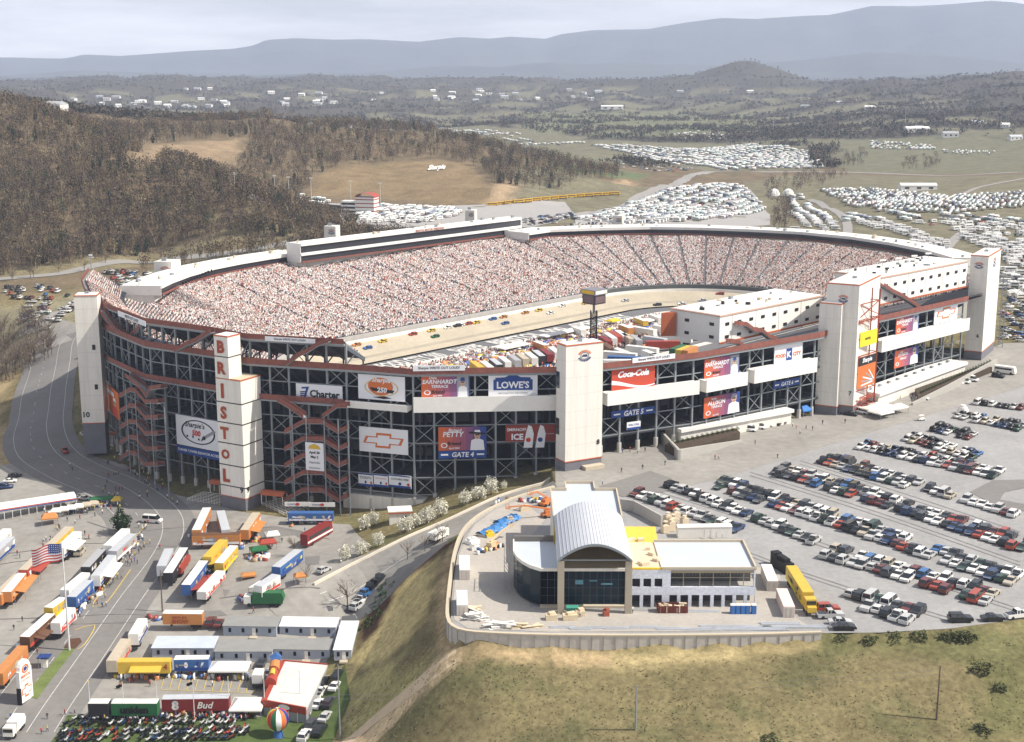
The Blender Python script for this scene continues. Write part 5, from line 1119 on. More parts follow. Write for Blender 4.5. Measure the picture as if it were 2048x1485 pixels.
# curved left wing
cur=[P(1030,1190,0)+(0,3),P(1029,1180,0),P(1036,1191,0),P(1048,1201,0),P(1062,1209,0),P(1081,1214,0)]
Q=[(0.4,316.5),(0.4,308.5),(1.2,304.8),(2.5,301.6),(4.2,299.0),(6.4,Yg)]
b=B(); b.prism(Q+[(10.4,Yg),(10.4,316.5)],.5,zg-.15); b.build('glass_curve',CGL,cb)
b=B(); b.prism(Q+[(10.4,Yg),(10.4,316.5)],zg-.14,zg+.05); b.build('left_roof',SHT2,cb)
b=B()
for p,q in zip(Q[:-1],Q[1:]): b.bar((*p,zg+.3),(*q,zg+.3),.3,h=.8)
b.bar((6.4,Yg,zg+.25),(25.5,Yg,zg+.25),.3,h=.7); b.build('parapet',CREAM,cb)
b=B(); b.box(5.5,317,.5,10,.8,zg+.8); b.build('left_back_wall',M('stud_wall',(.16,.15,.14),.8),cb)
b=B()
for k in range(6):
    a=Q[0] if k<2 else Q[min(k,5)]; 
for z in (2,4,6,8): b.bar((-.6,305,z),(-.6,313,z),.12); b.bar((-1.8,305,z),(-1.8,313,z),.12)
for y in (305,307.7,310.4,313): b.bar((-.6,y,0),(-.6,y,9),.1); b.bar((-1.8,y,0),(-1.8,y,9),.1); b.bar((-.6,y,4),(-1.8,y,6),.08)
solo(b,'scaffold',STEEL,'steel scaffold against the curved glass wing of the unfinished building','scaffold')
# right wing
zw=9.3; X0,X1=26.6,54.6; Yw=296.6; Yk=314.5; xm=36.0
b=B(); b.prism([(X0,Yw+4),(X1-.4,Yw+4),(X1-.4,Yk),(X0,Yk)],0,zw-.5); b.build('right_core',M('core_grey',(.10,.10,.10),.9),cb)
b=B(); b.prism([(X0,Yw+.1),(xm-2.6,Yw+.1),(xm-2.6,Yk),(X0,Yk)],zw-.45,zw-.1); b.build('decking_roof',PLY,cb)
b=B(); b.prism([(xm-2.55,Yw+.1),(X1,Yw+.1),(X1,Yk),(xm-2.55,Yk)],zw-.45,zw-.05); b.build('right_roof',SHT2,cb)
b=B(); b.bar((X1,Yw,zw+.1),(X1,Yk,zw+.1),.4,h=.9); b.bar((xm-2.5,Yk,zw+.1),(X1,Yk,zw+.1),.4,h=.9); b.bar((xm-2.5,Yw,zw+.1),(X1,Yw,zw+.1),.3,h=.5); b.bar((xm-2.5,Yw,zw),(xm-2.5,Yk,zw),.15,h=.3); b.build('parapet',TAN,cb)
# wall with real openings: piers and bands
b=B(); Yq=Yw; th=.6
def pier(x0,x1,z0,z1): b.obox((x0,Yq,z0),(x1-x0,0,0),(0,th,0),(0,0,z1-z0))
ops=[27.0,29.5,32.0,35.4,37.9,40.4,42.9,45.4,47.9,50.4,52.9]; wv=1.75
xx=X0
for o in ops: pier(xx,o,0,3.0); xx=o+wv
pier(xx,X1,0,3.0); pier(X0,X1,3.0,4.9); 
xx=X0
for o in ops[:3]: pier(xx,o,4.9,6.9); xx=o+wv
pier(xx,35.6,4.9,6.9); pier(X0,35.6,6.9,9.0); pier(X1-.35,X1,4.9,8.8)
b.build('wrapped_wall',WRAP,cb)
b=B(); b.obox((X0,Yq,9.0),(35.6-X0,0,0),(0,th,0),(0,0,.35)); b.build('wall_cap',YELLOW,cb)
b=B()
for x in (38.5,42.2,45.2,49,52): b.bar((x,Yq+.4,4.9),(x,Yq+.4,8.8),.18)
b.bar((35.6,Yq+.4,7.0),(X1,Yq+.4,7.0),.12); b.bar((35.6,Yq+.3,8.6),(X1,Yq+.3,8.6),.35,h=.8)
for k in range(24): b.bar((35.9+k*.78,Yq+.9,7.4),(35.9+k*.78,Yq+.9,8.6),.06)
b.build('upper_framing',M('framing_tan',(.34,.29,.20),.8),cb)
b=B(); b.box(45,Yq+2,4.6,18.8,3.6,.25); b.build('upper_floor',CONC,cb)
for (x0,y0,x1,y1) in ((26.5,314.6,34.5,326.5),): b=B(); b.prism([(x0,y0),(x1,y0),(x1+.6,y1),(x0,y1)],0,5.5); b.prism([(x0,y0),(x1,y0),(x1+.6,y1),(x0,y1)],8.3-.3,8.5) if False else b.prism([(x0,y0),(x1,y0),(x1+.6,y1),(x0,y1)],5.6,9.0); b.build('yellow_deck',SHY,cb)
for x,y,w,l in ((28,315.6,2.6,1),(30.5,316,1.5,1.2),(29,300,1.2,.8),(33,302,1.8,1.4),(32,305.5,.6,1.6),(30,299,2,1),(31.6,309,1,.5)): b=B(); b.box(x,y,zw-.1 if y<314 else 9.0,w,l,.7,rng.uniform(0,1)); b.build('material_pallet',PLY,cb)
wallb([P(1240,1000,3),P(1266,1003,3),P(1322,1033,3)],0,3.2,.5,'site_wall',CONC,'grey concrete wall running back from the rear of the unfinished building','wall')
b=B(); b.prism([(35.6,315.4),(41,315.2),(41,316.8),(35.6,317)],0,2.6); solo(b,'low_wall',TAN,'short tan wall behind the unfinished building roof edge','wall')
# stacked materials behind the building
for k,(x,y) in enumerate(((1335,1048),(1345,1052),(1352,1040),(1342,1062),(1368,1055),(1330,1066))):
    c=P(x,y,0); b=B(); b.box(c[0],c[1],.15,1.9,1.5,rng.uniform(1.6,3),.5); [b.box(c[0]+d,c[1],0,.2,1.4,.15,.5) for d in (-.6,0,.6)]; b.box(c[0],c[1]-.2,3.05,1.2,.9,.25,.9); solo(b,'pallet_stack',PLY,['tan pallet stack','tall tan pallet stack','pallet stack at the back','low pallet stack near the roof','pallet stack furthest right','pallet stack by the yellow deck'][k]+' in the yard behind the unfinished building','pallet','pallet stacks behind the building')
c=P(1410,1078,0); b=B(); b.box(c[0],c[1]+2,0,14,2.6,2.8,R(3)); b.box(c[0],c[1]+2,2.8,14.2,2.8,.15,R(3)); [b.box(c[0]-6+2*k,c[1]+.68,.3,.08,.06,2.3,R(3)) for k in range(7)]; solo(b,'site_office',[WHITE],'long white site trailer behind the right wing roof','trailer')
# ---------------------------------------------------------------- retaining wall of the shelf
WV=M('ribbed_concrete',(.48,.45,.41),.9,var=.22,scale=.5)
wl=smoothline(WALL,2.2); t=thing('retaining_wall',(*wl[40],-5),'long pale concrete retaining wall curving round the building site','wall')
d=np.gradient(wl,axis=0); d/=np.hypot(d[:,0],d[:,1])[:,None]; n=np.stack([-d[:,1],d[:,0]],1)
# outward side
if (wl[40]+n[40]*2)[0]>wl[40][0]: n=-n
O=wl+n*1.0; I_=wl+n*.3; go=H((wl+n*3.6)[:,0],(wl+n*3.6)[:,1])
b=B(); b2=B(); b3=B()
for i in range(len(wl)-1):
    zb_=min(go[i],go[i+1])-1.5
    b.hexa([(*O[i],zb_),(*O[i+1],zb_),(*I_[i+1],zb_),(*I_[i],zb_),(*O[i],.45),(*O[i+1],.45),(*I_[i+1],.45),(*I_[i],.45)])
    b2.hexa([(*(O[i]+n[i]*.12),.45),(*(O[i+1]+n[i+1]*.12),.45),(*I_[i+1],.45),(*I_[i],.45),(*(O[i]+n[i]*.12),.75),(*(O[i+1]+n[i+1]*.12),.75),(*I_[i+1],.75),(*I_[i],.75)])
    if i%1==0: p=O[i]; b3.bar((*(p+n[i]*.05),zb_),(*(p+n[i]*.05),.44),.16)
b.build('wall_face',WV,t); b2.build('coping',TAN,t); b3.build('wall_rib',M('rib_concrete',(.33,.31,.28),.9,var=.3,scale=.4),t)  # ribs a darker tone than the wall face
# ---------------------------------------------------------------- things on the site
def container(px,py,ang,L_,col,label,h=2.7,w=2.5,cat='container',name='shipping_container',z=0):
    c=P(px,py,z+h); t=thing(name,(*c,z),label,cat,None,ang); b=B(); b.box(0,0,.15,L_,w,h-.15); b.build('body',M('cont_'+col[0],col[1],.6,var=.06,scale=.4),t,False)
    b=B(); 
    for k in range(int(L_/.8)): b.box(-L_/2+.4+k*.8,0,.2,.12,w+.08,h-.3)
    b.build('side_ribs',M('cont_'+col[0],col[1]),t,False)
    b=B(); b.box(-L_/2-.04,0,.3,.06,w-.2,h-.5); b.bar((-L_/2-.1,-.5,.4),(-L_/2-.1,-.5,h-.3),.07); b.bar((-L_/2-.1,.5,.4),(-L_/2-.1,.5,h-.3),.07); b.build('door',M('cont_door',(.55,.50,.45),.7),t,False)
    b=B(); [b.box(x,y,0,.3,.3,.16) for x in (-L_/2+.2,L_/2-.2) for y in (-w/2+.15,w/2-.15)]; b.build('corner_block',STEEL,t,False); return t
def angpx(x0,y0,x1,y1,z=0): a=P(x0,y0,z);c=P(x1,y1,z); return math.atan2(c[1]-a[1],c[0]-a[0])
WC=('white',(.74,.72,.68))
container(1539,1145,angpx(1548,1164,1531,1121,2.7),11,WC,'white storage container nearest the unfinished building')
container(1571,1195,angpx(1582,1223,1560,1171,2.7),11,('pinkwhite',(.74,.62,.57)),'white container with pinkish end doors closest to the camera')
container(929,1125,angpx(931,1152,929,1098,2.7),10,WC,'white storage container, upper of two by the curved retaining wall')
container(924,1195,angpx(925,1220,923,1172,2.7),9,('greywhite',(.60,.61,.62)),'grey-white storage container, lower of two by the curved retaining wall')
container(870-0,0,0,1,WC,'') if False else None
for k,x in enumerate((1465,1475,1485,1495,1507)):
    c=P(x,1228,0); t=thing('portable_toilet',(*c,0),['leftmost blue portable toilet of the row before the right wing','second blue portable toilet from the left in the row','middle blue portable toilet of the row of five','second blue portable toilet from the right in the row','rightmost blue portable toilet, standing slightly apart'][k],'portable toilet','blue portable toilets')
    b=B(); b.box(0,0,.1,1.05,1.1,2.0); b.build('cabin',M('toilet_blue',(.03,.12,.38),.5),t,False); b=B(); b.box(0,0,2.1,1.1,1.15,.12); b.box(0,0,2.22,.7,.7,.12); b.build('roof',WHITE,t,False); b=B(); b.box(0,-.57,.2,.8,.04,1.8); b.build('door',M('toilet_door',(.05,.17,.45),.5),t,False)
c=P(1345,1224,0); t=thing('rubble_skip',(*c,0),'dark red roll-off skip full of scrap in front of the right wing','skip'); b=B()
for s in (-1,1): b.obox((-3.3,1.15*s-.06,0.2),(6.6,0,0),(0,.12,0),(0,0,1.6))
b.obox((-3.3,-1.1,.2),(.1,0,0),(0,2.2,0),(-.6,0,1.6)); b.obox((3.2,-1.1,.2),(.1,0,0),(0,2.2,0),(0,0,1.6)); b.box(0,0,.2,6.5,2.2,.1); [b.box(-3+k*.8,s*1.24,.25,.1,.1,1.5) for k in range(8) for s in (-1,1)]
b.build('bin',M('skip_red',(.16,.04,.03),.7),t,False); b=B(); [b.box(rng.uniform(-2.8,2.8),rng.uniform(-.8,.8),.3,rng.uniform(.5,1.8),rng.uniform(.2,.6),rng.uniform(1.0,1.6),rng.uniform(0,3)) for _ in range(22)]; b.build('scrap_load',[PLY],t,False)
def lift(px,py,rot,label,reach=9,col=M('lift_orange',(.60,.20,.06),.6),el=.25):
    c=P(px,py,0); t=thing('boom_lift',(*c,0),label,'boom lift',None,rot); b=B(); b.box(0,0,.5,3.2,2.0,.7); b.box(-.5,0,1.2,2.6,1.5,.9); b.build('chassis',col,t,False)
    for x in (-1.1,1.1):
        for y in (-1.05,1.05): b=B(); b.cyl((x,y-.18,.5),(x,y+.18,.5),.5,n=12); b.build('wheel',RUBBER,t,False)
    b=B(); b.bar((-1,0,2.2),(reach*.6,0,2.4+reach*el*.6),.4); b.bar((reach*.6,0,2.4+reach*el*.6),(reach,0,2.2+reach*el*.7),.3); b.build('boom',col,t,False); b=B(); [b.bar((reach+dx,dy,1.9+reach*el*.7),(reach+dx,dy,3+reach*el*.7),.08) for dx in (0,.9) for dy in (-.6,.6)]; b.box(reach+.45,0,1.85+reach*el*.7,.95,1.3,.1); b.bar((reach,-.6,3+reach*el*.7),(reach+.9,-.6,3+reach*el*.7),.07);b.bar((reach,.6,3+reach*el*.7),(reach+.9,.6,3+reach*el*.7),.07); b.build('basket',col,t,False)
lift(985,1098,R(60),'cream boom lift with its arm pointing uphill beside the blue tarps',9,M('lift_cream',(.62,.48,.30),.6),.2)
lift(1095,1035,R(200),'orange boom lift stretched low beside the hall side wall',11)
lift(1090,1012,R(230),'orange boom lift folded at the far corner of the site',6,el=.7)
TARP=M('blue_tarp',(.06,.22,.50),.6,var=.2,scale=1.2)
for k,(a,c,e,g_) in enumerate(((962,1068,1003,1048),(996,1046,1032,1030))):
    p=P(a,c,1);q=P(e,g_,1); t=thing('tarped_stack',(*((p+q)/2),0),['blue-tarped stack nearest the camera by the curved wall','blue-tarped stack further up by the curved wall'][k],'tarped stack','blue tarped stacks',math.atan2(*(q-p)[::-1])); L_=np.hypot(*(q-p)); b=B(); rows_=[]
    for i in range(14): rows_.append([(-L_/2+L_*i/13,y*1.9,(1.5-.9*abs(y)**2.2)*(.8+.35*math.sin(i*1.7+y*2+k))) for y in np.linspace(-1,1,9)])
    b.grid(rows_); b.build('tarp',TARP,t,False); b=B(); b.box(0,0,0,L_*.94,2.6,.7); b.build('stack',PLY,t,False)
for k,(x,y,w,l,lb) in enumerate(((945,1088,3,2.5,'white-wrapped stack below the blue tarps'),(978,1074,2.4,1.6,'yellow-topped stack beside the blue tarps'),(950,1100,2.2,1.6,'low white crate by the upper container'),(1020,1045,2,1.2,'tan bundle right of the far blue tarp'),(1050,1022,3,1.2,'tan timber bundle near the far corner of the site'))):
    c=P(x,y,0); b=B(); b.box(c[0],c[1],0,w,l,1.1,rng.uniform(0,1)); b.box(c[0],c[1],1.1,w*.7,l*.7,.5,rng.uniform(0,1)); b.box(c[0]+.3,c[1]-.2,1.6,w*.3,l*.4,.25,.4); solo(b,'material_stack',[[WHITE,YELLOW,WHITE,PLY,PLY][k]],lb,'material stack')
LUM=M('lumber',(.66,.55,.38),.8,var=.15,scale=1); RED2=M('brick_red',(.35,.10,.06),.8)
for k,(x,y,n_,L_,lb,mt) in enumerate(((945,1222,9,4,'scattered heap of pale timber near the lower container',LUM),(950,1240,14,5,'wide heap of white boards in the corner of the wall',WHITE),(1005,1254,10,7,'long white-wrapped board stack along the wall',WHITE),(1035,1256,7,3,'dark-and-white bundle heap along the wall',LUM),(1075,1254,4,5,'tan board bundle along the wall',LUM))):
    c=P(x,y,0); b=B(); [b.box(c[0]+rng.uniform(-1.2,1.2),c[1]+rng.uniform(-.8,.8),i*.13,L_*rng.uniform(.5,1),rng.uniform(.3,1.0),.16,rng.normal(0,.35)) for i in range(n_)]; solo(b,'timber_heap',mt,lb,'timber heap')
for k,(x,y,L_) in enumerate(((1125,1258,6),(1160,1261,5),(1195,1259,5),(1235,1260,6),(1290,1258,7),(1340,1261,6),(1395,1262,8),(1470,1257,16),(1500,1262,18),(1560,1251,9),(1590,1257,16),(1405,1226,8))):
    c=P(x,y,0); b=B(); [b.box(c[0]+rng.uniform(-.3,.3),c[1]+i*.28,.1+.02*i,L_*rng.uniform(.85,1),.2,.22,rng.normal(0,.015)) for i in range(4)]; [b.box(c[0]+s*L_*.35,c[1]+.4,0,.2,1.3,.1) for s in (-1,1)]
    solo(b,'steel_bundle',M('steel_bundle',(.55,.58,.62),.5,.3),['first','second','third','fourth','fifth','sixth','seventh','long eighth','long ninth','short upper','last and rightmost','single low'][k]+(' bundle of steel beams from the left along the wall' if k<9 else ' bundle of steel beams '+['above the long ones','by the wall end','beside the blue toilets'][k-9]),'steel bundle','steel beam bundles along the wall')
for k,(x,y,w,lb) in enumerate(((1102,1240,2.4,'plywood crate left of the front column'),(1140,1240,3.2,'plywood crate stack below the green box'),(1160,1232,2.0,'plywood crate right of the green box'),(1212,1232,1.3,'small red machine before the glass front'))):
    c=P(x,y,0); b=B(); b.box(c[0],c[1],.15,w,1.6,1.2,.1); [b.box(c[0]+i*w*.3,c[1],0,.2,1.5,.15,.1) for i in (-1,0,1)]; b.box(c[0]+.2,c[1],1.35,w*.6,1.0,.5,.4); solo(b,'crate',[LUM,LUM,LUM,RED2][k],lb,'crate')
c=P(1145,1228,0); b=B(); b.box(c[0],c[1],0,2.6,1.6,1.6); b.box(c[0],c[1],1.6,2.8,1.8,.12); b.box(c[0]-.9,c[1]-.85,.3,.1,.1,1.2);b.box(c[0]+.9,c[1]-.85,.3,.1,.1,1.2); solo(b,'tool_box',M('box_green',(.06,.30,.22),.6),'green gang box before the glass front','tool box')
# ================================================================ vehicles
PAINT={}
def paint(nm,c):
    if nm not in PAINT:
        m=M('car_'+nm.replace(' ','_'),c,.3,.0,var=0,spec=.5); PAINT[nm]=m
        try: m.node_tree.nodes['Principled BSDF'].inputs['Coat Weight'].default_value=.4
        except Exception: pass
    return PAINT[nm]
CARC=[('white',(.78,.77,.74),24),('silver',(.50,.50,.49),13),('black',(.015,.016,.018),15),('charcoal',(.055,.058,.065),11),('dark blue',(.02,.045,.12),8),('maroon',(.14,.03,.025),6),('red',(.36,.06,.03),5),('dark green',(.025,.06,.04),6),('beige',(.48,.42,.32),5),('blue',(.04,.14,.35),3)]
TINTM=MA('vehicle_tint',.4,.5)
CARW=np.array([c[2] for c in CARC],float); CARW/=CARW.sum()
for n_,c_,_ in CARC: paint(n_,c_)
def carproto(kind):
    """returns list of (name, B, material or None for paint)"""
    S={'sedan':(4.7,1.8,[(-2.35,.45),(-2.3,.86),(-1.55,.95),(1.0,.95),(2.2,.80),(2.35,.5)],(-1.5,-.85,.25,1.05),1.40,.95),
       'hatchback':(4.2,1.75,[(-2.1,.45),(-2.08,.95),(-1.9,1.0),(.75,1.0),(1.95,.84),(2.1,.5)],(-1.95,-1.55,.1,.95),1.48,1.0),
       'SUV':(4.9,1.95,[(-2.45,.5),(-2.42,1.08),(-2.3,1.12),(1.0,1.12),(2.3,1.02),(2.45,.6)],(-2.3,-2.05,.35,1.05),1.80,1.12),
       'minivan':(4.9,1.95,[(-2.45,.45),(-2.42,1.0),(-2.3,1.05),(1.4,1.02),(2.35,.8),(2.45,.5)],(-2.35,-2.1,.7,1.75),1.75,1.03),
       'pickup':(5.5,1.95,[(-2.75,.55),(-2.75,1.02),(-.9,1.02),(-.85,1.08),(1.1,1.08),(2.65,1.0),(2.75,.6)],(-.85,-.65,.45,1.15),1.78,1.06),
       'van':(5.6,2.05,[(-2.8,.45),(-2.8,1.15),(-2.7,1.2),(2.0,1.15),(2.7,.95),(2.8,.5)],(-2.75,-2.65,1.35,2.15),2.15,1.18)}[kind]
    L_,w,prof,(g0,g1,g2,g3),zr,zg=S; out=[]
    b=B(); n=len(prof); q=[(x,-w/2,z) for x,z in prof]+[(x,w/2,z) for x,z in prof]; zl=.28
    pr=[(prof[0][0]+.08,zl)]+prof+[(prof[-1][0]-.1,zl)]; n=len(pr)
    b.add([(x,-w/2,z) for x,z in pr]+[(x,w/2,z) for x,z in pr],[tuple(range(n)),tuple(range(2*n-1,n-1,-1))]+[(i+n,(i+1)%n+n,(i+1)%n,i) for i in range(n)])
    wi=w*.80; b.obox((g1+.02,-wi/2+.05,zr-.03),(g2-g1-.04,0,0),(0,wi-.1,0),(0,0,.05))
    for x in ((g0+g1)/2+.05,(g1+g2)/2): 
        for s in (-1,1): b.bar((x-.05,s*w*.46,zg),(x,s*wi*.5,zr-.02),.1)
    if kind=='pickup': b.V; b.add([(-2.6,-w/2+.12,1.025),(-1.0,-w/2+.12,1.025),(-1.0,w/2-.12,1.025),(-2.6,w/2-.12,1.025)],[(0,1,2,3)],0)
    out.append(('body',b,None))
    b=B(); a=w*.46; c=wi*.5
    b.hexa([(g0,-a,zg-.02),(g3,-a,zg-.02),(g3,a,zg-.02),(g0,a,zg-.02),(g1,-c,zr-.03),(g2,-c,zr-.03),(g2,c,zr-.03),(g1,c,zr-.03)])
    if kind=='pickup': b.box(-1.8,0,1.03,1.6,w-.3,.03)
    out.append(('windows',b,GLASS))
    for x in (-L_*.31,L_*.31):
        for s in (-1,1): b=B(); b.cyl((x,s*(w/2-.2),.33),(x,s*(w/2+.02),.33),.34,n=10); out.append(('wheel',b,RUBBER))
    b=B(); b.box(L_/2-.06,0,.62,.1,w*.86,.16); out.append(('headlights',b,M('lamp_lens',(.6,.6,.58),.2,var=0)))
    return out
PROTO={}
KIND_ART={}
def mkproto(kind):
    t=thing(kind.lower() if kind!='van' else 'passenger_van',(0,0,-500),'x','car'); t.name='parked_'+kind.lower()
    PL[t.name]=[0,0,-500]
    for nm,b,m in carproto(kind):
        o=b.build(nm,m or PAINT['white'],t,False)
        if m is None: o['paint']=1
    return t
TPL={}
def tpl(kind):
    if kind not in TPL:
        V_=[];F_=[];T_=[];fac=[]
        for nm,b,m in carproto(kind):
            o=len(V_); V_+=b.V
            for f in b.F:
                if len(f)==4: F_.append([i+o for i in f])
                elif len(f)>4:
                    for j in range(1,len(f)-1,2): F_.append([f[0]+o,f[j]+o,f[j+1]+o,f[min(j+2,len(f)-1)]+o])
                else: F_.append([f[0]+o,f[1]+o,f[2]+o,f[2]+o])
            fac+=[1.0 if m is None else (.04 if nm!='headlights' else .7)]*len(b.V)
        TPL[kind]=(np.array(V_),np.array(F_),np.array(fac))
    return TPL[kind]
CARS=[] # x,y,z,rot,kind,colour,label
ORD='first second third fourth fifth sixth seventh eighth ninth tenth eleventh twelfth thirteenth fourteenth fifteenth sixteenth seventeenth eighteenth nineteenth twentieth'.split()
def ordw(k):
    if k<20: return ORD[k]
    t={2:'twenty',3:'thirty',4:'forty',5:'fifty',6:'sixty'}; te={2:'twentieth',3:'thirtieth',4:'fortieth',5:'fiftieth',6:'sixtieth'}
    n=k+1; return te[n//10] if n%10==0 else t[n//10]+'-'+ORD[n%10-1]
def pickc(): return CARC[rng.choice(len(CARC),p=CARW)][0]
KW=['sedan','hatchback','SUV','minivan','pickup','van']; KP=[.38,.12,.24,.12,.11,.03]
def carrow(px0,py0,px1,py1,desc,ang=None,double=True,fill=.95,sp=2.45,gap=5.5,z=None,start='left'):
    a=P(px0,py0,0) if z is None else G(px0,py0)[:2]; c=P(px1,py1,0) if z is None else G(px1,py1)[:2]; L_=np.hypot(*(c-a)); u=(c-a)/L_; hd=ang if ang is not None else math.atan2(u[1],u[0])+R(90); h=np.array([math.cos(hd),math.sin(hd)])
    perp=abs(u[0]*h[1]-u[1]*h[0]); step=sp/max(perp,.5); n=int(L_/step)
    for side in ((-1,1) if double else (0,)):
        k=0
        for i in range(n):
            if rng.random()>fill: continue
            p=a+u*(i+.5)*step+h*side*gap/2+rng.normal(0,.12,2)+h*rng.normal(0,.25); kd=KW[rng.choice(6,p=KP)]; zz=0.12 if z is None else hz(*p)+.2
            s='' if side==0 else (', far line' if side>0 else ', near line')
            CARS.append([p[0],p[1],zz,hd+(math.pi if rng.random()<.4 else 0)+rng.normal(0,.03),kd,pickc(),'{c} {k}, '+ordw(k)+' from left'+s+', '+desc]); k+=1
HD=angpx(1690,1145,1714,1129)
carrow(1268,990,1490,1068,'single row beside the yellow deck',HD,False,.9)
carrow(1338,972,1640,1090,'second row from the building',HD,False,.97)
carrow(1430,968,1700,1052,'upper half of third row',HD,True,.95); carrow(1700,1052,2050,1170,'lower half of third row',HD,True,.95)
carrow(1655,1106,2000,1205,'row just below the third',HD,True,.92)
carrow(1556,942,1800,1015,'upper half of fourth row',HD,True,.95); carrow(1800,1015,2060,1098,'lower half of fourth row',HD,True,.93)
carrow(1648,920,1850,980,'upper half of fifth row',HD,True,.95); carrow(1850,980,2050,1040,'lower half of fifth row',HD,False,.9)
carrow(1722,893,2010,955,'sixth row from the building',HD,True,.95)
carrow(1815,876,1960,918,'seventh row from the building',HD,True,.93)
carrow(1868,858,1960,880,'eighth row from the building',HD,True,.9)
carrow(1915,832,2060,862,'ninth row by the right edge',HD,True,.85)
carrow(1950,808,2060,822,'topmost row by the right edge',HD,False,.8)
carrow(1690,1190,1755,1205,'short pair by the yellow lorry',HD,False,1); carrow(1738,1208,1850,1246,'short row near the bottom edge',HD,True,.9)
for (x,y,r,k,c,l) in ((1655,1224,5,'SUV','red','red SUV at the lower left of the short bottom row'),(1660,1236,5,'pickup','silver','silver pickup just below the red one by the container'),(1680,1250,0,'sedan','silver','silver sedan above the black one at the bottom edge'),(1688,1260,0,'sedan','black','black sedan nearest the steel beams'),(1920,1244,2,'SUV','black','black SUV parked alone on the bottom edge'),(1985,1242,5,'sedan','black','black sedan parked alone right of the black SUV'),(2035,1236,15,'pickup','white','white pickup at the bottom right corner of the lot'),
  (1497,863,-20,'van','white','white van nearest the booth roof on the apron'),(1515,858,-20,'van','white','white van second along the booth on the apron'),(1533,853,-25,'minivan','white','white minivan third along the booth'),(1548,851,-25,'sedan','black','black sedan fourth along the booth'),(1560,848,-25,'sedan','charcoal','charcoal sedan at the right end of the booth'),(1675,827,-30,'sedan','white','white sedan in front of the base of tower 7'),(1702,832,-30,'sedan','black','black sedan in front of tower 7'),(1722,828,-40,'van','white','white van before the red scaffold'),
  (1952,716,30,'van','white','white van in the shade at the foot of tower 6'),(1898,771,-35,'van','white','white van, leftmost of four below the long block wall'),(1912,769,-35,'van','white','white van, second of four below the long block wall'),(1926,767,-35,'van','white','white van, third of four below the long block wall'),(1942,763,-35,'van','white','white van, rightmost of four below the long block wall'),(1996,756,-35,'SUV','black','black SUV beside the big white shuttle bus'),
  (1832,781,-35,'sedan','silver','silver sedan at the left end below the long block wall'),(1850,783,-35,'sedan','beige','beige sedan below the long block wall'),(1868,780,-35,'SUV','charcoal','charcoal SUV below the long block wall'),(1845,800,-20,'sedan','white','white sedan on the apron below the block wall'),
  (1315,1098-3,0,'sedan','red','x')):
    if l=='x': continue
    c_=P(x,y,0); CARS.append([c_[0],c_[1],.15,R(r),k,c,l])
def gcar(x,y,r,k,c,l): p=G(x,y); CARS.append([p[0],p[1],p[2]+.18,r if abs(r)>7 else r,k,c,l])
up=lambda x0,y0,x1,y1:(lambda a,b_:math.atan2(b_[1]-a[1],b_[0]-a[0]))(G(x0,y0),G(x1,y1))
DL=up(637,1375,660,1330)
for i,(x,y,c,k) in enumerate(((646,1368,'black','sedan'),(640,1391,'white','pickup'),(636,1414,'white','sedan'),(624,1455,'charcoal','SUV'),(610,1478,'white','SUV'))): gcar(x,y,DL,k,c,c+' '+k+', '+ORD[i]+' from the top of the left file by the grey-roofed stand')
for i,(x,y,c,k) in enumerate(((676,1354,'black','sedan'),(670,1378,'white','sedan'),(658,1412,'charcoal','SUV'),(650,1440,'silver','sedan'),(640,1468,'black','SUV'))): gcar(x,y,DL,k,c,c+' '+k+', '+ORD[i]+' from the top of the right file by the grey-roofed stand')
gcar(305,1046,R(-12),'van','white','white passenger van crossing the ring road near the evergreen')
gcar(160,1109,up(155,1115,166,1100),'SUV','beige','black and gold SUV alone in the lower lot below the evergreen')
gcar(170,1001,R(-10),'sedan','silver','silver car behind the long striped shelter, rightmost')
gcar(145,996,R(-10),'SUV','charcoal','dark car behind the long striped shelter')
gcar(20,966,R(15),'sedan','white','white car at the left edge on the upper lot')
gcar(30,955,R(15),'sedan','black','black car at the left edge on the upper lot')
gcar(12,978,R(15),'SUV','dark blue','dark blue car at the left edge, lower of three')
gcar(130,906,up(128,900,136,912),'pickup','red','red pickup driving along the ring road in shadow')
gcar(422,1250,up(420,1262,428,1240),'SUV','maroon','maroon SUV left of the grey site offices'); gcar(438,1252,up(420,1262,428,1240),'sedan','maroon','maroon sedan squeezed beside the first grey office')
gcar(648,1145,up(640,1150,660,1138),'hatchback','silver','silver hatchback at the end of the grass verge by the small orange kiosk')
gcar(525,1330,up(518,1350,534,1318),'sedan','charcoal','charcoal car beside the red stand, behind the white truck'); gcar(540,1352,up(518,1350,534,1318),'sedan','white','white car beside the red stand front left')
gcar(715,1218,up(710,1225,728,1200),'SUV','silver','silver SUV, lowest of the file on the ditch road')
gcar(722,1205,up(710,1225,728,1200),'pickup','white','white pickup second lowest on the ditch road')
gcar(735,1190,up(710,1225,728,1200),'SUV','blue','blue SUV third on the ditch road'); gcar(748,1175,up(710,1225,728,1200),'SUV','black','black SUV fourth on the ditch road'); gcar(760,1162,up(710,1225,728,1200),'pickup','black','black pickup topmost on the ditch road')
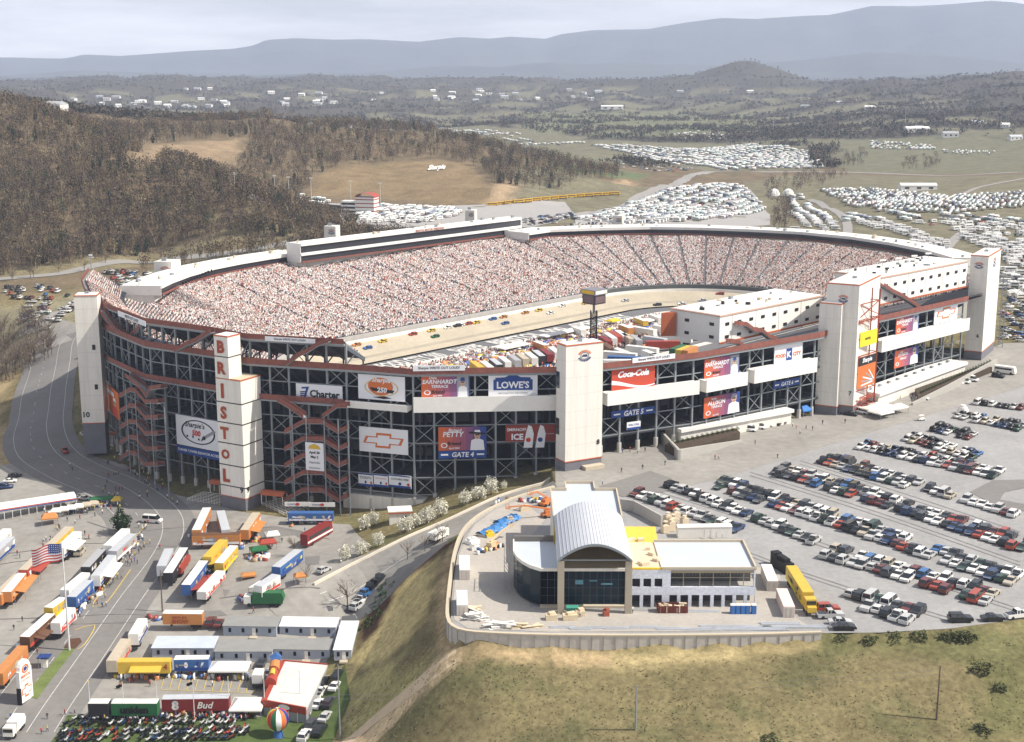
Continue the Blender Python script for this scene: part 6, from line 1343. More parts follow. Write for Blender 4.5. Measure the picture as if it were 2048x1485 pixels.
# ---- fields of cars and campers in the valley
def field(poly,ang,rs,cs,fill,sink,off_=0.35,size=1.):
    w=np.array([G(a,b_)[:2] for a,b_ in poly]); c=w.mean(0); an=angpx(*ang[:4],-4) if len(ang)==4 else ang[0]; u=np.array([math.cos(an),math.sin(an)]); v=np.array([-u[1],u[0]]); q=(w-c)@np.stack([u,v],1)
    i,j=np.meshgrid(np.arange(q[:,0].min(),q[:,0].max(),cs),np.arange(q[:,1].min(),q[:,1].max(),rs)); X=i.ravel();Y=j.ravel(); keep=rng.random(len(X))<min(1,fill*1.15); X=X[keep]+rng.normal(0,.6,keep.sum());Y=Y[keep]+rng.normal(0,.9,keep.sum())
    p=c+np.outer(X,u)+np.outer(Y,v); s=polydist(p[:,0],p[:,1],w); gap=vnoise(p[:,0],p[:,1],70,31)
    p=p[(s<0)&(gap>-.8)]; z=H(p[:,0],p[:,1])+off_
    for (x,y),zz in zip(p,z): (FARC if rng.random()<.3 else sink).append((x,y,zz,an+R(90)+rng.normal(0,.12)))
FARC=[];CAMP=[]
field([(1150,442),(1260,408),(1350,378),(1440,367),(1490,380),(1530,425),(1440,440),(1300,452)],(1150,440,1430,372),11,4.2,.95,CAMP)
field([(1150,448),(1300,452),(1260,458),(1120,456)],(1150,450,1300,452),9,3.4,.8,FARC)
field([(1572,395),(1600,392),(1645,455),(1590,462)],(1575,400,1625,460),10,5,.85,CAMP)
field([(1608,412),(1625,408),(1680,462),(1650,465)],(1615,410,1665,462),10,5,.85,CAMP)
field([(1640,382),(1740,380),(1900,395),(2070,385),(2070,412),(1900,430),(1760,425),(1680,402)],(1640,395,2040,410),10,4.4,.85,CAMP)
field([(1690,430),(1760,440),(1900,490),(1860,500),(1780,465),(1690,445)],(1700,432,1880,495),9,4.4,.95,CAMP)
field([(1770,420),(1880,440),(1890,455),(1800,450)],(1770,430,1880,450),14,5,.6,CAMP)
field([(1880,430),(2070,440),(2070,480),(1960,478),(1880,450)],(1880,440,2048,470),13,5,.75,CAMP)
field([(1920,470),(2070,490),(2070,540),(2000,530),(1990,500),(1930,490)],(1920,475,2060,520),9,4.4,.95,CAMP)
field([(2004,540),(2070,545),(2070,600),(2004,595)],(2004,545,2060,570),9,4,.8,CAMP)
field([(2004,600),(2070,605),(2070,690),(2008,680)],(2004,600,2060,640),7,3.2,.7,FARC)
field([(1180,292),(1400,300),(1500,290),(1620,305),(1650,338),(1450,341),(1300,325)],(1200,295,1600,335),17,6,.9,CAMP)
field([(1230,318),(1300,325),(1400,342),(1340,345),(1240,335)],(1230,320,1390,345),20,6,.6,FARC)
field([(620,246),(760,247),(1000,262),(1060,282),(1180,290),(1100,292),(1000,275),(800,254),(620,250)],(640,248,1100,285),24,10,.8,CAMP)
field([(1740,284),(1860,289),(1870,300),(1740,300)],(1740,290,1860,295),18,7,.7,CAMP); field([(1340,268),(1480,272),(1470,282),(1350,280)],(1340,272,1470,277),20,9,.5,CAMP)
field([(1880,300),(2000,305),(1990,312),(1880,310)],(1880,305,2000,308),20,9,.5,CAMP)
field([(488,378),(560,386),(660,402),(650,412),(560,402),(500,390)],(490,385,650,408),13,4.5,.85,CAMP)
field([(690,418),(770,412),(900,418),(925,430),(860,446),(730,446)],(700,425,900,440),9,4.4,.95,CAMP)
field([(1040,440),(1150,425),(1150,440),(1060,455)],(1040,448,1140,432),9,3.2,.5,FARC)
field([(110,640),(140,600),(180,590),(190,600),(150,640),(120,655)],(110,640,180,598),8,3.2,.55,FARC); field([(0,578),(100,572),(150,590),(110,610),(30,606),(0,600)],(0,590,140,588),9,3.4,.55,FARC)
field([(40,640),(70,600),(110,615),(90,640),(60,665)],(50,650,90,605),7,3.2,.7,FARC); field([(60,670),(100,640),(120,650),(90,685)],(60,675,100,645),7,3.2,.6,FARC)
field([(200,540),(320,545),(330,560),(240,575)],(200,550,310,556),8,3.4,.5,FARC)
for i,(x,y,z,r) in enumerate(FARC): CARS.append([x,y,z,r,KW[rng.choice(6,p=KP)],CARC[rng.choice(len(CARC),p=CARW)][0],None])
# individuals: the nearest that have a label; the rest of the valley cars as one mass
named=[c for c in CARS if c[6]]; rest=[c for c in CARS if not c[6]]
named.sort(key=lambda c:math.hypot(c[0],c[1])); 
if len(named)>298: rest+=named[298:]; named=named[:298]
print('cars',len(named),len(rest),'campers',len(CAMP))
first=set()
for x,y,z,r,k,c,l in named:
    lab=l.format(c=c,k='SUV' if k=='SUV' else k); 
    if k not in PROTO:
        PROTO[k]=mkproto(k); t=PROTO[k]; t.scale=(1.1,1.1,1.1); t.location=(x,y,z); t.rotation_euler=(0,0,r); t['label']=lab; t['group']='vehicles parked around the speedway'; t['category']='car' if k not in('pickup','van') else k
        for ch in t.children:
            if ch.get('paint'): ch.material_slots[0].link='OBJECT'; ch.material_slots[0].material=PAINT[c]
    else: dup(PROTO[k],(x,y,z),r,lab,None,PAINT[c])
COLD={n_:c_ for n_,c_,_ in CARC}
for kd in KW:
    q=[c for c in rest if c[4]==kd]
    if not q: continue
allq=rest
def merged(name,items,label,cat):
    VV=[];FF=[];TT=[];o=0
    for kd in sorted(set(i[4] for i in items)):
        q=[c for c in items if c[4]==kd]; tv,tf,tt=tpl(kd); tv=tv*np.array([.78,.85,.85]) if kd=='camper' else tv; pos=np.array([c[:3] for c in q]); rot=np.array([c[3] for c in q]); col=np.array([COLD.get(c[5],c[5]) if isinstance(c[5],str) else c[5] for c in q])
        c_,s_=np.cos(rot),np.sin(rot); x=tv[None,:,0]*c_[:,None]-tv[None,:,1]*s_[:,None]+pos[:,0,None]; y=tv[None,:,0]*s_[:,None]+tv[None,:,1]*c_[:,None]+pos[:,1,None]; z=tv[None,:,2]+pos[:,2,None]
        VV.append(np.stack([x,y,z],-1).reshape(-1,3)); FF.append((tf[None]+np.arange(len(q))[:,None,None]*len(tv)).reshape(-1,4)+o); TT.append((col[:,None]*tt[None,:,None]).reshape(-1,3)); o+=len(VV[-1])
    return tag(fastmesh(name,np.concatenate(VV),np.concatenate(FF),TINTM,np.concatenate(TT)),label,cat,kind='stuff')
if rest: merged('parked_cars',rest,'parked cars thronging the far fields and lots','cars')
# campers
def camper_b(L_=8.5,w=2.5,h=3.1):
    b=B(); b.hexa([(-L_/2,-w/2,.5),(L_/2,-w/2,.5),(L_/2,w/2,.5),(-L_/2,w/2,.5),(-L_/2,-w/2,h),(L_/2-.5,-w/2,h),(L_/2-.5,w/2,h),(-L_/2,w/2,h)]); b.box(-1,0,h,1.2,.9,.35); b.box(1.8,0,h,.8,.7,.25)
    return b
def camper_dark(L_=8.5,w=2.5):
    b=B(); b.box(-.3,0,1.7,L_*.7,w+.06,.65); b.box(L_/2-.42,0,1.6,.55,w*.9,.9); b.box(0,0,0,L_*.8,w*.9,.55); return b
CB_=camper_b(); CD_=camper_dark()
cm=bpy.data.meshes.new('camper'); vs=CB_.V+CD_.V; fs=CB_.F+[tuple(i+len(CB_.V) for i in f) for f in CD_.F]; cm.from_pydata(vs,[],fs); cm.materials.append(M('camper_white',(.78,.77,.74),.5,var=0)); cm.materials.append(GLASS); cm.polygons.foreach_set('material_index',[0]*len(CB_.F)+[1]*len(CD_.F)); cm.update()
CAMP.sort(key=lambda c:math.hypot(c[0],c[1]))
for i,(x,y,z,r) in enumerate(CAMP[:298]):
    o=bpy.data.objects.new('camper',cm); COL.objects.link(o); o.location=(x,y,z); o.rotation_euler=(0,0,r); s=rng.uniform(.6,.95); o.scale=(s*rng.uniform(.75,1.1),rng.uniform(.75,.95),rng.uniform(.65,1.0)); tag(o,'white motorhome or camper parked in the crowded rows beyond the far right stands','camper','campers beyond the far right stands')
TPL['camper']=(np.array(vs),np.array([f if len(f)==4 else f for f in fs]),np.array([1.]*len(CB_.V)+[.05]*len(CD_.V)))
merged('campers',[[x,y,z,r,'camper',(.72+rng.uniform(-.12,.08),.71,.68) if rng.random()<.85 else (.25,.28,.35)] for x,y,z,r in CAMP[298:]],'rows of white campers and caravans filling the distant fields','campers')
# shuttle bus, golf cart, concession dome
def busthing(px,py,ang,L_,label,col,z=0.15,name='bus',h=3.0,cat='bus',ground=True,stripe=None,group=None):
    c=P(px,py,0) if not ground else G(px,py); zz=z if not ground else c[2]+z
    t=thing(name,(c[0],c[1],zz),label,cat,group,ang); b=B(); w=2.5; pr=[(-L_/2,.5),(-L_/2,h),(L_/2-.5,h),(L_/2-.1,h*.55),(L_/2,h*.5),(L_/2,.5)]; n=len(pr)
    b.add([(x,-w/2,q) for x,q in pr]+[(x,w/2,q) for x,q in pr],[tuple(range(n)),tuple(range(2*n-1,n-1,-1))]+[(i+n,(i+1)%n+n,(i+1)%n,i) for i in range(n)]); b.build('body',col,t,False)
    b=B(); b.box(-.4,0,h*.56,L_*.8,w+.05,h*.24); b.build('windows',GLASS,t,False)
    if stripe: b=B(); b.box(0,0,h*.3,L_*.98,w+.04,h*.15); b.build('stripe',stripe,t,False)
    for x in (-L_*.3,L_*.32):
        for s in (-1,1): b=B(); b.cyl((x,s*(w/2-.25),.5),(x,s*(w/2+.02),.5),.5,n=12); b.build('wheel',RUBBER,t,False)
    return t
busthing(2010,748,R(-38),8.2,'large white shuttle bus at the right edge of the apron',WHITE,ground=False)
YB=M('school_bus_yellow',(.62,.36,.02),.5)
tb=None
for k in range(15):
    s=k/14; x=985+s*245; y=413-s*17-(6*math.sin(s*2)); p=G(x,y)
    if tb is None: tb=busthing(x,y,0,10,'x',YB,.35,'school_bus',2.9,group='yellow school buses along the drag strip'); tb.location=(p[0],p[1],p[2]+.35); tb.rotation_euler=(0,0,R(8)); tb['label']='yellow school bus at the left end of the long bus line'
    else: dup(tb,(p[0],p[1],p[2]+.35),R(20+rng.normal(0,4)),'yellow school bus, '+ordw(k)+' from the left in the long bus line below the bare hill')
c=P(1842,842,0); t=thing('golf_cart',(*c,.12),'white golf cart driving across the open apron','golf cart',None,R(20)); b=B(); b.box(0,0,.3,2.4,1.2,.5); b.build('body',WHITE,t,False); b=B(); b.box(0,0,1.8,1.8,1.25,.08); [b.bar((x,y,.8),(x,y,1.8),.06) for x in (-.8,.8) for y in (-.55,.55)]; b.build('roof',WHITE,t,False)
for x in (-.8,.8):
    for y in (-.55,.55): b=B(); b.cyl((x,y-.1,.25),(x,y+.1,.25),.25,n=8); b.build('wheel',RUBBER,t,False)
b=B(); c=P(1925,828,0); b.cyl((*c,0),(*c,1.6),2.2,2.0,14); b.cyl((*c,1.6),(*c,2.4),1.7,1.5,14); b.cyl((*c,2.4),(*c,3.2),1.1,.9,14); solo(b,'tiered_cake_stand',WHITE,'round white three-tier structure on the apron above the car rows','kiosk')
# ================================================================ inside the track
INF=2.8
sc=P(1187,678,4.0); q=DY(1187,578,sc[1]); t=thing('scoreboard_tower',(*sc,2.7),'dark four-sided scoreboard on a latticed tower in the infield','scoreboard')
zt=zat(sc,578); z1=zat(sc,588); z2=zat(sc,607); zp=zat(sc,622)
b=B(); 
for dx in (-1.3,1.3):
    for dy in (-1.3,1.3): b.bar((sc[0]+dx,sc[1]+dy,2.7),(sc[0]+dx,sc[1]+dy,zp),.45)
for k in range(12): z=3+(zp-3.5)*k/12; [b.bar((sc[0]-1.3,sc[1]+dy,z),(sc[0]+1.3,sc[1]+dy,z+1.2),.3) for dy in (-1.3,1.3)]; [b.bar((sc[0]+dx,sc[1]-1.3,z),(sc[0]+dx,sc[1]+1.3,z),.3) for dx in (-1.3,1.3)]
b.build('lattice_mast',BLACK,t)
b=B(); b.bar((*sc,zp-.5),(*sc,z1),1.0); b.build('upper_mast',STEEL,t)
b=B(); b.box(sc[0],sc[1],z2,7,7,z1-z2,R(45)); b.build('screen_box',M('screen_dark',(.03,.03,.04),.3,var=0),t)
b=B(); b.box(sc[0],sc[1],z1,8.2,8.2,zt-z1,R(45)); b.build('header_box',M('header_grey',(.20,.20,.22),.6,var=0),t)
for s,m in ((-1,YELLOW),(1,WHITE)):
    n_=np.array([s*.7071,-.7071,0]); u_=np.array([.7071,s*.7071,0]); o=np.array([sc[0],sc[1],0])+n_*4.15; b=B(); b.add([o+u_*x+np.array([0,0,zz]) for x,zz in ((-3.6,z1+.4),(3.6,z1+.4),(3.6,zt-.3),(-3.6,zt-.3))],[(0,1,2,3)]); b.build('sponsor_panel',m,t)
    o=np.array([sc[0],sc[1],0])+n_*3.56; b=B(); b.add([o+u_*x+np.array([0,0,zz]) for x,zz in ((-3,z2+.5),(3,z2+.5),(3,z1-.3),(-3,z1-.3))],[(0,1,2,3)]); b.build('screen_face',M('screen_pinkish',(.16,.11,.12),.3,var=.3,scale=.5),t)
# haulers
def hauler_parts(L_=15,h=4.0,cab=True):
    out=[]; b=B(); b.box(0,0,1.0,L_,2.6,h-1.05); out.append(('trailer_box',b,None)); b=B(); b.box(0,0,h-.05,L_-.1,2.5,.1); out.append(('roof',b,WHITE))
    b=B(); b.box(-L_*.33,0,.3,2.6,2.4,.7); b.box(L_*.3,0,.3,.3,2.0,.75); out.append(('undercarriage',b,BLACK))
    for x in (-L_*.37,-L_*.29):
        for s in (-1,1): b=B(); b.cyl((x,s*1.0,.5),(x,s*1.3,.5),.5,n=10); out.append(('wheel',b,RUBBER))
    return out
HP={}
def trailer(x,y,z,ang,L_,col,label,h=4.0,roof=None,group=None,side=None,awning=None,cab=False,text=None,name='semi_trailer',cat='trailer',flip=1):
    k=(L_,h)
    if k not in HP:
        HP[k]=[]
        for nm,b,m in hauler_parts(L_,h):
            me=bpy.data.meshes.new(nm); me.from_pydata(b.V,[],b.F); me.materials.append(m or WHITE); HP[k].append((nm,me,m))
    t=thing(name,(x,y,z),label,cat,group,ang)
    for nm,me,m in HP[k]:
        o=bpy.data.objects.new(nm,me); COL.objects.link(o); o.parent=t
        mm=col if nm=='trailer_box' else (roof if nm=='roof' and roof else None)
        if mm: o.material_slots[0].link='OBJECT'; o.material_slots[0].material=mm
    if side is not None:
        for s in (-1,1):
            b=B(); f=Face((-L_/2 if s<0 else L_/2,s*1.31,1.05),(-s,0,0),(0,s,0),L_,h-1.2); f.rect(b,.02,.04,.98,.30,0,.02)
            qs=sorted(rng.uniform(.04,.9,9))
            for q,x0 in enumerate(qs): y0=rng.uniform(.1,.5); w_=rng.uniform(.03,.09); hh=rng.uniform(.15,.45); k_=rng.uniform(-.05,.05); f.poly(b,[(x0,y0),(x0+w_,y0+rng.uniform(-.05,.05)),(x0+w_+k_,y0+hh),(x0+k_,y0+hh*rng.uniform(.7,1.1))],int(rng.integers(4)),.02+.004*q)
            cx_=rng.uniform(.25,.75); f.ell(b,cx_,.55,rng.uniform(.05,.1),rng.uniform(.15,.3),int(rng.integers(4)),.065,14); f.rect(b,cx_-.2,.5,cx_+.02,.6,int(rng.integers(4)),.07); b.build('side_graphic',list(side)+[TC['tan'],SG],t,False)
    if text:
        sg=1 if (math.sin(ang)*-x+-math.cos(ang)*-y)>0 else -1; b=B(); f=Face((-L_/2*sg,-1.31*sg,1.05),(sg,0,0),(0,-sg,0),L_,h-1.2); 
        for it in text[0]: f.text(b,*it)
        b.build('lettering',text[1],t,False)
    if awning is not None:
        b=B(); s=-flip*(1 if (math.sin(ang)*-x+-math.cos(ang)*-y)>0 else -1); b.hexa([(-L_*.35,s*1.3,2.9),(L_*.25,s*1.3,2.9),(L_*.25,s*3.9,2.4),(-L_*.35,s*3.9,2.4),(-L_*.35,s*1.3,3.0),(L_*.25,s*1.3,3.0),(L_*.25,s*3.9,2.5),(-L_*.35,s*3.9,2.5)]); b.build('awning',awning,t,False)
        b=B(); [b.bar((xx,s*3.8,0),(xx,s*3.8,2.4),.08) for xx in (-L_*.34,L_*.24)]; b.build('awning_post',STEEL,t,False)
    if cab:
        b=B(); b.box(L_/2+2.0,0,.9,2.2,2.4,2.6); b.box(L_/2+3.7,0,.9,1.5,2.0,1.2); b.build('cab',col,t,False); b=B(); b.box(L_/2+3.0,0,2.2,.4,2.1,.9); b.build('windscreen',GLASS,t,False)
        for xx in (L_/2+1.2,L_/2+3.8):
            for s in (-1,1): b=B(); b.cyl((xx,s*.95,.5),(xx,s*1.25,.5),.5,n=10); b.build('wheel',RUBBER,t,False)
    return t
TC={n_:M('trailer_'+n_,c_,.5,var=.12,scale=.5) for n_,c_ in dict(white=(.76,.75,.71),orange=(.52,.22,.07),yellow=(.62,.42,.06),blue=(.05,.13,.34),red=(.36,.06,.04),grey=(.38,.38,.39),black=(.03,.03,.035),maroon=(.22,.03,.03),green=(.025,.13,.05),tan=(.50,.43,.33),brown=(.14,.07,.04),silver=(.48,.50,.53)).items()}
def infpx(x,y,x2,y2,col,label,L_=14,**k):
    a=P(x,y,INF+4);c=P(x2,y2,INF+4); m=(a+c)/2; return trailer(m[0],m[1],INF,math.atan2(*(a-c)[::-1]),L_,TC[col],label,group='team haulers in the infield',**k)
cols=['yellow','white','silver','white','grey','tan','white','silver','maroon','white','white','grey']
for k,(x,y) in enumerate(((945,722),(965,722),(983,717),(1000,712),(1020,709),(1036,706),(1054,704),(1069,700),(1084,697),(1100,693))):
    infpx(x,y,x+17,y+13,'black' if cols[k] in('silver',) else cols[k],'team hauler with '+cols[k]+' roof, '+ordw(k)+' from the left in the row left of tower 8',12,roof=TC[cols[k]])
cols=['maroon','white','red','white','tan','grey','brown']
for k,(x,y) in enumerate(((1200,670),(1210,664),(1220,661),(1232,659),(1245,665),(1260,668),(1205,684))):
    infpx(x,y,x+22,y+15,cols[k],'team hauler with '+cols[k]+' roof, '+ordw(k)+' from the left in the row right of tower 8',13,roof=TC[cols[k]])
for k,(x,y,x2,y2,c) in enumerate(((1260,652,1310,660,'white'),(1310,650,1350,659,'white'),(1320,667,1385,672,'white'),(1250,690,1320,698,'white'),(1205,702,1275,708,'white'),(1212,712,1290,715,'blue'),(1280,683,1370,682,'red'),(1340,700,1372,688,'green'),(1352,702,1384,690,'yellow'),(1364,704,1396,690,'orange'),(1200,720,1270,720,'white'),(1290,672,1330,678,'silver'))):
    infpx(x,y,x2,y2,c,c+' infield trailer, '+ORD[k]+' of the slanting group right of the scoreboard',14 if k<7 else 11,roof=TC[c])
for k,(x,y,c) in enumerate(((1352,640,'white'),(1366,646,'tan'),(1376,655,'white'),(1300,628,'white'),(1270,634,'yellow'),(1345,655,'white'),(1240,648,'orange'),(1288,700,'white'),(1305,707,'grey'),(1230,696,'white'),(1145,652,'white'),(1070,682,'orange'))):
    infpx(x,y,x+24,y+9,c,c+' team lorry, '+ordw(k)+' of those parked askew around the scoreboard',10,roof=TC['white' if c!='tan' else 'tan'])
for k,(x,y,w,d,l) in enumerate(((1330,632,16,9,'large cream canopy in the infield below the far turn'),(1025,690,16,6,'white canopy behind the haulers left of tower 8'),(1130,662,30,5,'long white canopy strip beside tower 8 top'),(1290,640,8,6,'small white canopy in the infield centre'),(1225,640,6,5,'yellow-topped stand in the infield near the scoreboard'),(1360,625,9,6,'yellow and white canopy at the infield far end'))):
    c=P(x,y,INF+3); tent(c,INF,w,d,angpx(1000,640,1160,610,3),l,YELLOW if 'yellow' in l else WHITE,2.8,.8,gable=True)
# pit wall boards and track lettering
PL_=[('FOOD CITY 500',.02,.22),('SHARPIE',.26,.36),('BRISTOL',.40,.58),('500',.60,.68),('SPEEDWAY',.72,.95)]
o=OC-OU*84+OV*32.6; f=Face((*o,2.9),(*OU,0),(0,0,1),168,11.4,up=(*OV,0)); b=B()
for tx,x0,x1 in PL_: f.text(b,tx,x0,.08,x1,.92,0,.06,.04,fit=True)
tag(b.build('road_markings',LINE),kind='structure')
b=B(); o2=OC-OU*83+OV*31.6; b.hexa([(*o2,2.9),(*(o2+OU*166),2.9),(*(o2+OU*166+OV*.5),2.9),(*(o2+OV*.5),2.9)]+[(*o2,3.35),(*(o2+OU*166),3.35),(*(o2+OU*166+OV*.5),3.35),(*(o2+OV*.5),3.35)]); tag(b.build('road_kerb',WHITE),kind='structure')
for r,nm in ((32,'pit'),): pass
# race cars on the banking
def racecar(x,y,z,rot,col,label,tilt):
    if 'race' not in PROTO:
        t=thing('race_car',(0,0,0),label,'race car'); b=B(); b.hexa([(-2.5,-1,.15),(2.5,-.95,.15),(2.5,.95,.15),(-2.5,1,.15),(-2.4,-.95,.85),(2.3,-.8,.55),(2.3,.8,.55),(-2.4,.95,.85)]); b.box(-.5,0,1.25,1.5,1.2,.05); b.box(-2.4,0,.85,.1,1.8,.25); o=b.build('body',WHITE,t,False); o['paint']=1
        b=B(); b.hexa([(-1.8,-.85,.8),(.9,-.85,.7),(.9,.85,.7),(-1.8,.85,.8),(-1.2,-.62,1.25),(.2,-.62,1.25),(.2,.62,1.25),(-1.2,.62,1.25)]); b.build('windows',GLASS,t,False)
        for xx in (-1.5,1.5):
            for s in (-1,1): b=B(); b.cyl((xx,s*.75,.35),(xx,s*1.02,.35),.36,n=10); b.build('wheel',RUBBER,t,False)
        PROTO['race']=t; r=t; r.location=(x,y,z); r['label']=label; r['group']='stock cars on the track'
        for ch in t.children:
            if ch.get('paint'): ch.material_slots[0].link='OBJECT'; ch.material_slots[0].material=col
    else: r=dup(PROTO['race'],(x,y,z),0,label,None,col)
    r.scale=(.85,.85,.85); r.rotation_mode='QUATERNION'; r.rotation_quaternion=tilt
RCOL=['orange','blue','yellow','red','yellow','white','black','white','red','yellow','blue','orange','orange','yellow','white','yellow','silver','black','white','silver','red','green','blue','white']
RP=[(712,691),(735,703),(765,694),(823,680),(860,673),(893,667),(912,662),(919,658),(934,656),(952,657),(983,650),(1004,645),(1048,634),(1075,630),(1122,621),(1170,616),(1250,606),(1322,603),(1368,602),(1405,600),(1440,600),(870,678),(1010,651),(1100,632)]
bank=(ZTR-3.4)/(RTR-45)
for k,(x,y) in enumerate(RP):
    p=P(x,y,5.5); 
    for _ in range(4):
        d=p-OC; ax=np.clip(d@OU,-OA,OA); q=OC+OU*ax; e=p-q; r_=np.hypot(*e); z=3.4+bank*(np.clip(r_,46.5,59.5)-45); p=P(x,y,z+.6)
    d=p-OC; ax=np.clip(d@OU,-OA,OA); q=OC+OU*ax; e=unit(p-q); r_=np.clip(np.hypot(*(p-q)),46.5,59.5); p=q+e*r_; z=3.4+bank*(r_-45)
    fw=np.array([-e[1],e[0],0]); up3=np.array([-e[0]*bank,-e[1]*bank,1]); up3/=np.linalg.norm(up3); fw=np.cross(np.cross(up3,fw),up3); fw/=np.linalg.norm(fw); lf=np.cross(up3,fw)
    Q=Matrix(((fw[0],lf[0],up3[0]),(fw[1],lf[1],up3[1]),(fw[2],lf[2],up3[2]))).to_quaternion()
    racecar(p[0],p[1],z+.05,0,TC[RCOL[k]],RCOL[k]+' stock car, '+ordw(k)+' along the banking from the left edge of view',Q)
# infield throng
pp=[]
for _ in range(3400):
    s=rng.uniform(-80,85); v=rng.normal(20,4) if rng.random()<.6 else rng.uniform(-20,24); p=OC+OU*s+OV*np.clip(v,-23,29); pp.append((p[0],p[1],INF+.02))
pp=np.array(pp); o=crowd('infield_crowd',pp,rng.uniform(0,6.28,len(pp)),'pit crews and guests milling around the infield',sc=1.7)
b=None

tv=np.array([(-.5,-.5,0),(.5,-.5,0),(.5,.5,0),(-.5,.5,0),(-.5,-.5,1),(.5,-.5,1),(.5,.5,1),(-.5,.5,1)],float); tf=np.array([(0,1,5,4),(1,2,6,5),(2,3,7,6),(3,0,4,7),(4,5,6,7)])
n=1000; s=rng.uniform(-80,85,n); v=np.clip(np.where(rng.random(n)<.5,rng.normal(17,3,n),rng.uniform(-20,22,n)),-22,24); pos=np.array([[*(OC+OU*a+OV*c),INF] for a,c in zip(s,v)])
pal=np.array([(.75,.74,.7),(.6,.2,.05),(.7,.5,.03),(.03,.1,.4),(.4,.04,.03),(.05,.05,.06),(.3,.3,.32)]); sc3=np.stack([rng.uniform(1,3.5,n),rng.uniform(.7,1.6,n),rng.uniform(.7,2,n)],1)
tag(scatter('pit_equipment',tv,tf,np.ones(8),pos,rng.uniform(0,3,n),sc3,pal[rng.choice(7,n,p=[.3,.15,.12,.1,.13,.12,.08])],TINTM),'tool carts, tyre stacks and pit boxes crowding the infield','pit equipment',kind='stuff')
# ================================================================ trees
LEAF=MA('leaf_clump',.9,.1); BARK=M('bark',(.13,.10,.08),.95,var=.2,scale=.6)
def clump(n,rx,rz,zc,sz,seed,shell=.55):
    r=np.random.default_rng(seed); d=r.normal(size=(n,3)); d/=np.linalg.norm(d,axis=1)[:,None]; k=(shell+(1-shell)*r.random(n))[:,None]*(1+.22*np.sin(d[:,0]*5+seed)+.18*np.sin(d[:,1]*6+2*seed)+.15*np.sin(d[:,2]*7))[:,None]
    c=d*k*np.array([rx,rx,rz])+np.array([0,0,zc]); V_=[];F_=[]
    a=r.normal(size=(n,3)); a/=np.linalg.norm(a,axis=1)[:,None]; b=np.cross(a,r.normal(size=(n,3))); b/=np.linalg.norm(b,axis=1)[:,None]; s=sz*r.uniform(.6,1.3,n)[:,None]
    V_=np.stack([c-a*s-b*s*.6,c+a*s-b*s*.6,c+a*s*.8+b*s*.6,c-a*s*.8+b*s*.6],1).reshape(-1,3); F_=np.arange(4*n).reshape(n,4); return V_,F_,np.repeat(r.uniform(.6,1.35,n),4)
def crownmesh(name,n,rx,rz,zc,sz,seed,col):
    v,f,t=clump(n,rx,rz,zc,sz,seed); o=fastmesh(name,v,f,LEAF,np.clip(t[:,None]*np.array(col)[None],0,1)); me=o.data; bpy.data.objects.remove(o); return me
def trunkmesh(h,r,forks,seed,spread=.6):
    rr=np.random.default_rng(seed); b=B(); b.cyl((0,0,-.5),(0,0,h*.5),r,r*.7,6)
    for k in range(forks):
        a=rr.uniform(0,6.28); z=h*rr.uniform(.25,.55); e=(math.cos(a)*h*spread*rr.uniform(.3,.6),math.sin(a)*h*spread*rr.uniform(.3,.6),z+h*rr.uniform(.25,.45)); b.cyl((0,0,z),e,r*.45,r*.1,4)
        for q in range(2): a2=a+rr.normal(0,.6); m=np.array(e)*.6+np.array((0,0,z))*.4; b.cyl(m,(m[0]+math.cos(a2)*h*.15,m[1]+math.sin(a2)*h*.15,m[2]+h*.2),r*.25,r*.06,4)
    b.cyl((0,0,h*.5),(0,0,h*.9),r*.7,r*.15,5)
    me=bpy.data.meshes.new('trunk'); me.from_pydata(b.V,[],b.F); me.materials.append(BARK); me.update(); return me
def tree(name,x,y,z,tm,cm_,s,label,cat,group=None,rot=None):
    t=thing(name,(x,y,z),label,cat,group,rng.uniform(0,6.28)); t.scale=(s,s,s*rng.uniform(.9,1.1))
    for nm,me in (('trunk',tm),('crown',cm_)): o=bpy.data.objects.new(nm,me); COL.objects.link(o); o.parent=t
    return t
pt=trunkmesh(3.2,.14,6,3); pc=[crownmesh('crown',1100,2.0,1.95,2.8,.16,k,(.70,.68,.57)) for k in (1,2,5)]
for k,(x,y,s) in enumerate(((1008,980,.55),(982,990,1.05),(959,1000,1.0),(931,1011,.95),(881,1034,1.15),(857,1046,.95),(845,1050,.85),(832,1056,.95),(811,1066,1.1),(748,1052,.9),(730,1060,1.0),(758,1094,.85),(721,1112,1.0),(690,1122,.95))):
    p=G(x,y); tree('blossom_tree',p[0],p[1],p[2],pt,pc[k%3],s,'white blossoming tree, '+ordw(k)+' down the verge from tower 8','tree','blossom trees along the verge')
et=trunkmesh(6,.25,2,9,.2); ec=crownmesh('crown',900,2.9,3.6,3.9,.3,8,(.028,.055,.022)); p=G(243,1068); tree('evergreen_tree',p[0],p[1],p[2],et,ec,1.0,'lone dark evergreen standing in the lower lot','tree')
bt=[trunkmesh(7,.16,14,k,.8) for k in (11,12,13)]; bc=[crownmesh('crown',130,2.4,2.8,5,.10,k,(.20,.16,.12)) for k in (21,22,23)]
for k,(x,y,s) in enumerate(((695,1215,1.3),(885,1085,.8),(870,1092,.7),(850,1104,.8),(815,1120,.8),(590,1112,.9),(612,1165,.8),(1020,1010,.01))):
    if s<.1: continue
    p=G(x,y); tree('bare_tree',p[0],p[1],p[2],bt[k%3],bc[k%3],s,['large bare tree beside the grey site office and the ditch road','bare sapling nearest the round wall above the mulch bank','second bare sapling on the mulch bank','third bare sapling on the mulch bank','lowest bare sapling on the mulch bank','bare tree at the right of the lower lot','small bare tree by the orange kiosk'][k],'tree')
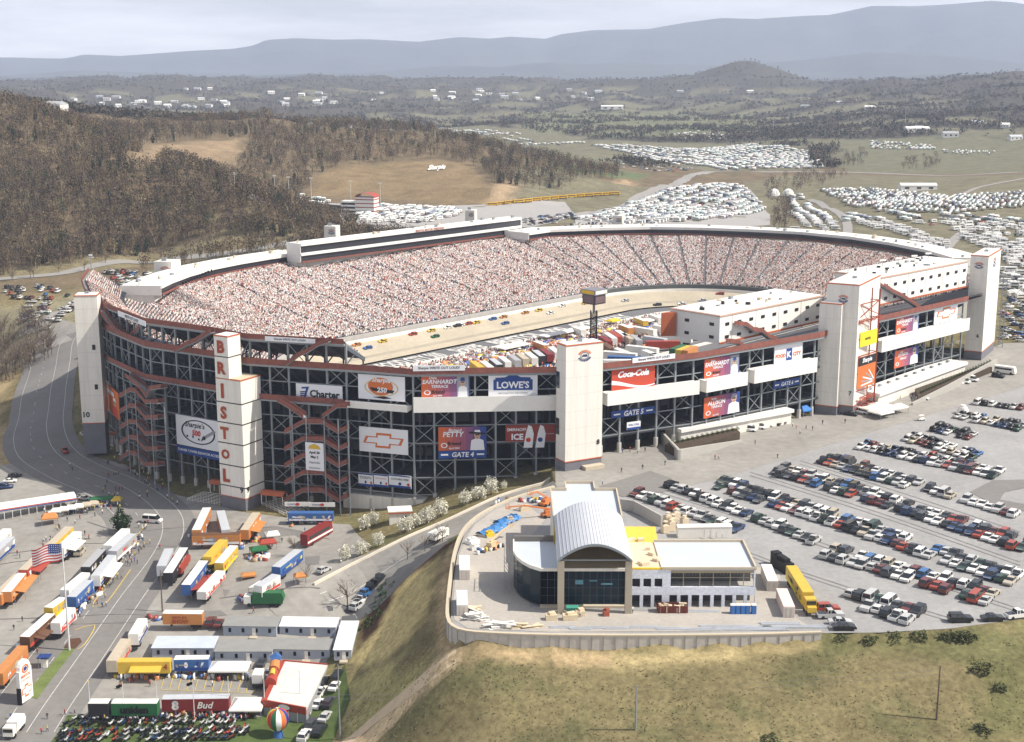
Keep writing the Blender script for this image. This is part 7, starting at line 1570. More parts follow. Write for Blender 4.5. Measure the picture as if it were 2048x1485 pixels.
# shrubs in the mulch bank
sm=crownmesh('shrub',60,.55,.45,.4,.13,3,(.05,.09,.03)); 
for k in range(26):
    s=k/25; x=735+s*45+rng.normal(0,6) if k%2 else 722+s*50+rng.normal(0,4); y=1262-s*95; p=G(x,y); o=bpy.data.objects.new('shrub',sm); COL.objects.link(o); o.location=p; o.scale=[rng.uniform(.7,1.3)]*3; tag(o,'small round green shrub in the dark mulch strip','shrub','shrubs in the mulch strip')
for k in range(40):
    if k<14: s=k/13; q=P(1345+s*130,888-s*28,2.6); z=2.5
    else: s=(k-14)/25; q=P(1842+s*138,787-s*62,2.4); z=2.3
    o=bpy.data.objects.new('shrub',sm); COL.objects.link(o); o.location=(q[0],q[1],z); o.scale=[1.25]*3; tag(o,'dark clipped shrub in the raised bed '+('below the face sign' if k<14 else 'above the long block wall'),'shrub','shrubs in the raised beds')
# ---- woods
def wood(n,rr,az,test,name,label,tpls,size,cols,colp,near=False):
    u=rng.random(n); r=1/(1/rr[0]+(1/rr[1]-1/rr[0])*u); a=np.radians(az[0]+(az[1]-az[0])*rng.random(n)); x=r*np.sin(a); y=r*np.cos(a); k=test(x,y); x,y,r=x[k],y[k],r[k]; z=H(x,y)-.3
    s=rng.uniform(*size,len(x)); c=np.array(cols)[rng.choice(len(cols),len(x),p=colp)]*rng.uniform(.7,1.3,(len(x),1)); part=rng.integers(0,len(tpls),len(x)); VV=[];FF=[];TT=[];o=0
    for i,(tv,tf,tt) in enumerate(tpls):
        m=part==i; pos=np.stack([x[m],y[m],z[m]],1); rot=rng.uniform(0,6.28,m.sum()); c_,s_=np.cos(rot),np.sin(rot); v=tv[None]*s[m][:,None,None]
        X=v[...,0]*c_[:,None]-v[...,1]*s_[:,None]+pos[:,0,None];Y=v[...,0]*s_[:,None]+v[...,1]*c_[:,None]+pos[:,1,None];Z=v[...,2]+pos[:,2,None]
        VV.append(np.stack([X,Y,Z],-1).reshape(-1,3)); FF.append((tf[None]+np.arange(m.sum())[:,None,None]*len(tv)).reshape(-1,4)+o); TT.append((c[m][:,None]*tt[None,:,None]).reshape(-1,3)); o+=len(VV[-1])
    print(name,len(x)); return tag(fastmesh(name,np.concatenate(VV),np.concatenate(FF),LEAF,np.clip(np.concatenate(TT),0,1)),label,'woodland',kind='stuff')
def baretpl(seed,n=34,rx=3.4,rz=4.6,zc=8.2,sz=.42):
    v,f,t=clump(n,rx,rz,zc,sz,seed,.3); f=list(map(tuple,f)); v=list(map(tuple,v)); t=list(t)
    r=np.random.default_rng(seed+50)
    for k in range(7):
        a=r.uniform(0,6.28); L_=r.uniform(2,3.6) if k else 0; e=np.array([math.cos(a)*L_,math.sin(a)*L_,r.uniform(9,13)]); z0=r.uniform(1.5,5) if k else -1; w=.16 if k==0 else .09; sx=np.array([math.sin(a+k),math.cos(a+k),0])*w
        o=len(v); v+= [tuple(np.array([0,0,z0])-sx),tuple(np.array([0,0,z0])+sx),tuple(e+sx*.4),tuple(e-sx*.4)]; f.append((o,o+1,o+2,o+3)); t+=[1.9]*4
    return np.array(v,float),np.array(f),np.array(t)
BT=[baretpl(k) for k in range(5)]; 
def conetpl(seed): v,f,t=clump(60,2.2,5.0,5.5,.8,seed,.5); v[:,0]*=np.clip(1.25-v[:,2]/11,.12,1); v[:,1]*=np.clip(1.25-v[:,2]/11,.12,1); return v,f,t
CT=[conetpl(k) for k in (1,2)]
bare=zpx([(610,400),(640,350),(700,332),(790,325),(880,320),(950,335),(985,375),(1000,372),(1100,387),(1240,362),(1300,345),(1700,345),(1640,470),(1560,500),(1000,480),(760,455),(660,435),(560,385),(470,375)]); clear2=zpx([(262,332),(300,288),(400,281),(500,277),(490,302),(455,350),(380,332),(300,337)])
road=zpx([(-300,560),(0,553),(300,510),(560,478),(640,462),(660,480),(560,500),(300,540),(0,590),(-300,600)])
hillA=zpx([(-600,560),(0,546),(300,505),(560,470),(645,458),(560,412),(470,372),(350,333),(240,298),(100,240),(-600,150)])
def nearwood(x,y):
    r=np.hypot(x,y); a=np.degrees(np.arctan2(x,y)); 
    ok=(polydist(x,y,bare)>4)&(polydist(x,y,clear2)>4)&(polydist(x,y,road)>0)&(x<170)&(r>870)&(y<1720)&(vnoise(x,y,90,41)+.7*vnoise(x,y,30,42)>-.5+.0*x)
    z=H(x,y); ok&=~((z<-1)&(x>-330)&(y>900))
    return ok
BC=[(.095,.07,.05),(.125,.092,.06),(.07,.06,.052),(.17,.135,.08),(.04,.055,.03)]
wood(26000,(850,1720),(-24,9),nearwood,'bare_woodland','grey-brown leafless wood covering the near hills',BT,(.6,1.25),BC,[.36,.26,.2,.14,.04])
wood(3000,(880,1650),(-24,7),lambda x,y:nearwood(x,y)&(vnoise(x,y,120,43)>.1),'evergreen_woodland','dark pines scattered through the leafless wood',CT,(.6,1.2),[(.03,.045,.025),(.05,.07,.03)],[.6,.4])
ditch=zpx([(1540,360),(1640,352),(1700,352),(1640,380),(1580,395),(1590,450),(1580,470),(1545,462),(1545,420),(1520,385)]); grove=zpx([(1600,255),(1700,250),(1740,290),(1730,335),(1650,340),(1620,300)]); gr2=zpx([(1810,318),(1880,315),(1880,345),(1800,343)]); gr3=zpx([(1130,293),(1330,300),(1370,312),(1250,310)])
wood(5000,(900,2100),(4,22),lambda x,y:(polydist(x,y,ditch)<0)|(polydist(x,y,grove)<0)|(polydist(x,y,gr2)<0)|(polydist(x,y,gr3)<0),'bare_grove','leafless groves between the camping fields',BT,(.55,1.0),BC,[.4,.2,.25,.11,.04])
def farwood(x,y):
    n3=vnoise(x,y,300,13); n4=vnoise(x,y,700,14); n1=vnoise(x,y,60,11); f=n3*1.2+n4*.9+.25*n1-.30+.22*(x>-200)-3*np.clip((H(x,y)-30)/12,0,1); ok=(f<.05)|(rng.random(len(x))<.05)
    for zp_ in ZONES[4:8]: ok&=polydist(x,y,zp_[0])>0
    return ok
FT=[clump(14,6.5,6.,8,2.2,k,.6) for k in range(4)]
wood(52000,(1760,7600),(-21,21.5),farwood,'distant_woodland','distant blue-grey woods over the rolling country',FT,(.35,.8),[(.095,.08,.062),(.115,.092,.068),(.035,.05,.032),(.065,.06,.05)],[.4,.25,.15,.2])
# a few hundred trees one can tell apart at the near edge of the wood
cand=[]
for k in range(900):
    x=rng.uniform(-30,160); y=rng.uniform(540,790); 
    if polydist(np.array([x]),np.array([y]),np.array([(-40,650),(50,640),(95,660),(112,690),(105,712),(60,745),(20,765),(-40,790)]))[0]<0: cand.append((x,y))
for k,(x,y) in enumerate(cand[:110]):
    p=G(x,y); tree('bare_tree',p[0],p[1],p[2]-.2,bt[k%3],bc[k%3] if k%3 else bc[1],rng.uniform(.9,1.7),'leafless tree in the thicket on the bank left of the ring road','tree','trees in the thicket left of the ring road')
for k in range(90):
    x=rng.uniform(0,640); y=545-x*.13+rng.uniform(-30,22)-(0 if x<300 else (x-300)*.03); p=G(x,y); 
    if abs(polydist(np.array([p[0]]),np.array([p[1]]),road)[0])<3: continue
    tree('bare_tree',p[0],p[1],p[2]-.2,bt[k%3],bc[k%3],rng.uniform(.8,1.5),'leafless tree at the foot of the hill beside the back road','tree','trees along the back road')
# ---- grass tufts and bushes of the front slope
def slope(x,y): 
    s=polydist(x,y,SHELF); return (s>5)&(x>-38)&(y<300)&(y>200)&(vnoise(x,y,16,12)*.6+vnoise(x,y,60,11)>-.2)
v,f,t=clump(7,.32,.16,.12,.14,4,.2)
X=rng.uniform(-40,130,15000); Y=rng.uniform(215,300,15000); k=slope(X,Y); X,Y=X[k],Y[k]; pos=np.stack([X,Y,H(X,Y)],1); c=np.where((rng.random(len(X))<.5)[:,None],np.array([[.17,.16,.075]]),np.array([[.28,.23,.12]]))*rng.uniform(.8,1.15,(len(X),1))
tag(scatter('grass_tufts',v,f,t,pos,rng.uniform(0,6.28,len(X)),rng.uniform(.3,.85,len(X)),c,LEAF),'rough grass tufts on the open slope below the wall','grass',kind='stuff')
bm_=crownmesh('bush',160,1.5,1.0,.8,.22,6,(.09,.10,.045))
for k in range(13):
    x,y=(rng.uniform(1620,2048),rng.uniform(1272,1282)) if k<9 else ((rng.uniform(1960,2048),rng.uniform(1300,1470)) if k<12 else (rng.uniform(1500,1620),rng.uniform(1460,1485))); p=G(x,y); o=bpy.data.objects.new('bush',bm_); COL.objects.link(o); o.location=p; o.scale=(rng.uniform(.7,1.6),rng.uniform(.7,1.6),rng.uniform(.5,1.1)); o.rotation_euler=(0,0,rng.uniform(0,6)); tag(o,'scrubby dark bush on the grass bank at the lower right','bush','bushes on the lower right bank')
# ================================================================ lower-left lot
def tr(x,y,x2,y2,col,label,h=4.0,**k):
    g=G((x+x2)/2,(y+y2)/2+16)[2]; a=P(x,y,g+h);c=P(x2,y2,g+h); m=(a+c)/2; L_=float(np.clip(round(np.hypot(*(a-c))*.97,1),4,24)); return trailer(m[0],m[1],g+.15,math.atan2(*(a-c)[::-1]),L_,TC[col],label,h,**k)
GW=TC['silver']
tr(15,1058,-45,1112,'white','white trailer with red roof edge at the far left edge',roof=WHITE,side=[SR,SB]); tr(22,1074,-38,1128,'grey','grey-roofed trailer with silver graphics at the far left edge',roof=GW,side=[SB,SW])
tr(139,1054,92,1098,'yellow','long tan-roofed trailer with yellow side behind the big flag',roof=TC['tan'],side=[SG,SK],awning=TC['yellow']); tr(90,1100,45,1142,'red','tan-roofed trailer with red side behind the big flag',roof=TC['tan'],side=[SR,SW],awning=TC['red']); tr(43,1144,-8,1192,'orange','tan-roofed trailer with orange side lower left of the flag',roof=TC['tan'],side=[SO,SW],awning=TC['orange'])
tr(155,1064,118,1098,'white','white trailer with open awning just right of the flag',roof=TC['white'],side=[SB,SR],awning=WHITE)
tr(60,1128,12,1186,'orange','cream-roofed trailer with orange figured side below the flag',roof=TC['white'],side=[SO,SW],awning=TC['orange'])
tr(252,1058,214,1093,'white','white-roofed trailer with red edge beside the evergreen',roof=TC['white'],side=[SR,SW]); tr(265,1068,224,1104,'grey','grey-roofed trailer with busy graphic side below the evergreen',roof=GW,side=[SW,SR])
tr(205,1098,170,1136,'black','dark-roofed trailer left of the white awning trailer',roof=TC['grey'],side=[SK,SW]); tr(228,1106,190,1154,'white','grey-roofed trailer with white side and blue swoosh',roof=GW,side=[SB,SR],awning=WHITE)
tr(172,1146,128,1182,'white','white-roofed trailer left of the blue-sided trailer',roof=TC['white'],side=[SK,SW]); tr(183,1156,142,1196,'blue','grey-roofed trailer with bright blue painted side',roof=GW,side=[SB,SW])
tr(127,1196,96,1217,'yellow','short white-roofed trailer with yellow side',roof=TC['white'],side=[SY,SR]); tr(142,1216,110,1248,'white','short white box trailer with small red logo',roof=TC['white'],side=[SR,SB])
tr(102,1228,48,1276,'brown','white-roofed trailer with dark figured side near the street sign',roof=TC['white'],side=[SR,SK],awning=TC['brown']); tr(46,1292,-6,1350,'orange','orange trailer at the left edge behind the bow-tie street sign',roof=TC['orange'],side=[SO,SW])
tr(285,1238,266,1270,'white','narrow white and blue trailer above the long beige one',roof=TC['white'],side=[SB,SW]); tr(252,1278,222,1324,'tan','long beige-roofed trailer with figured side at the lot corner',roof=TC['tan'],side=[SR,SW])
tr(236,1322,343,1321,'yellow','yellow trailer with open awning numbered 4',roof=TC['yellow'],awning=TC['yellow'],text=([('4',.86,.35,.97,.85,0,.05,.05)],LET)); tr(348,1317,420,1316,'blue','white-roofed trailer with blue painted side',roof=TC['white'],side=[SB,SW])
tr(178,1404,220,1404,'black','white-roofed dark cab section left of the green trailer',roof=TC['white']); tr(223,1404,318,1404,'green','green-sided display trailer reading uniden',roof=TC['white'],text=([('uniden',.15,.15,.85,.85,0,.05,.06)],BLACK))
tr(323,1396,461,1394,'maroon','long dark red trailer with a white number 8',roof=TC['silver'],text=([('8',.10,.08,.30,.95,0,.05,.06),('Bud',.5,.2,.8,.8,0,.05,.02,.3)],WHITE))
tr(326,1225,407,1226,'orange','short orange trailer reading SHOW beside the brown pole',roof=TC['white'],text=([('SHOW',.22,.10,.68,.5,0,.05,.05),('MBNA BIG',.25,.55,.62,.85,0,.05,.03)],LET))
tr(414,1016,392,1062,'orange','white-roofed trailer at the left of the orange compound',roof=TC['white'],side=[SO,SW]); tr(441,1022,452,1062,'grey','grey-roofed trailer in the middle of the orange compound',roof=GW,side=[SO,SK]); tr(513,1026,488,1062,'orange','beige-roofed trailer at the right of the orange compound',roof=TC['tan'],side=[SO,SW],awning=TC['orange']); tr(383,1070,482,1068,'orange','long orange trailer along the front of the orange compound',roof=TC['brown'],side=[SW,SO])
tr(447,1080,413,1116,'yellow','long yellow-roofed trailer below the orange compound',roof=TC['yellow'],side=[SY,SO]); tr(468,1092,437,1128,'yellow','white-roofed trailer with yellow side and flaps',roof=TC['white'],side=[SY,SR],awning=TC['yellow'],flip=-1)
tr(408,1122,371,1172,'blue','white-roofed trailer with blue windows and orange tail',roof=TC['white'],side=[SB,SO]); tr(442,1142,402,1186,'white','white and red open display trailer beside the blue one',roof=TC['white'],side=[SR,SW],awning=TC['red'],flip=-1,h=3.2)
tr(338,1098,322,1134,'silver','silver-roofed trailer beside the parked white pickups',roof=GW); tr(368,1096,335,1148,'black','white-roofed black transporter beside the silver trailer',roof=TC['white'],side=[SK,SW]); tr(372,1110,353,1138,'red','low red-roofed tent trailer beside the black transporter',h=2.8,roof=TC['red'])
gcar(308,1160,up(305,1165,316,1140),'pickup','white','white pickup nearest the brown pole'); gcar(314,1140,up(305,1165,316,1140),'van','white','white van behind the white pickup')
busthing(634,1082,up(606,1098,660,1062),14,'red and white motor coach at the top of the lower lot',TC['maroon'],.2,'motor_coach',3.9,stripe=WHITE)
tr(598,1100,551,1136,'blue','grey-roofed trailer with bright blue and yellow side',roof=GW,side=[SB,SY]); tr(553,1150,515,1174,'white','white trailer with pink figured side above the refuse lorry',roof=TC['silver'],side=[SR,SW],awning=WHITE,flip=-1)
tr(576,1026,668,1026,'blue','wide blue display truck under the zigzag stair tower',h=3.4,roof=TC['blue'],side=[SW,SR])
for q,(x,y) in enumerate(((596,1022),(645,1023))): 
    g=G(x,y+12); t=thing('roof_banner',(g[0],g[1],g[2]+3.4),['left','right'][q]+' white banner board on top of the blue display truck','banner'); b=B(); b.obox((-4,-.1,0),(8,0,0),(0,.15,0),(0,0,1.4)); b.build('panel',WHITE,t,False); b=B(); f=Face((-4,-.12,0),(1,0,0),(0,-1,0),8,1.4); f.ell(b,.5,.5,.08,.35,0,.02,14); f.text(b,'TICKETS',.1,.2,.42,.8,1,.02,.02); b.build('artwork',[SR,SB],t,False)
# refuse lorry and yellow semi, white mixer
def lorry(x,y,ang,col,label,L_=7,h=3.4,cabc=None,name='refuse_lorry',cat='lorry',ground=True):
    g=G(x,y); t=thing(name,(g[0],g[1],g[2]+.15),label,cat,None,ang); b=B(); pr=[(-L_/2,.9),(-L_/2-.6,h*.6),(-L_/2,h),(L_/2-1.8,h),(L_/2-1.5,.9)]; n=5; w=2.5; b.add([(p_,-w/2,q) for p_,q in pr]+[(p_,w/2,q) for p_,q in pr],[tuple(range(n)),tuple(range(2*n-1,n-1,-1))]+[(i+n,(i+1)%n+n,(i+1)%n,i) for i in range(n)]); b.build('hopper',col,t,False)
    b=B(); b.box(L_/2-.3,0,.7,1.9,2.4,2.1); b.build('cab',cabc or WHITE,t,False); b=B(); b.box(L_/2+.5,0,1.7,.35,2.2,.8); b.build('windscreen',GLASS,t,False); b=B(); b.box(0,0,.6,L_,1,.35); b.build('chassis',BLACK,t,False)
    for xx in (-L_*.36,-L_*.18,L_*.42):
        for s in (-1,1): b=B(); b.cyl((xx,s*.95,.5),(xx,s*1.27,.5),.52,n=12); b.build('wheel',RUBBER,t,False)
    return t
lorry(530,1212,R(178),TC['green'],'dark green refuse lorry with white cab heading left',9.5,3.9)
lorry(30,1466,up(15,1480,45,1440)+math.pi,WHITE,'white box ambulance with red stripe at the bottom left corner',6,3.2,name='ambulance',cat='ambulance')
lorry(876,1082,up(866,1090,890,1072),WHITE,'white tanker lorry driving up the access road',6,2.9,name='tank_lorry')
a=P(1622,1195,4.0);c=P(1578,1125,4.0); m=(a+c)/2; trailer(m[0],m[1],.15,math.atan2(*(a-c)[::-1]),17,TC['yellow'],'long yellow semi trailer with black tail parked below the car rows',4.0,roof=TC['yellow'],cab=True,side=[SY,SK])
a=P(1567,1118,3); b=B(); b.box(*a,0.1,2.4,6,2.6,R(20)); b.box(*a,2.7,1.4,4,.9,R(20)); b.box(a[0]-1,a[1]+4,0,2,2,3.4,R(20)); solo(b,'generator_unit',BLACK,'black equipment unit behind the yellow semi trailer','generator')
# tents and canopies
def tg(x,y,w,d,rot,label,mat=WHITE,h=2.4,ph=1.4): g=G(x,y); return tent(g[:2],g[2]+.12,w,d,rot,label,mat,h,ph)
tg(460,1352,9.5,6,R(0),'white canopy tent beside the blue painted trailer'); tg(496,1428,7.5,7,R(0),'white gabled tent between the red number 8 trailer and the stand')
tg(352,1130,3,6,up(335,1148,360,1110),'red canopy beside the black transporter',TC['red'],2.2,.6); tg(425,1172,4,5,R(30),'red canopy by the white display trailer',TC['red'],2.2,.8); tg(545,1082,4,4,R(20),'white pop-up tent in the middle of the lower lot',WHITE,2.2,.8); tg(535,1098,5,4,R(20),'red pop-up tent in the middle of the lower lot',TC['red'],2.2,.8); tg(518,1112,5,4,R(20),'green pop-up tent above the black pickup',TC['green'],2.2,.8)
tg(600,1168,3,3,R(20),'small orange kiosk roof at the end of the verge',TC['orange'],2.4,.8); tg(497,1157,4,3,R(15),'low orange go-kart display left of the pink trailer',TC['orange'],1.1,.4); tg(100,1048,5,4,R(20),'red and white tent left of the souvenir stalls',TC['orange'],2.2,1.3)
for k in range(6): tg(113+k*15,1036-k*3,3.2,2.6,R(12),'white stall tent, '+ORD[k]+' from the left in the stall row by the shelter',WHITE if k<4 else TC['tan'],2.3,.9)
tg(205,1012,8,3,R(12),'long olive-roofed stall at the right end of the stall row',TC['green'],2.6,.6); tg(235,1012,3,3,R(0),'yellow tent near the evergreen tree',TC['yellow'],2.2,.9)
# small clutter of the trailer yard, too much to count
q=[]
for (x0,y0,x1,y1,n_) in ((150,1060,20,1190,60),(275,1075,150,1235,90),(140,1240,40,1300,30),(90,1034,235,1006,90),(385,1078,490,1074,40),(430,1130,400,1190,30),(470,1095,520,1075,30),(500,1120,530,1115,30),(345,1150,370,1120,20),(240,1356,505,1358,50),(180,1432,500,1432,40),(300,1240,410,1242,14),(480,1200,500,1200,8),(575,1046,668,1046,30),(990,1006,1090,1003,20),(960,1110,1000,1090,20)):
    for _ in range(n_): s_=rng.random(); g=G(x0+(x1-x0)*s_+rng.normal(0,6),y0+(y1-y0)*s_+rng.normal(0,3)); q.append((g[0],g[1],g[2]+.15))
q=np.array(q); n=len(q); pal=np.array([(.75,.74,.7),(.5,.2,.07),(.6,.42,.06),(.05,.12,.32),(.34,.06,.04),(.05,.05,.06),(.3,.3,.32),(.4,.3,.2)])
tag(scatter('yard_clutter',tv,tf,np.ones(8),q,rng.uniform(0,3,n),np.stack([rng.uniform(.4,2.2,n),rng.uniform(.4,1.0,n),rng.uniform(.4,1.3,n)],1),pal[rng.choice(8,n,p=[.32,.1,.08,.1,.1,.16,.08,.06])],TINTM),'tables, crates, cases and stands cluttering the trailer yard','yard clutter',kind='stuff')
# striped shelter
a=G(-10,1042);c=G(150,1008); an=math.atan2(*(c-a)[:2][::-1]); m=(a+c)/2; L_=np.hypot(*(c-a)[:2]); t=thing('shelter',(m[0],m[1],m[2]),'long white barrel shelter with red and blue stripes at the left edge','shelter',None,an)
b=B(); b.grid([[(x,2.6*math.cos(q),3.4+1.3*math.sin(q)) for x in (-L_/2,L_/2)] for q in np.linspace(0,math.pi,9)]); b.grid([[(x,2.6*math.cos(q),3.3+1.3*math.sin(q)) for x in (-L_/2,L_/2)][::-1] for q in np.linspace(0,math.pi,9)]); b.build('roof',WHITE,t,False)
for z,mt in ((3.15,SR),(2.75,SB)): b=B(); b.box(0,-2.66,z,L_,.08,.28); b.build('stripe',mt,t,False)
b=B(); b.box(0,-2.6,2.6,L_,.06,.9); b.build('fascia',WHITE,t,False)
for k in range(11): b=B(); x=-L_/2+L_*k/10; b.bar((x,-2.5,0),(x,-2.5,3.2),.14); b.bar((x,2.5,0),(x,2.5,3.2),.14); b.build('post',WHITE,t,False)
# site offices
def office(x0,y0,x1,y1,col,label,dep=4.2,h=2.9,rf=None,ang=None):
    g=G((x0+x1)/2,max(y0,y1)+2)[2]+.12; a=P(x0,y0,g);c=P(x1,y1,g); u=unit(c-a); L_=np.hypot(*(c-a)); t=thing('site_office',(*((a+c)/2),g),label,'site office',None,math.atan2(u[1],u[0]))
    b=B(); b.box(0,dep/2,.3,L_,dep,h-.3); b.build('wall',col,t,False); b=B(); b.hexa([(-L_/2-.2,-.3,h),(L_/2+.2,-.3,h),(L_/2+.2,dep+.2,h+.5),(-L_/2-.2,dep+.2,h+.5),(-L_/2-.2,-.3,h+.12),(L_/2+.2,-.3,h+.12),(L_/2+.2,dep+.2,h+.62),(-L_/2-.2,dep+.2,h+.62)]); b.build('roof',rf or GW,t,False)
    n=max(2,int(L_/3))
    for k in range(n): b=B(); x=-L_/2+L_*(k+.5)/n; b.box(x,-.03,1.2,.7,.08,1.1); b.build('window',BLACK,t,False)
    b=B(); b.box(L_*.08,-.05,.4,.9,.1,2.1); b.build('door',WHITE,t,False); b=B(); b.box(L_*.08,-1.0,0,2.0,1.6,.4); b.build('step',TC['tan'],t,False); b=B(); b.box(0,.05,0,L_-.2,.1,.3); b.build('skirt',TC['grey'],t,False)
    return t
OW=M('office_grey',(.40,.44,.50),.8); RG=M('office_roof_grey',(.26,.26,.25),.9); RL=M('office_roof_pale',(.66,.67,.68),.7)
office(447,1273,553,1275,OW,'grey-roofed site office, top left of the group',5,rf=RG); office(560,1274,672,1276,OW,'pale-roofed site office, top right of the group',5,rf=RL)
office(305,1318,428,1318,OW,'blue-white roofed site office, left in the second row',6,rf=M('office_roof_blue',(.48,.53,.60),.7)); office(430,1325,545,1325,OW,'grey-roofed site office in the middle of the second row',6,rf=RG); office(548,1320,660,1322,OW,'darker grey-roofed site office, right in the second row',5.5,rf=RG)
office(668,1322,703,1322,OW,'long pale-roofed site office seen end-on at the right',17,rf=RL)
b=B(); g=G(536,1352); b.box(g[0],g[1]-0,g[2],2.4,4,3.0,.2); b.box(g[0],g[1],g[2]+3,2.5,4.1,.1,.2); solo(b,'box_van',WHITE,'small white box truck left of the red inflatable','truck') if False else None
tr(520,1338,514,1352,'white','small white box trailer between the canopy tent and the stand',h=3.2,roof=TC['white'])
# red-trimmed stand building with grey roof
g=G(620,1432)[2]+.1; h=3.6; q=[P(527,1404,g+h),P(612,1420,g+h),P(655,1330,g+h),P(566,1322,g+h)]; t=thing('display_building',(*q[0],g),'low building with pale grey roof and broad red front trim','building')
b=B(); b.prism([tuple(k) for k in q],g,g+h-.5); b.build('wall',M('stand_wall',(.30,.31,.33),.8),t); b=B(); b.prism([tuple(k) for k in q],g+h-.48,g+h); b.build('roof',M('stand_roof',(.62,.60,.57),.85),t)
b=B(); b.bar((*q[0],g+h-.3),(*q[1],g+h-.3),.4,h=1.8); b.build('front_fascia',TC['red'],t); b=B(); b.bar((*q[0],g+h),(*q[3],g+h),1.2,h=.3); b.bar((*q[3],g+h),(*q[2],g+h),.4,h=.5); b.build('side_trim',TC['red'],t)
u=unit(q[1]-q[0]); n=np.array([u[1],-u[0]]); f=Face((*(q[0]+n*.22),g+h-1.1),(*u,0),(*n,0),float(np.hypot(*(q[1]-q[0]))),1.7); b=B(); f.ell(b,.5,.5,.14,.4,0,.06,18); f.ring(b,.5,.5,.15,.43,.1,1,.07); b.build('emblem',[WHITE,BLUE],t)
for k in range(4): b=B(); p=q[0]+u*(2+k*2.4)+n*.3; b.bar((*p,g),(*p,g+h-1),.15); b.build('post',WHITE,t)
# inflatable slide
p=(q[0]*.35+q[3]*.65); t=thing('inflatable_slide',(p[0]-.5,p[1],g+h),'red and blue inflatable car slide on the stand roof edge','inflatable'); b=B(); b.cyl((0,-6,.4),(0,-3,.4),1.5,1.3,12); b.cyl((0,-3,.4),(0,0,1.8),1.2,1.0,12); b.build('red_body',TC['red'],t,False); b=B(); b.cyl((0,-.5,1.6),(0,1.8,2.6),1.3,1.2,12); b.build('orange_body',TC['orange'],t,False); b=B(); b.cyl((-.2,2.2,2.9),(.8,2.4,4.2),1.5,.9,14); b.build('blue_head',TC['blue'],t,False); b=B(); b.cyl((0,-3.5,1.5),(0,-1.6,2.0),.7,.6,10); b.build('yellow_seat',TC['yellow'],t,False)
# balloon
g=G(557,1475); t=thing('hot_air_balloon',(g[0],g[1],g[2]+.1),'small rainbow-striped hot air balloon on a blue base','balloon'); R_=2.55; rows_=[]
cb_=[SR,SB,SY,SW,SO,SB,SY,SR,TC['green'],SW,SO,SB]
for s in range(12):
    b=B(); rw=[]
    for i in range(11):
        v=i/10; a=math.pi*v; r=R_*math.sin(a)**.8*(1.0 if v<.5 else (1-.25*(v-.5)*2)); z=1.6+R_*2.1*(1+math.cos(a))/2; rw.append([(r*math.cos((s+k/2)*math.pi/6),r*math.sin((s+k/2)*math.pi/6),z) for k in range(3)])
    b.grid(rw); b.build('gore',cb_[s],t,False,True)
b=B(); b.cyl((0,0,0),(0,0,1.7),1.25,.9,14); b.build('base',TC['blue'],t,False)
# street sign with bow-tie
p=G(52,1402); q_=G(22,1420) ; t=thing('street_sign',(*p[:2],p[2]),'tall white street sign with rounded top and orange bow-tie','sign',None,up(22,1405,60,1375))
b=B(); b.box(0,0,0,4.6,.9,8.2); b.add([(2.0*math.cos(a),s*.45,8.2+2.4*math.sin(a)) for s in (-1,1) for a in np.linspace(0,math.pi,9)],[tuple(range(9))[::-1],tuple(range(9,18))]+[(i,i+1,i+10,i+9) for i in range(8)]); b.build('panel',WHITE,t,False)
b=B(); f=Face((-2.3,-.46,0),(1,0,0),(0,-1,0),4.6,10.4); bowtie(f,b,.5,.28,.8,.30,4,0); f.text(b,'BRISTOL',.12,.60,.88,.68,4,.05,.03); f.text(b,'MOTOR SPEEDWAY',.12,.52,.88,.57,4,.05,.02); f.ring(b,.5,.80,.28,.10,.35,4,.05); f.ell(b,.5,.80,.14,.05,3,.05,14); b.build('artwork',SM_,t,False)
b=B(); b.box(-2.25,0,-.5,.5,1,4.6); b.box(0,0,-1,4.8,1.1,1.2); b.build('black_base',BLACK,t,False)
# kiosk, poles, flags
g=G(90,1335); t=thing('ticket_kiosk',(*g,),'small kiosk with square blue roof by the grass median','kiosk'); b=B(); b.box(0,0,0,1.4,1.4,2.4); b.build('booth',WHITE,t,False); b=B(); b.box(0,0,2.8,3,2.6,.25); b.build('roof',BLUE,t,False); 
for x in (-1.2,1.2):
    for y in (-1,1): b=B(); b.bar((x,y,0),(x,y,2.8),.1); b.build('post',STEEL,t,False)
POLE=M('pole_white',(.62,.62,.62),.5)
FP=[(182,1440),(249,1442),(316,1437),(389,1437),(459,1430),(530,1425),(601,1418)]
for k,(x,y) in enumerate(FP):
    g=G(x,y); t=thing('flagpole',(*g,),'white flagpole, '+ORD[k]+' from the left in the row along the bottom','flagpole','flagpoles along the bottom'); b=B(); b.cyl((0,0,0),(0,0,9.5),.12,.07,8); b.build('pole',POLE,t,False); b=B(); b.cyl((0,0,9.5),(0,0,9.75),.15,.02,8); b.build('finial',YELLOW,t,False)
    if k in (1,3): b=B(); b.grid([[(-.05-1.4*i/6,.15*math.sin(i*1.3+j),8.4+.16*j*5/4-.08*i) for i in range(7)] for j in range(5)]); b.build('flag',BLACK,t,False)
g=G(139,1302); t=thing('flagpole',(*g,),'very tall flagpole carrying a huge stars and stripes flag','flagpole'); zt=zat(g,1084)-g[2]; b=B(); b.cyl((0,0,0),(0,0,zt),.28,.12,10); b.build('pole',POLE,t,False)
FW,FH=8.2,4.6; rr=lambda u_,v_:(-.2-FW*u_*.93,.5*math.sin(u_*7)*u_,zt-.2-FH*(1-v_)*1.0-2.0*u_**1.2-.25*math.sin(u_*8+v_))
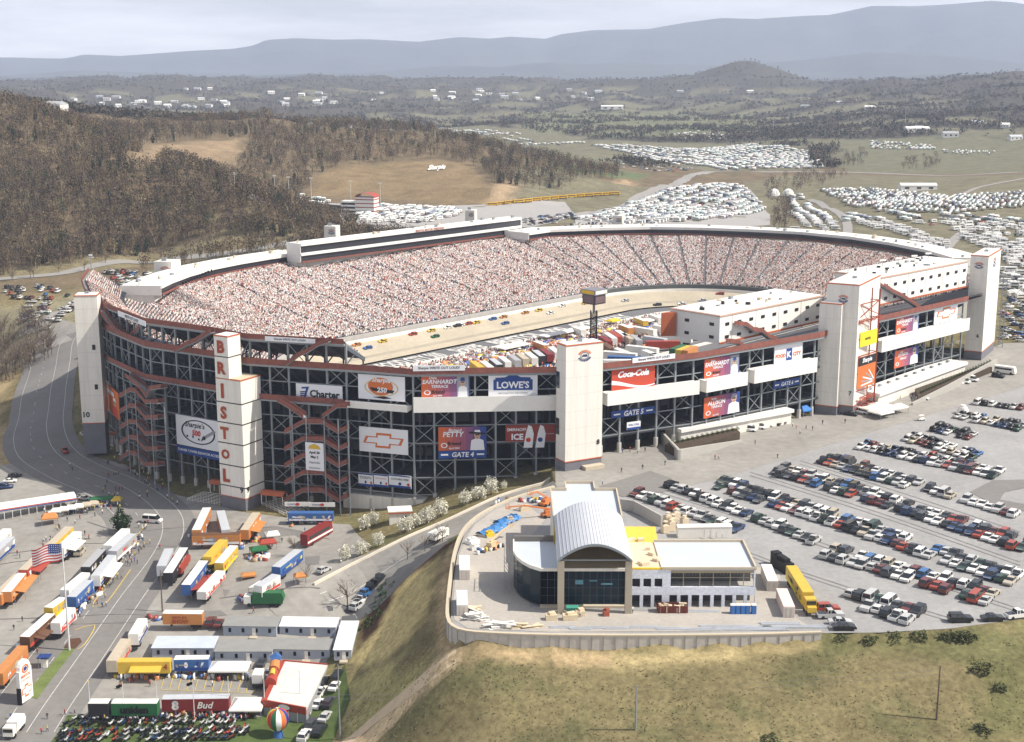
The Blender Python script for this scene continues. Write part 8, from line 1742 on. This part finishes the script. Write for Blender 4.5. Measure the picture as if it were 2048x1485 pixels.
for j in range(13):
    b=B(); b.grid([[rr(i/16,(13-j-1+k)/13) for i in range(17)] for k in (0,1)]); b.grid([[tuple(np.array(rr(i/16,(13-j-1+k)/13))+(0,.03,0)) for i in range(17)][::-1] for k in (0,1)]); b.build('stripe',[SR,SW][j%2],t,False)
b=B(); b.grid([[tuple(np.array(rr(i/10*.42,6/13+k/6*7/13))-(0,.06,0)) for i in range(11)] for k in range(7)]); b.build('canton',SB,t,False)
b=B()
for r_ in range(5):
    for c_ in range(6): q=np.array(rr((c_+.5)/6*.42,(6.4+r_*1.4)/13))-(0,.1,0); b.add([tuple(q+(-.13,0,-.13)),tuple(q+(.13,0,-.13)),tuple(q+(0,0,.16))],[(0,1,2)])
b.build('star_field',SW,t,False)
def lamp(x,y,yt,label,mat=POLE,Y=None,heads=True,name='light_pole',cat='light pole',group=None):
    g=G(x,y) if Y is None else DY(x,y,Y); hgt=zat(g,yt)-g[2]; t=thing(name,(*g,),label,cat,group); b=B(); b.cyl((0,0,-1),(0,0,hgt),.22,.12,8); b.build('pole',mat,t,False)
    if heads: b=B(); b.box(0,0,hgt,3.2 if hgt>16 else 1.4,.5,.5); b.bar((-1.4,0,hgt-.6),(1.4,0,hgt-.6),.25); b.build('lamp_head',WHITE,t,False)
    return t
lamp(325,1224,1140,'brown utility pole left of the orange SHOW trailer',BARK,heads=False,name='utility_pole',cat='pole'); lamp(680,1478,1330,'grey utility pole at the bottom beside the parked files',STEEL,heads=False,name='utility_pole',cat='pole')
lamp(1873,1440,1332,'grey utility pole on the lower right slope',BARK,heads=False,name='utility_pole',cat='pole'); lamp(1271,1460,1372,'thin grey pole on the grass slope at the bottom centre',STEEL,heads=False,name='utility_pole',cat='pole')
lamp(183,545,512,'light mast rising from the upper left stand corner',STEEL,Y=575); lamp(1214,1100-0,1,'') if False else None
for k,(x,y) in enumerate(((550,352),(578,355),(623,357),(702,363),(761,367),(470,347))): lamp(x,y+45,y,'tall floodlight mast, number '+['two','three','four','five','six','one'][k]+' from the left along the drag strip',POLE,group='floodlight masts along the drag strip')
for k,x in enumerate((1070,1100,1162,1190,1222,1546,1810)): lamp(x,268 if x<1800 else 250,243 if x<1800 else 215,'distant floodlight mast, '+ORD[k]+' from the left on the playing fields',POLE,group='distant floodlight masts')
for k,(x,y) in enumerate(((1696,537),(1733,531),(1765,528),(1796,524),(1828,519),(1856,514))):
    p=P(x,y+6,41) if x>1757 else P(x,y+6,43); t=thing('roof_lamp',(p[0],p[1],40.9),'white floodlight rack, '+ORD[k]+' from the left on the right suite roof','floodlight','floodlight racks on the right suite roof'); b=B(); b.bar((0,0,0),(0,0,2.6),.2); b.build('pole',STEEL,t,False); b=B(); b.box(0,0,2.4,2.6,.6,.6,.3); b.build('lamp_head',WHITE,t,False)
# power lines
b=B(); a=np.array([*G(680,1478)[:2],0]);a[2]=zat(a,1390); c=np.array([*G(1873,1440)[:2],0]); c[2]=zat(c,1340); 
for d in (0,1.0):
    pr=None
    for i in range(41): s=i/40; q=a+(c-a)*s+np.array([0,0,-3.0*4*s*(1-s)*.5-d]); 
    prev=a-np.array([0,0,d])
    for i in range(1,41):
        s=i/40; q=a+(c-a)*s; q[2]-=6*s*(1-s)+d; b.bar(prev,q,.035); prev=q
solo(b,'power_line',STEEL,'thin power lines sagging across the front slope','power line')
# motorcycles
def motob():
    b=B(); [b.cyl((x,-.06,.33),(x,.06,.33),.33,n=9) for x in (-.72,.72)]; b.box(0,0,.35,.75,.3,.35); return b
def motot(): b=B(); b.hexa([(-.75,-.14,.68),(.35,-.14,.75),(.35,.14,.75),(-.75,.14,.68),(-.8,-.12,.85),(.3,-.12,1.0),(.3,.12,1.0),(-.8,.12,.85)]); b.bar((.45,-.38,1.05),(.45,.38,1.05),.06); b.bar((.72,0,.35),(.42,0,1.05),.07); b.box(.55,0,.85,.1,.35,.35); b.box(-.85,0,.75,.35,.5,.3); return b
mm=[bpy.data.meshes.new('wheels_and_engine'),bpy.data.meshes.new('tank_and_bars')]
for me,bb,mt in zip(mm,(motob(),motot()),(BLACK,PAINT['silver'])): me.from_pydata(bb.V,[],bb.F); me.materials.append(mt); me.update()
n=0
for r_,(x0,y0,x1,y1,c_) in enumerate(((150,1442,505,1440,44),(132,1452,475,1450,42),(122,1468,500,1462,46),(118,1476,500,1471,44),(112,1486,470,1480,38))):
    for k in range(c_):
        if rng.random()<.12: continue
        x=x0+(x1-x0)*(k+rng.uniform(.2,.8))/c_; y=y0+(y1-y0)*k/c_+rng.normal(0,1.2); g=G(x,y); t=thing('motorcycle',(g[0],g[1],g[2]+.22),'motorcycle, '+ordw(k) .replace('th','th')+' from the left in the '+ORD[r_]+' line on the lawn','motorcycle','motorcycles on the lawn',R(70)+rng.normal(0,.25))
        for me,i in zip(mm,(0,1)):
            o=bpy.data.objects.new(me.name,me); COL.objects.link(o); o.parent=t
            if i: cc=['black','silver','black','maroon','charcoal','silver','dark blue','black','white','red'][int(rng.integers(10))]; o.material_slots[0].link='OBJECT'; o.material_slots[0].material=PAINT.get(cc,TC['orange'])
# ---- people on foot
def personmesh(pose):
    V_=[];E=[];Rr=[]
    def v(x,y,z,r): V_.append((x,y,z)); Rr.append(r); return len(V_)-1
    st=.18*pose
    pel=v(0,0,.95,.15); ch=v(0,0,1.3,.17); nk=v(0,0,1.48,.07); hd=v(0,0,1.62,.11); ht=v(0,0,1.74,.09); E+=[(pel,ch),(ch,nk),(nk,hd),(hd,ht)]
    for s in (-1,1):
        hp=v(s*.1,0,.88,.1); kn=v(s*.11,s*st*.6,.48,.075); an=v(s*.12,s*st,.1,.055); ft=v(s*.12,s*st+.16,.04,.05); E+=[(pel,hp),(hp,kn),(kn,an),(an,ft)]
        sh=v(s*.2,0,1.38,.075); el=v(s*.27,-s*st*.5,1.12,.05); wr=v(s*.27,-s*st*.7+.08,.88,.04); E+=[(ch,sh),(sh,el),(el,wr)]
    me=bpy.data.meshes.new('p'); me.from_pydata(V_,E,[]); o=bpy.data.objects.new('p',me); COL.objects.link(o); m=o.modifiers.new('s','SKIN'); o.modifiers.new('u','SUBSURF').levels=1
    for i,r in enumerate(Rr): me.skin_vertices[0].data[i].radius=(r,r*.8)
    me.skin_vertices[0].data[0].use_root=True
    bpy.context.view_layer.update(); nm=bpy.data.meshes.new_from_object(o.evaluated_get(bpy.context.evaluated_depsgraph_get())); bpy.data.objects.remove(o); return nm
CL=[M('cloth_'+n_,c_,.9,var=0) for n_,c_ in (('white',(.72,.7,.68)),('red',(.45,.05,.04)),('blue',(.06,.12,.32)),('black',(.03,.03,.035)),('yellow',(.65,.5,.08)),('grey',(.3,.3,.31)))]
TRS=M('trousers_dark',(.05,.055,.08),.9,var=0); SKN=M('skin',(.50,.31,.23),.7,var=0)
pm=[]
for pose in (.4,1.2):
    for ci,cl in enumerate(CL):
        me=personmesh(pose) if ci==0 else pm[-1].copy(); 
        if ci==0:
            z=np.array([p_.center.z for p_ in me.polygons]); idx=np.where(z>1.5,2,np.where(z>.93,1,0)); me.materials.clear(); [me.materials.append(x) for x in (TRS,cl,SKN)]; me.polygons.foreach_set('material_index',idx.astype('i'))
        else: me.materials[1]=cl
        me.name='person'; pm.append(me)
CN=['white','red','blue','black','yellow','grey']
PP=[(45,1245,3),(28,1262,3),(75,1310,1),(22,1440,2),(95,1440,3),(83,1470,1),(205,1217,2),(212,1215,0),(300,1090,4),(288,1095,4),(278,1057,0),(290,1062,0),(283,1072,2),(296,1050,1),(170,1072,3),(178,1080,1),(145,1115,3),(35,1112,1),(40,1118,2),(345,1006,4),(355,1012,0),(140,935,0),(145,943,3),(320,1100,1),(100,1085,0),(507,1228,1),(610,1066,2),(650,1063,3),(260,1120,3),(270,1115,4),(252,1128,0),(275,1130,2),(240,1020,4),(222,1022,1),(205,1030,0),(190,1035,3),(175,1030,2),(160,1040,1),(150,1050,0),(135,1045,2),(120,1060,1),(85,1040,3),(1510,890,3),(1243,946,3),(1285,940,3),(1330,932,3),(1205,970,0),(1585,855,0),(1592,860,1),(1600,870,0),(1645,850,3),(1612,860,3),(1625,862,3),(1555,918,3),(1640,925,3),(1690,848,3),(1430,920,1),(1437,920,0),(1825,795,3),(1822,803,3),(1790,790,1),(1800,800,4),(1810,780,2),(1780,780,0),(1775,800,1),(1260,905,1),(1275,908,0),(1290,905,3),(1245,908,2),(1160,1236,0),(1265,1228,0),(95,1465,4),(240,1380,1),(218,1355,1),(480,1432,1),(498,1436,3),(512,1440,2),(620,1438,0),(130,1432,1),(425,1375,0),(300,1375,1),(222,905,0),(240,930,1),(262,940,2),(280,955,0),(290,970,3),(300,965,1),(315,985,2),(250,925,3),(270,950,0),(210,900,2)]
for _ in range(60): PP.append((rng.uniform(205,345),rng.uniform(915,1000),int(rng.integers(6))))
for (x0,y0,x1,y1,n_) in ((120,1055,60,1160,12),(290,1060,250,1140,16),(250,1140,150,1250,14),(90,1030,240,1008,22),(400,1080,470,1080,8),(520,1100,560,1090,6),(330,1350,500,1352,12),(130,1438,510,1445,20),(560,1040,660,1045,10)):
    for _ in range(n_): s_=rng.random(); PP.append((x0+(x1-x0)*s_+rng.normal(0,7),y0+(y1-y0)*s_+rng.normal(0,4),int(rng.choice(6,p=[.3,.15,.15,.2,.05,.15]))))
for k,(x,y,c) in enumerate(PP):
    g=G(x,y); o=bpy.data.objects.new('person',pm[c+(6 if k%2 else 0)]); COL.objects.link(o); o.location=(g[0],g[1],g[2]+(.2 if x<1000 else .12)); o.rotation_euler=(0,0,rng.uniform(0,6.28)); 
    where='in the lower left lots' if x<700 and y>1000 else ('by the ring road under the left stands' if x<700 else ('on the building site' if y>1200 else 'on the apron before the stadium'))
    tag(o,'person in '+CN[c]+' top and dark trousers '+('walking' if k%2 else 'standing')+' '+where,'person','people in '+CN[c]+' '+where)
# street crowd under the left stands, as one mass
q=[]; ch_=zpx([(215,900),(300,965),(340,985),(330,995),(280,975),(230,935),(205,905)])
for _ in range(60): p=ch_.mean(0)+rng.normal(0,8,2); 
tag(None,None) if False else None
# white queue rails at tower feet
for (x0,y0,x1,y1,l,nn) in ((375,1003,440,1012,'white queue railings left of the BRISTOL tower',7),(525,1012,575,1035,'white queue railings right of the BRISTOL tower',7),(160,870,205,900,'white queue railings at the foot of tower 10',6)):
    b=B(); a=G(x0,y0);c=G(x1,y1); u=unit((c-a)[:2]); n=np.array([-u[1],u[0]])
    for k in range(nn): o=a[:2]+n*(k*1.3); L_=np.hypot(*(c-a)[:2]); z=a[2]; b.bar((*o,a[2]+1),(*(o+u*L_),c[2]+1),.12); b.bar((*o,a[2]+.5),(*(o+u*L_),c[2]+.5),.1); [b.bar((*(o+u*L_*j/6),a[2]+(c[2]-a[2])*j/6-.2),(*(o+u*L_*j/6),a[2]+(c[2]-a[2])*j/6+1),.1) for j in range(7)]
    b.bar((*a[:2],a[2]+1),(*(a[:2]+n*1.3*(nn-1)),a[2]+1),.1); solo(b,'queue_railing',WHITE,l,'railing')
# low white building under the three small signs + mound
g=G(800,1040); t=thing('ticket_building',(*g,),'small white ticket office with orange fascia by the blossom trees','building'); b=B(); b.box(0,0,-1,6.5,4.5,4.2,.15); b.build('wall',CREAM,t,False); b=B(); b.box(0,0,3.2,7.2,5.2,.3,.15); b.build('roof',WHITE,t,False); b=B(); b.box(.35,-2.5,2.7,7.2,.15,.5,.15); b.build('fascia',ORANGE,t,False); b=B(); b.box(1.6,-2.1,1,1,.2,1,.15); b.build('window',BLACK,t,False)
o,u,n=seg(SLa,SLc,-4); b=B(); b.obox((*(o-u*2),-17),(*(u*27),0),(*(n*4.5),0),(0,0,5)); solo(b,'gate_building',CREAM,'long cream gate building under the three small signs','building')
# ================================================================ valley buildings
def build_box(x,y,w,d,h,rot,wall,roof,label,name='house',cat='house',group=None,gab=1.2):
    g=G(x,y); t=thing(name,(*g,),label,cat,group,rot); b=B(); b.box(0,0,-1,w,d,h+1); b.build('wall',wall,t,False); b=B(); A=[(-w/2-.3,-d/2-.3,h),(w/2+.3,-d/2-.3,h),(w/2+.3,d/2+.3,h),(-w/2-.3,d/2+.3,h),(-w/2-.3,0,h+gab),(w/2+.3,0,h+gab)]; b.add(A,[(0,1,5,4),(1,2,5),(2,3,4,5),(3,0,4),(3,2,1,0)]); b.build('roof',roof,t,False)
    b=B(); [b.box(-w/2+w*(k+.5)/3,-d/2-.05,h*.35,w*.12,.1,h*.35) for k in range(3)]; b.build('window',BLACK,t,False); return t
g=G(735,428); t=thing('drag_strip_tower',(*g,),'white and red drag strip tower with arched red roof','building',None,R(-15)); b=B(); b.box(0,0,-1,16,12,15); b.build('wall',WHITE,t,False)
for k in range(4): b=B(); b.box(0,0,2.2+k*3.2,16.3,12.3,.8); b.build('red_band',TC['red'],t,False)
b=B(); b.grid([[(8.5*math.cos(a),y,14+3.5*math.sin(a)) for y in (-7,7)] for a in np.linspace(0,math.pi,9)]); b.build('roof',TC['red'],t,False)
b=B(); b.box(-15,0,-1,13,10,11.5); b.build('stair_wing',WHITE,t,False); b=B(); [b.box(-15,-5.1,1.2+k*3.2,12,.3,1.6) for k in range(3)]; b.build('stair_opening',BLACK,t,False)
build_box(509,378,18,9,4,R(-5),CREAM,TC['red'],'long building with red roof at the head of the drag strip','pavilion','building')
b=B(); a=G(590,412);c=G(682,426); b.hexa([(*a[:2],a[2]-3),(*c[:2],c[2]-3),(c[0],c[1]+3,c[2]-3),(a[0],a[1]+3,a[2]-3),(*a[:2],a[2]+3),(*c[:2],c[2]+6),(c[0],c[1]+3,c[2]+6),(a[0],a[1]+3,a[2]+3)]); solo(b,'embankment_wall',M('dark_wall',(.06,.065,.06),.9),'dark embankment wall left of the drag strip tower','wall')
HS=[(x,y) for x,y in zip(rng.uniform(740,1200,26),rng.uniform(176,205,26))]+[(x,y) for x,y in zip(rng.uniform(110,480,26),rng.uniform(196,222,26))]+[(x,y) for x,y in zip(rng.uniform(540,720,12),rng.uniform(185,212,12))]+[(372,180),(395,181),(420,180),(1220,218),(1360,185),(1500,186),(1610,215),(1680,208),(1740,220),(1835,262),(1955,250),(2010,255),(1900,275),(2030,280)]
for k,(x,y) in enumerate(HS): build_box(x,y,rng.uniform(14,26),rng.uniform(10,14),rng.uniform(4,7),rng.uniform(-.6,.6),WHITE,[WHITE,TC['grey'],TC['silver']][k%3],'small pale house scattered in the far valley','house','house','pale houses scattered in the far valley',3)
build_box(1833,264,40,16,6,R(5),WHITE,WHITE,'long white barn below the right wooded hills','barn','barn',None,3); build_box(1835,381,34,10,5,0,WHITE,WHITE,'long white shed beside the valley road at the right','shed','shed',None,2); build_box(1224,219,60,20,8,0,WHITE,WHITE,'long white warehouse in the middle of the far valley','warehouse','warehouse',None,3)
for k,x in enumerate((1548,1576)):
    g=G(x,392); b=B(); [b.cyl((g[0],g[1],g[2]+7*math.sin(a0)),(g[0],g[1],g[2]+7*math.sin(a1)),6*math.cos(a0),6*math.cos(a1),16) for a0,a1 in ((0,.4),(.4,.8),(.8,1.15),(1.15,1.5))]; solo(b,'white_dome',WHITE,['left','right'][k]+' white dome beside the valley road','dome')
# hillside lettering
a=DY(855,345,1370); f=Face((a[0],a[1]-6,float(hz(a[0],a[1]-6))+1.2),(1,0,0),(0,-.95,.3),17,34,up=(0,.93,.36)); b=B(); f.text(b,'Sharpie',0,0,1,1,0,.6,.05,.25,fit=True); 
z_=[]; nv=[]
for v in b.V: nv.append((v[0],v[1],hz(v[0],v[1])+1.0))
b.V=nv; b2=solo(b,'hillside_lettering',WHITE,'white hillside letters reading Sharpie on the bare hill','lettering')
# ================================================================ the air
hb=B(); hb.obox((-9000,-500,-140),(18000,0,0),(0,18700,0),(0,0,140+790))
hm=bpy.data.materials.new('haze'); hm.use_nodes=True; t_=hm.node_tree; t_.nodes.clear(); pv=t_.nodes.new('ShaderNodeVolumePrincipled'); pv.inputs['Color'].default_value=(.66,.77,1.0,1); pv.inputs['Density'].default_value=HAZE_D; pv.inputs['Anisotropy'].default_value=.0
om=t_.nodes.new('ShaderNodeOutputMaterial'); t_.links.new(pv.outputs[0],om.inputs['Volume'])
hz_=hb.build('haze',hm); hz_['kind']='stuff'; hz_['label']='pale blue spring haze filling the valley air'; hz_['category']='haze'
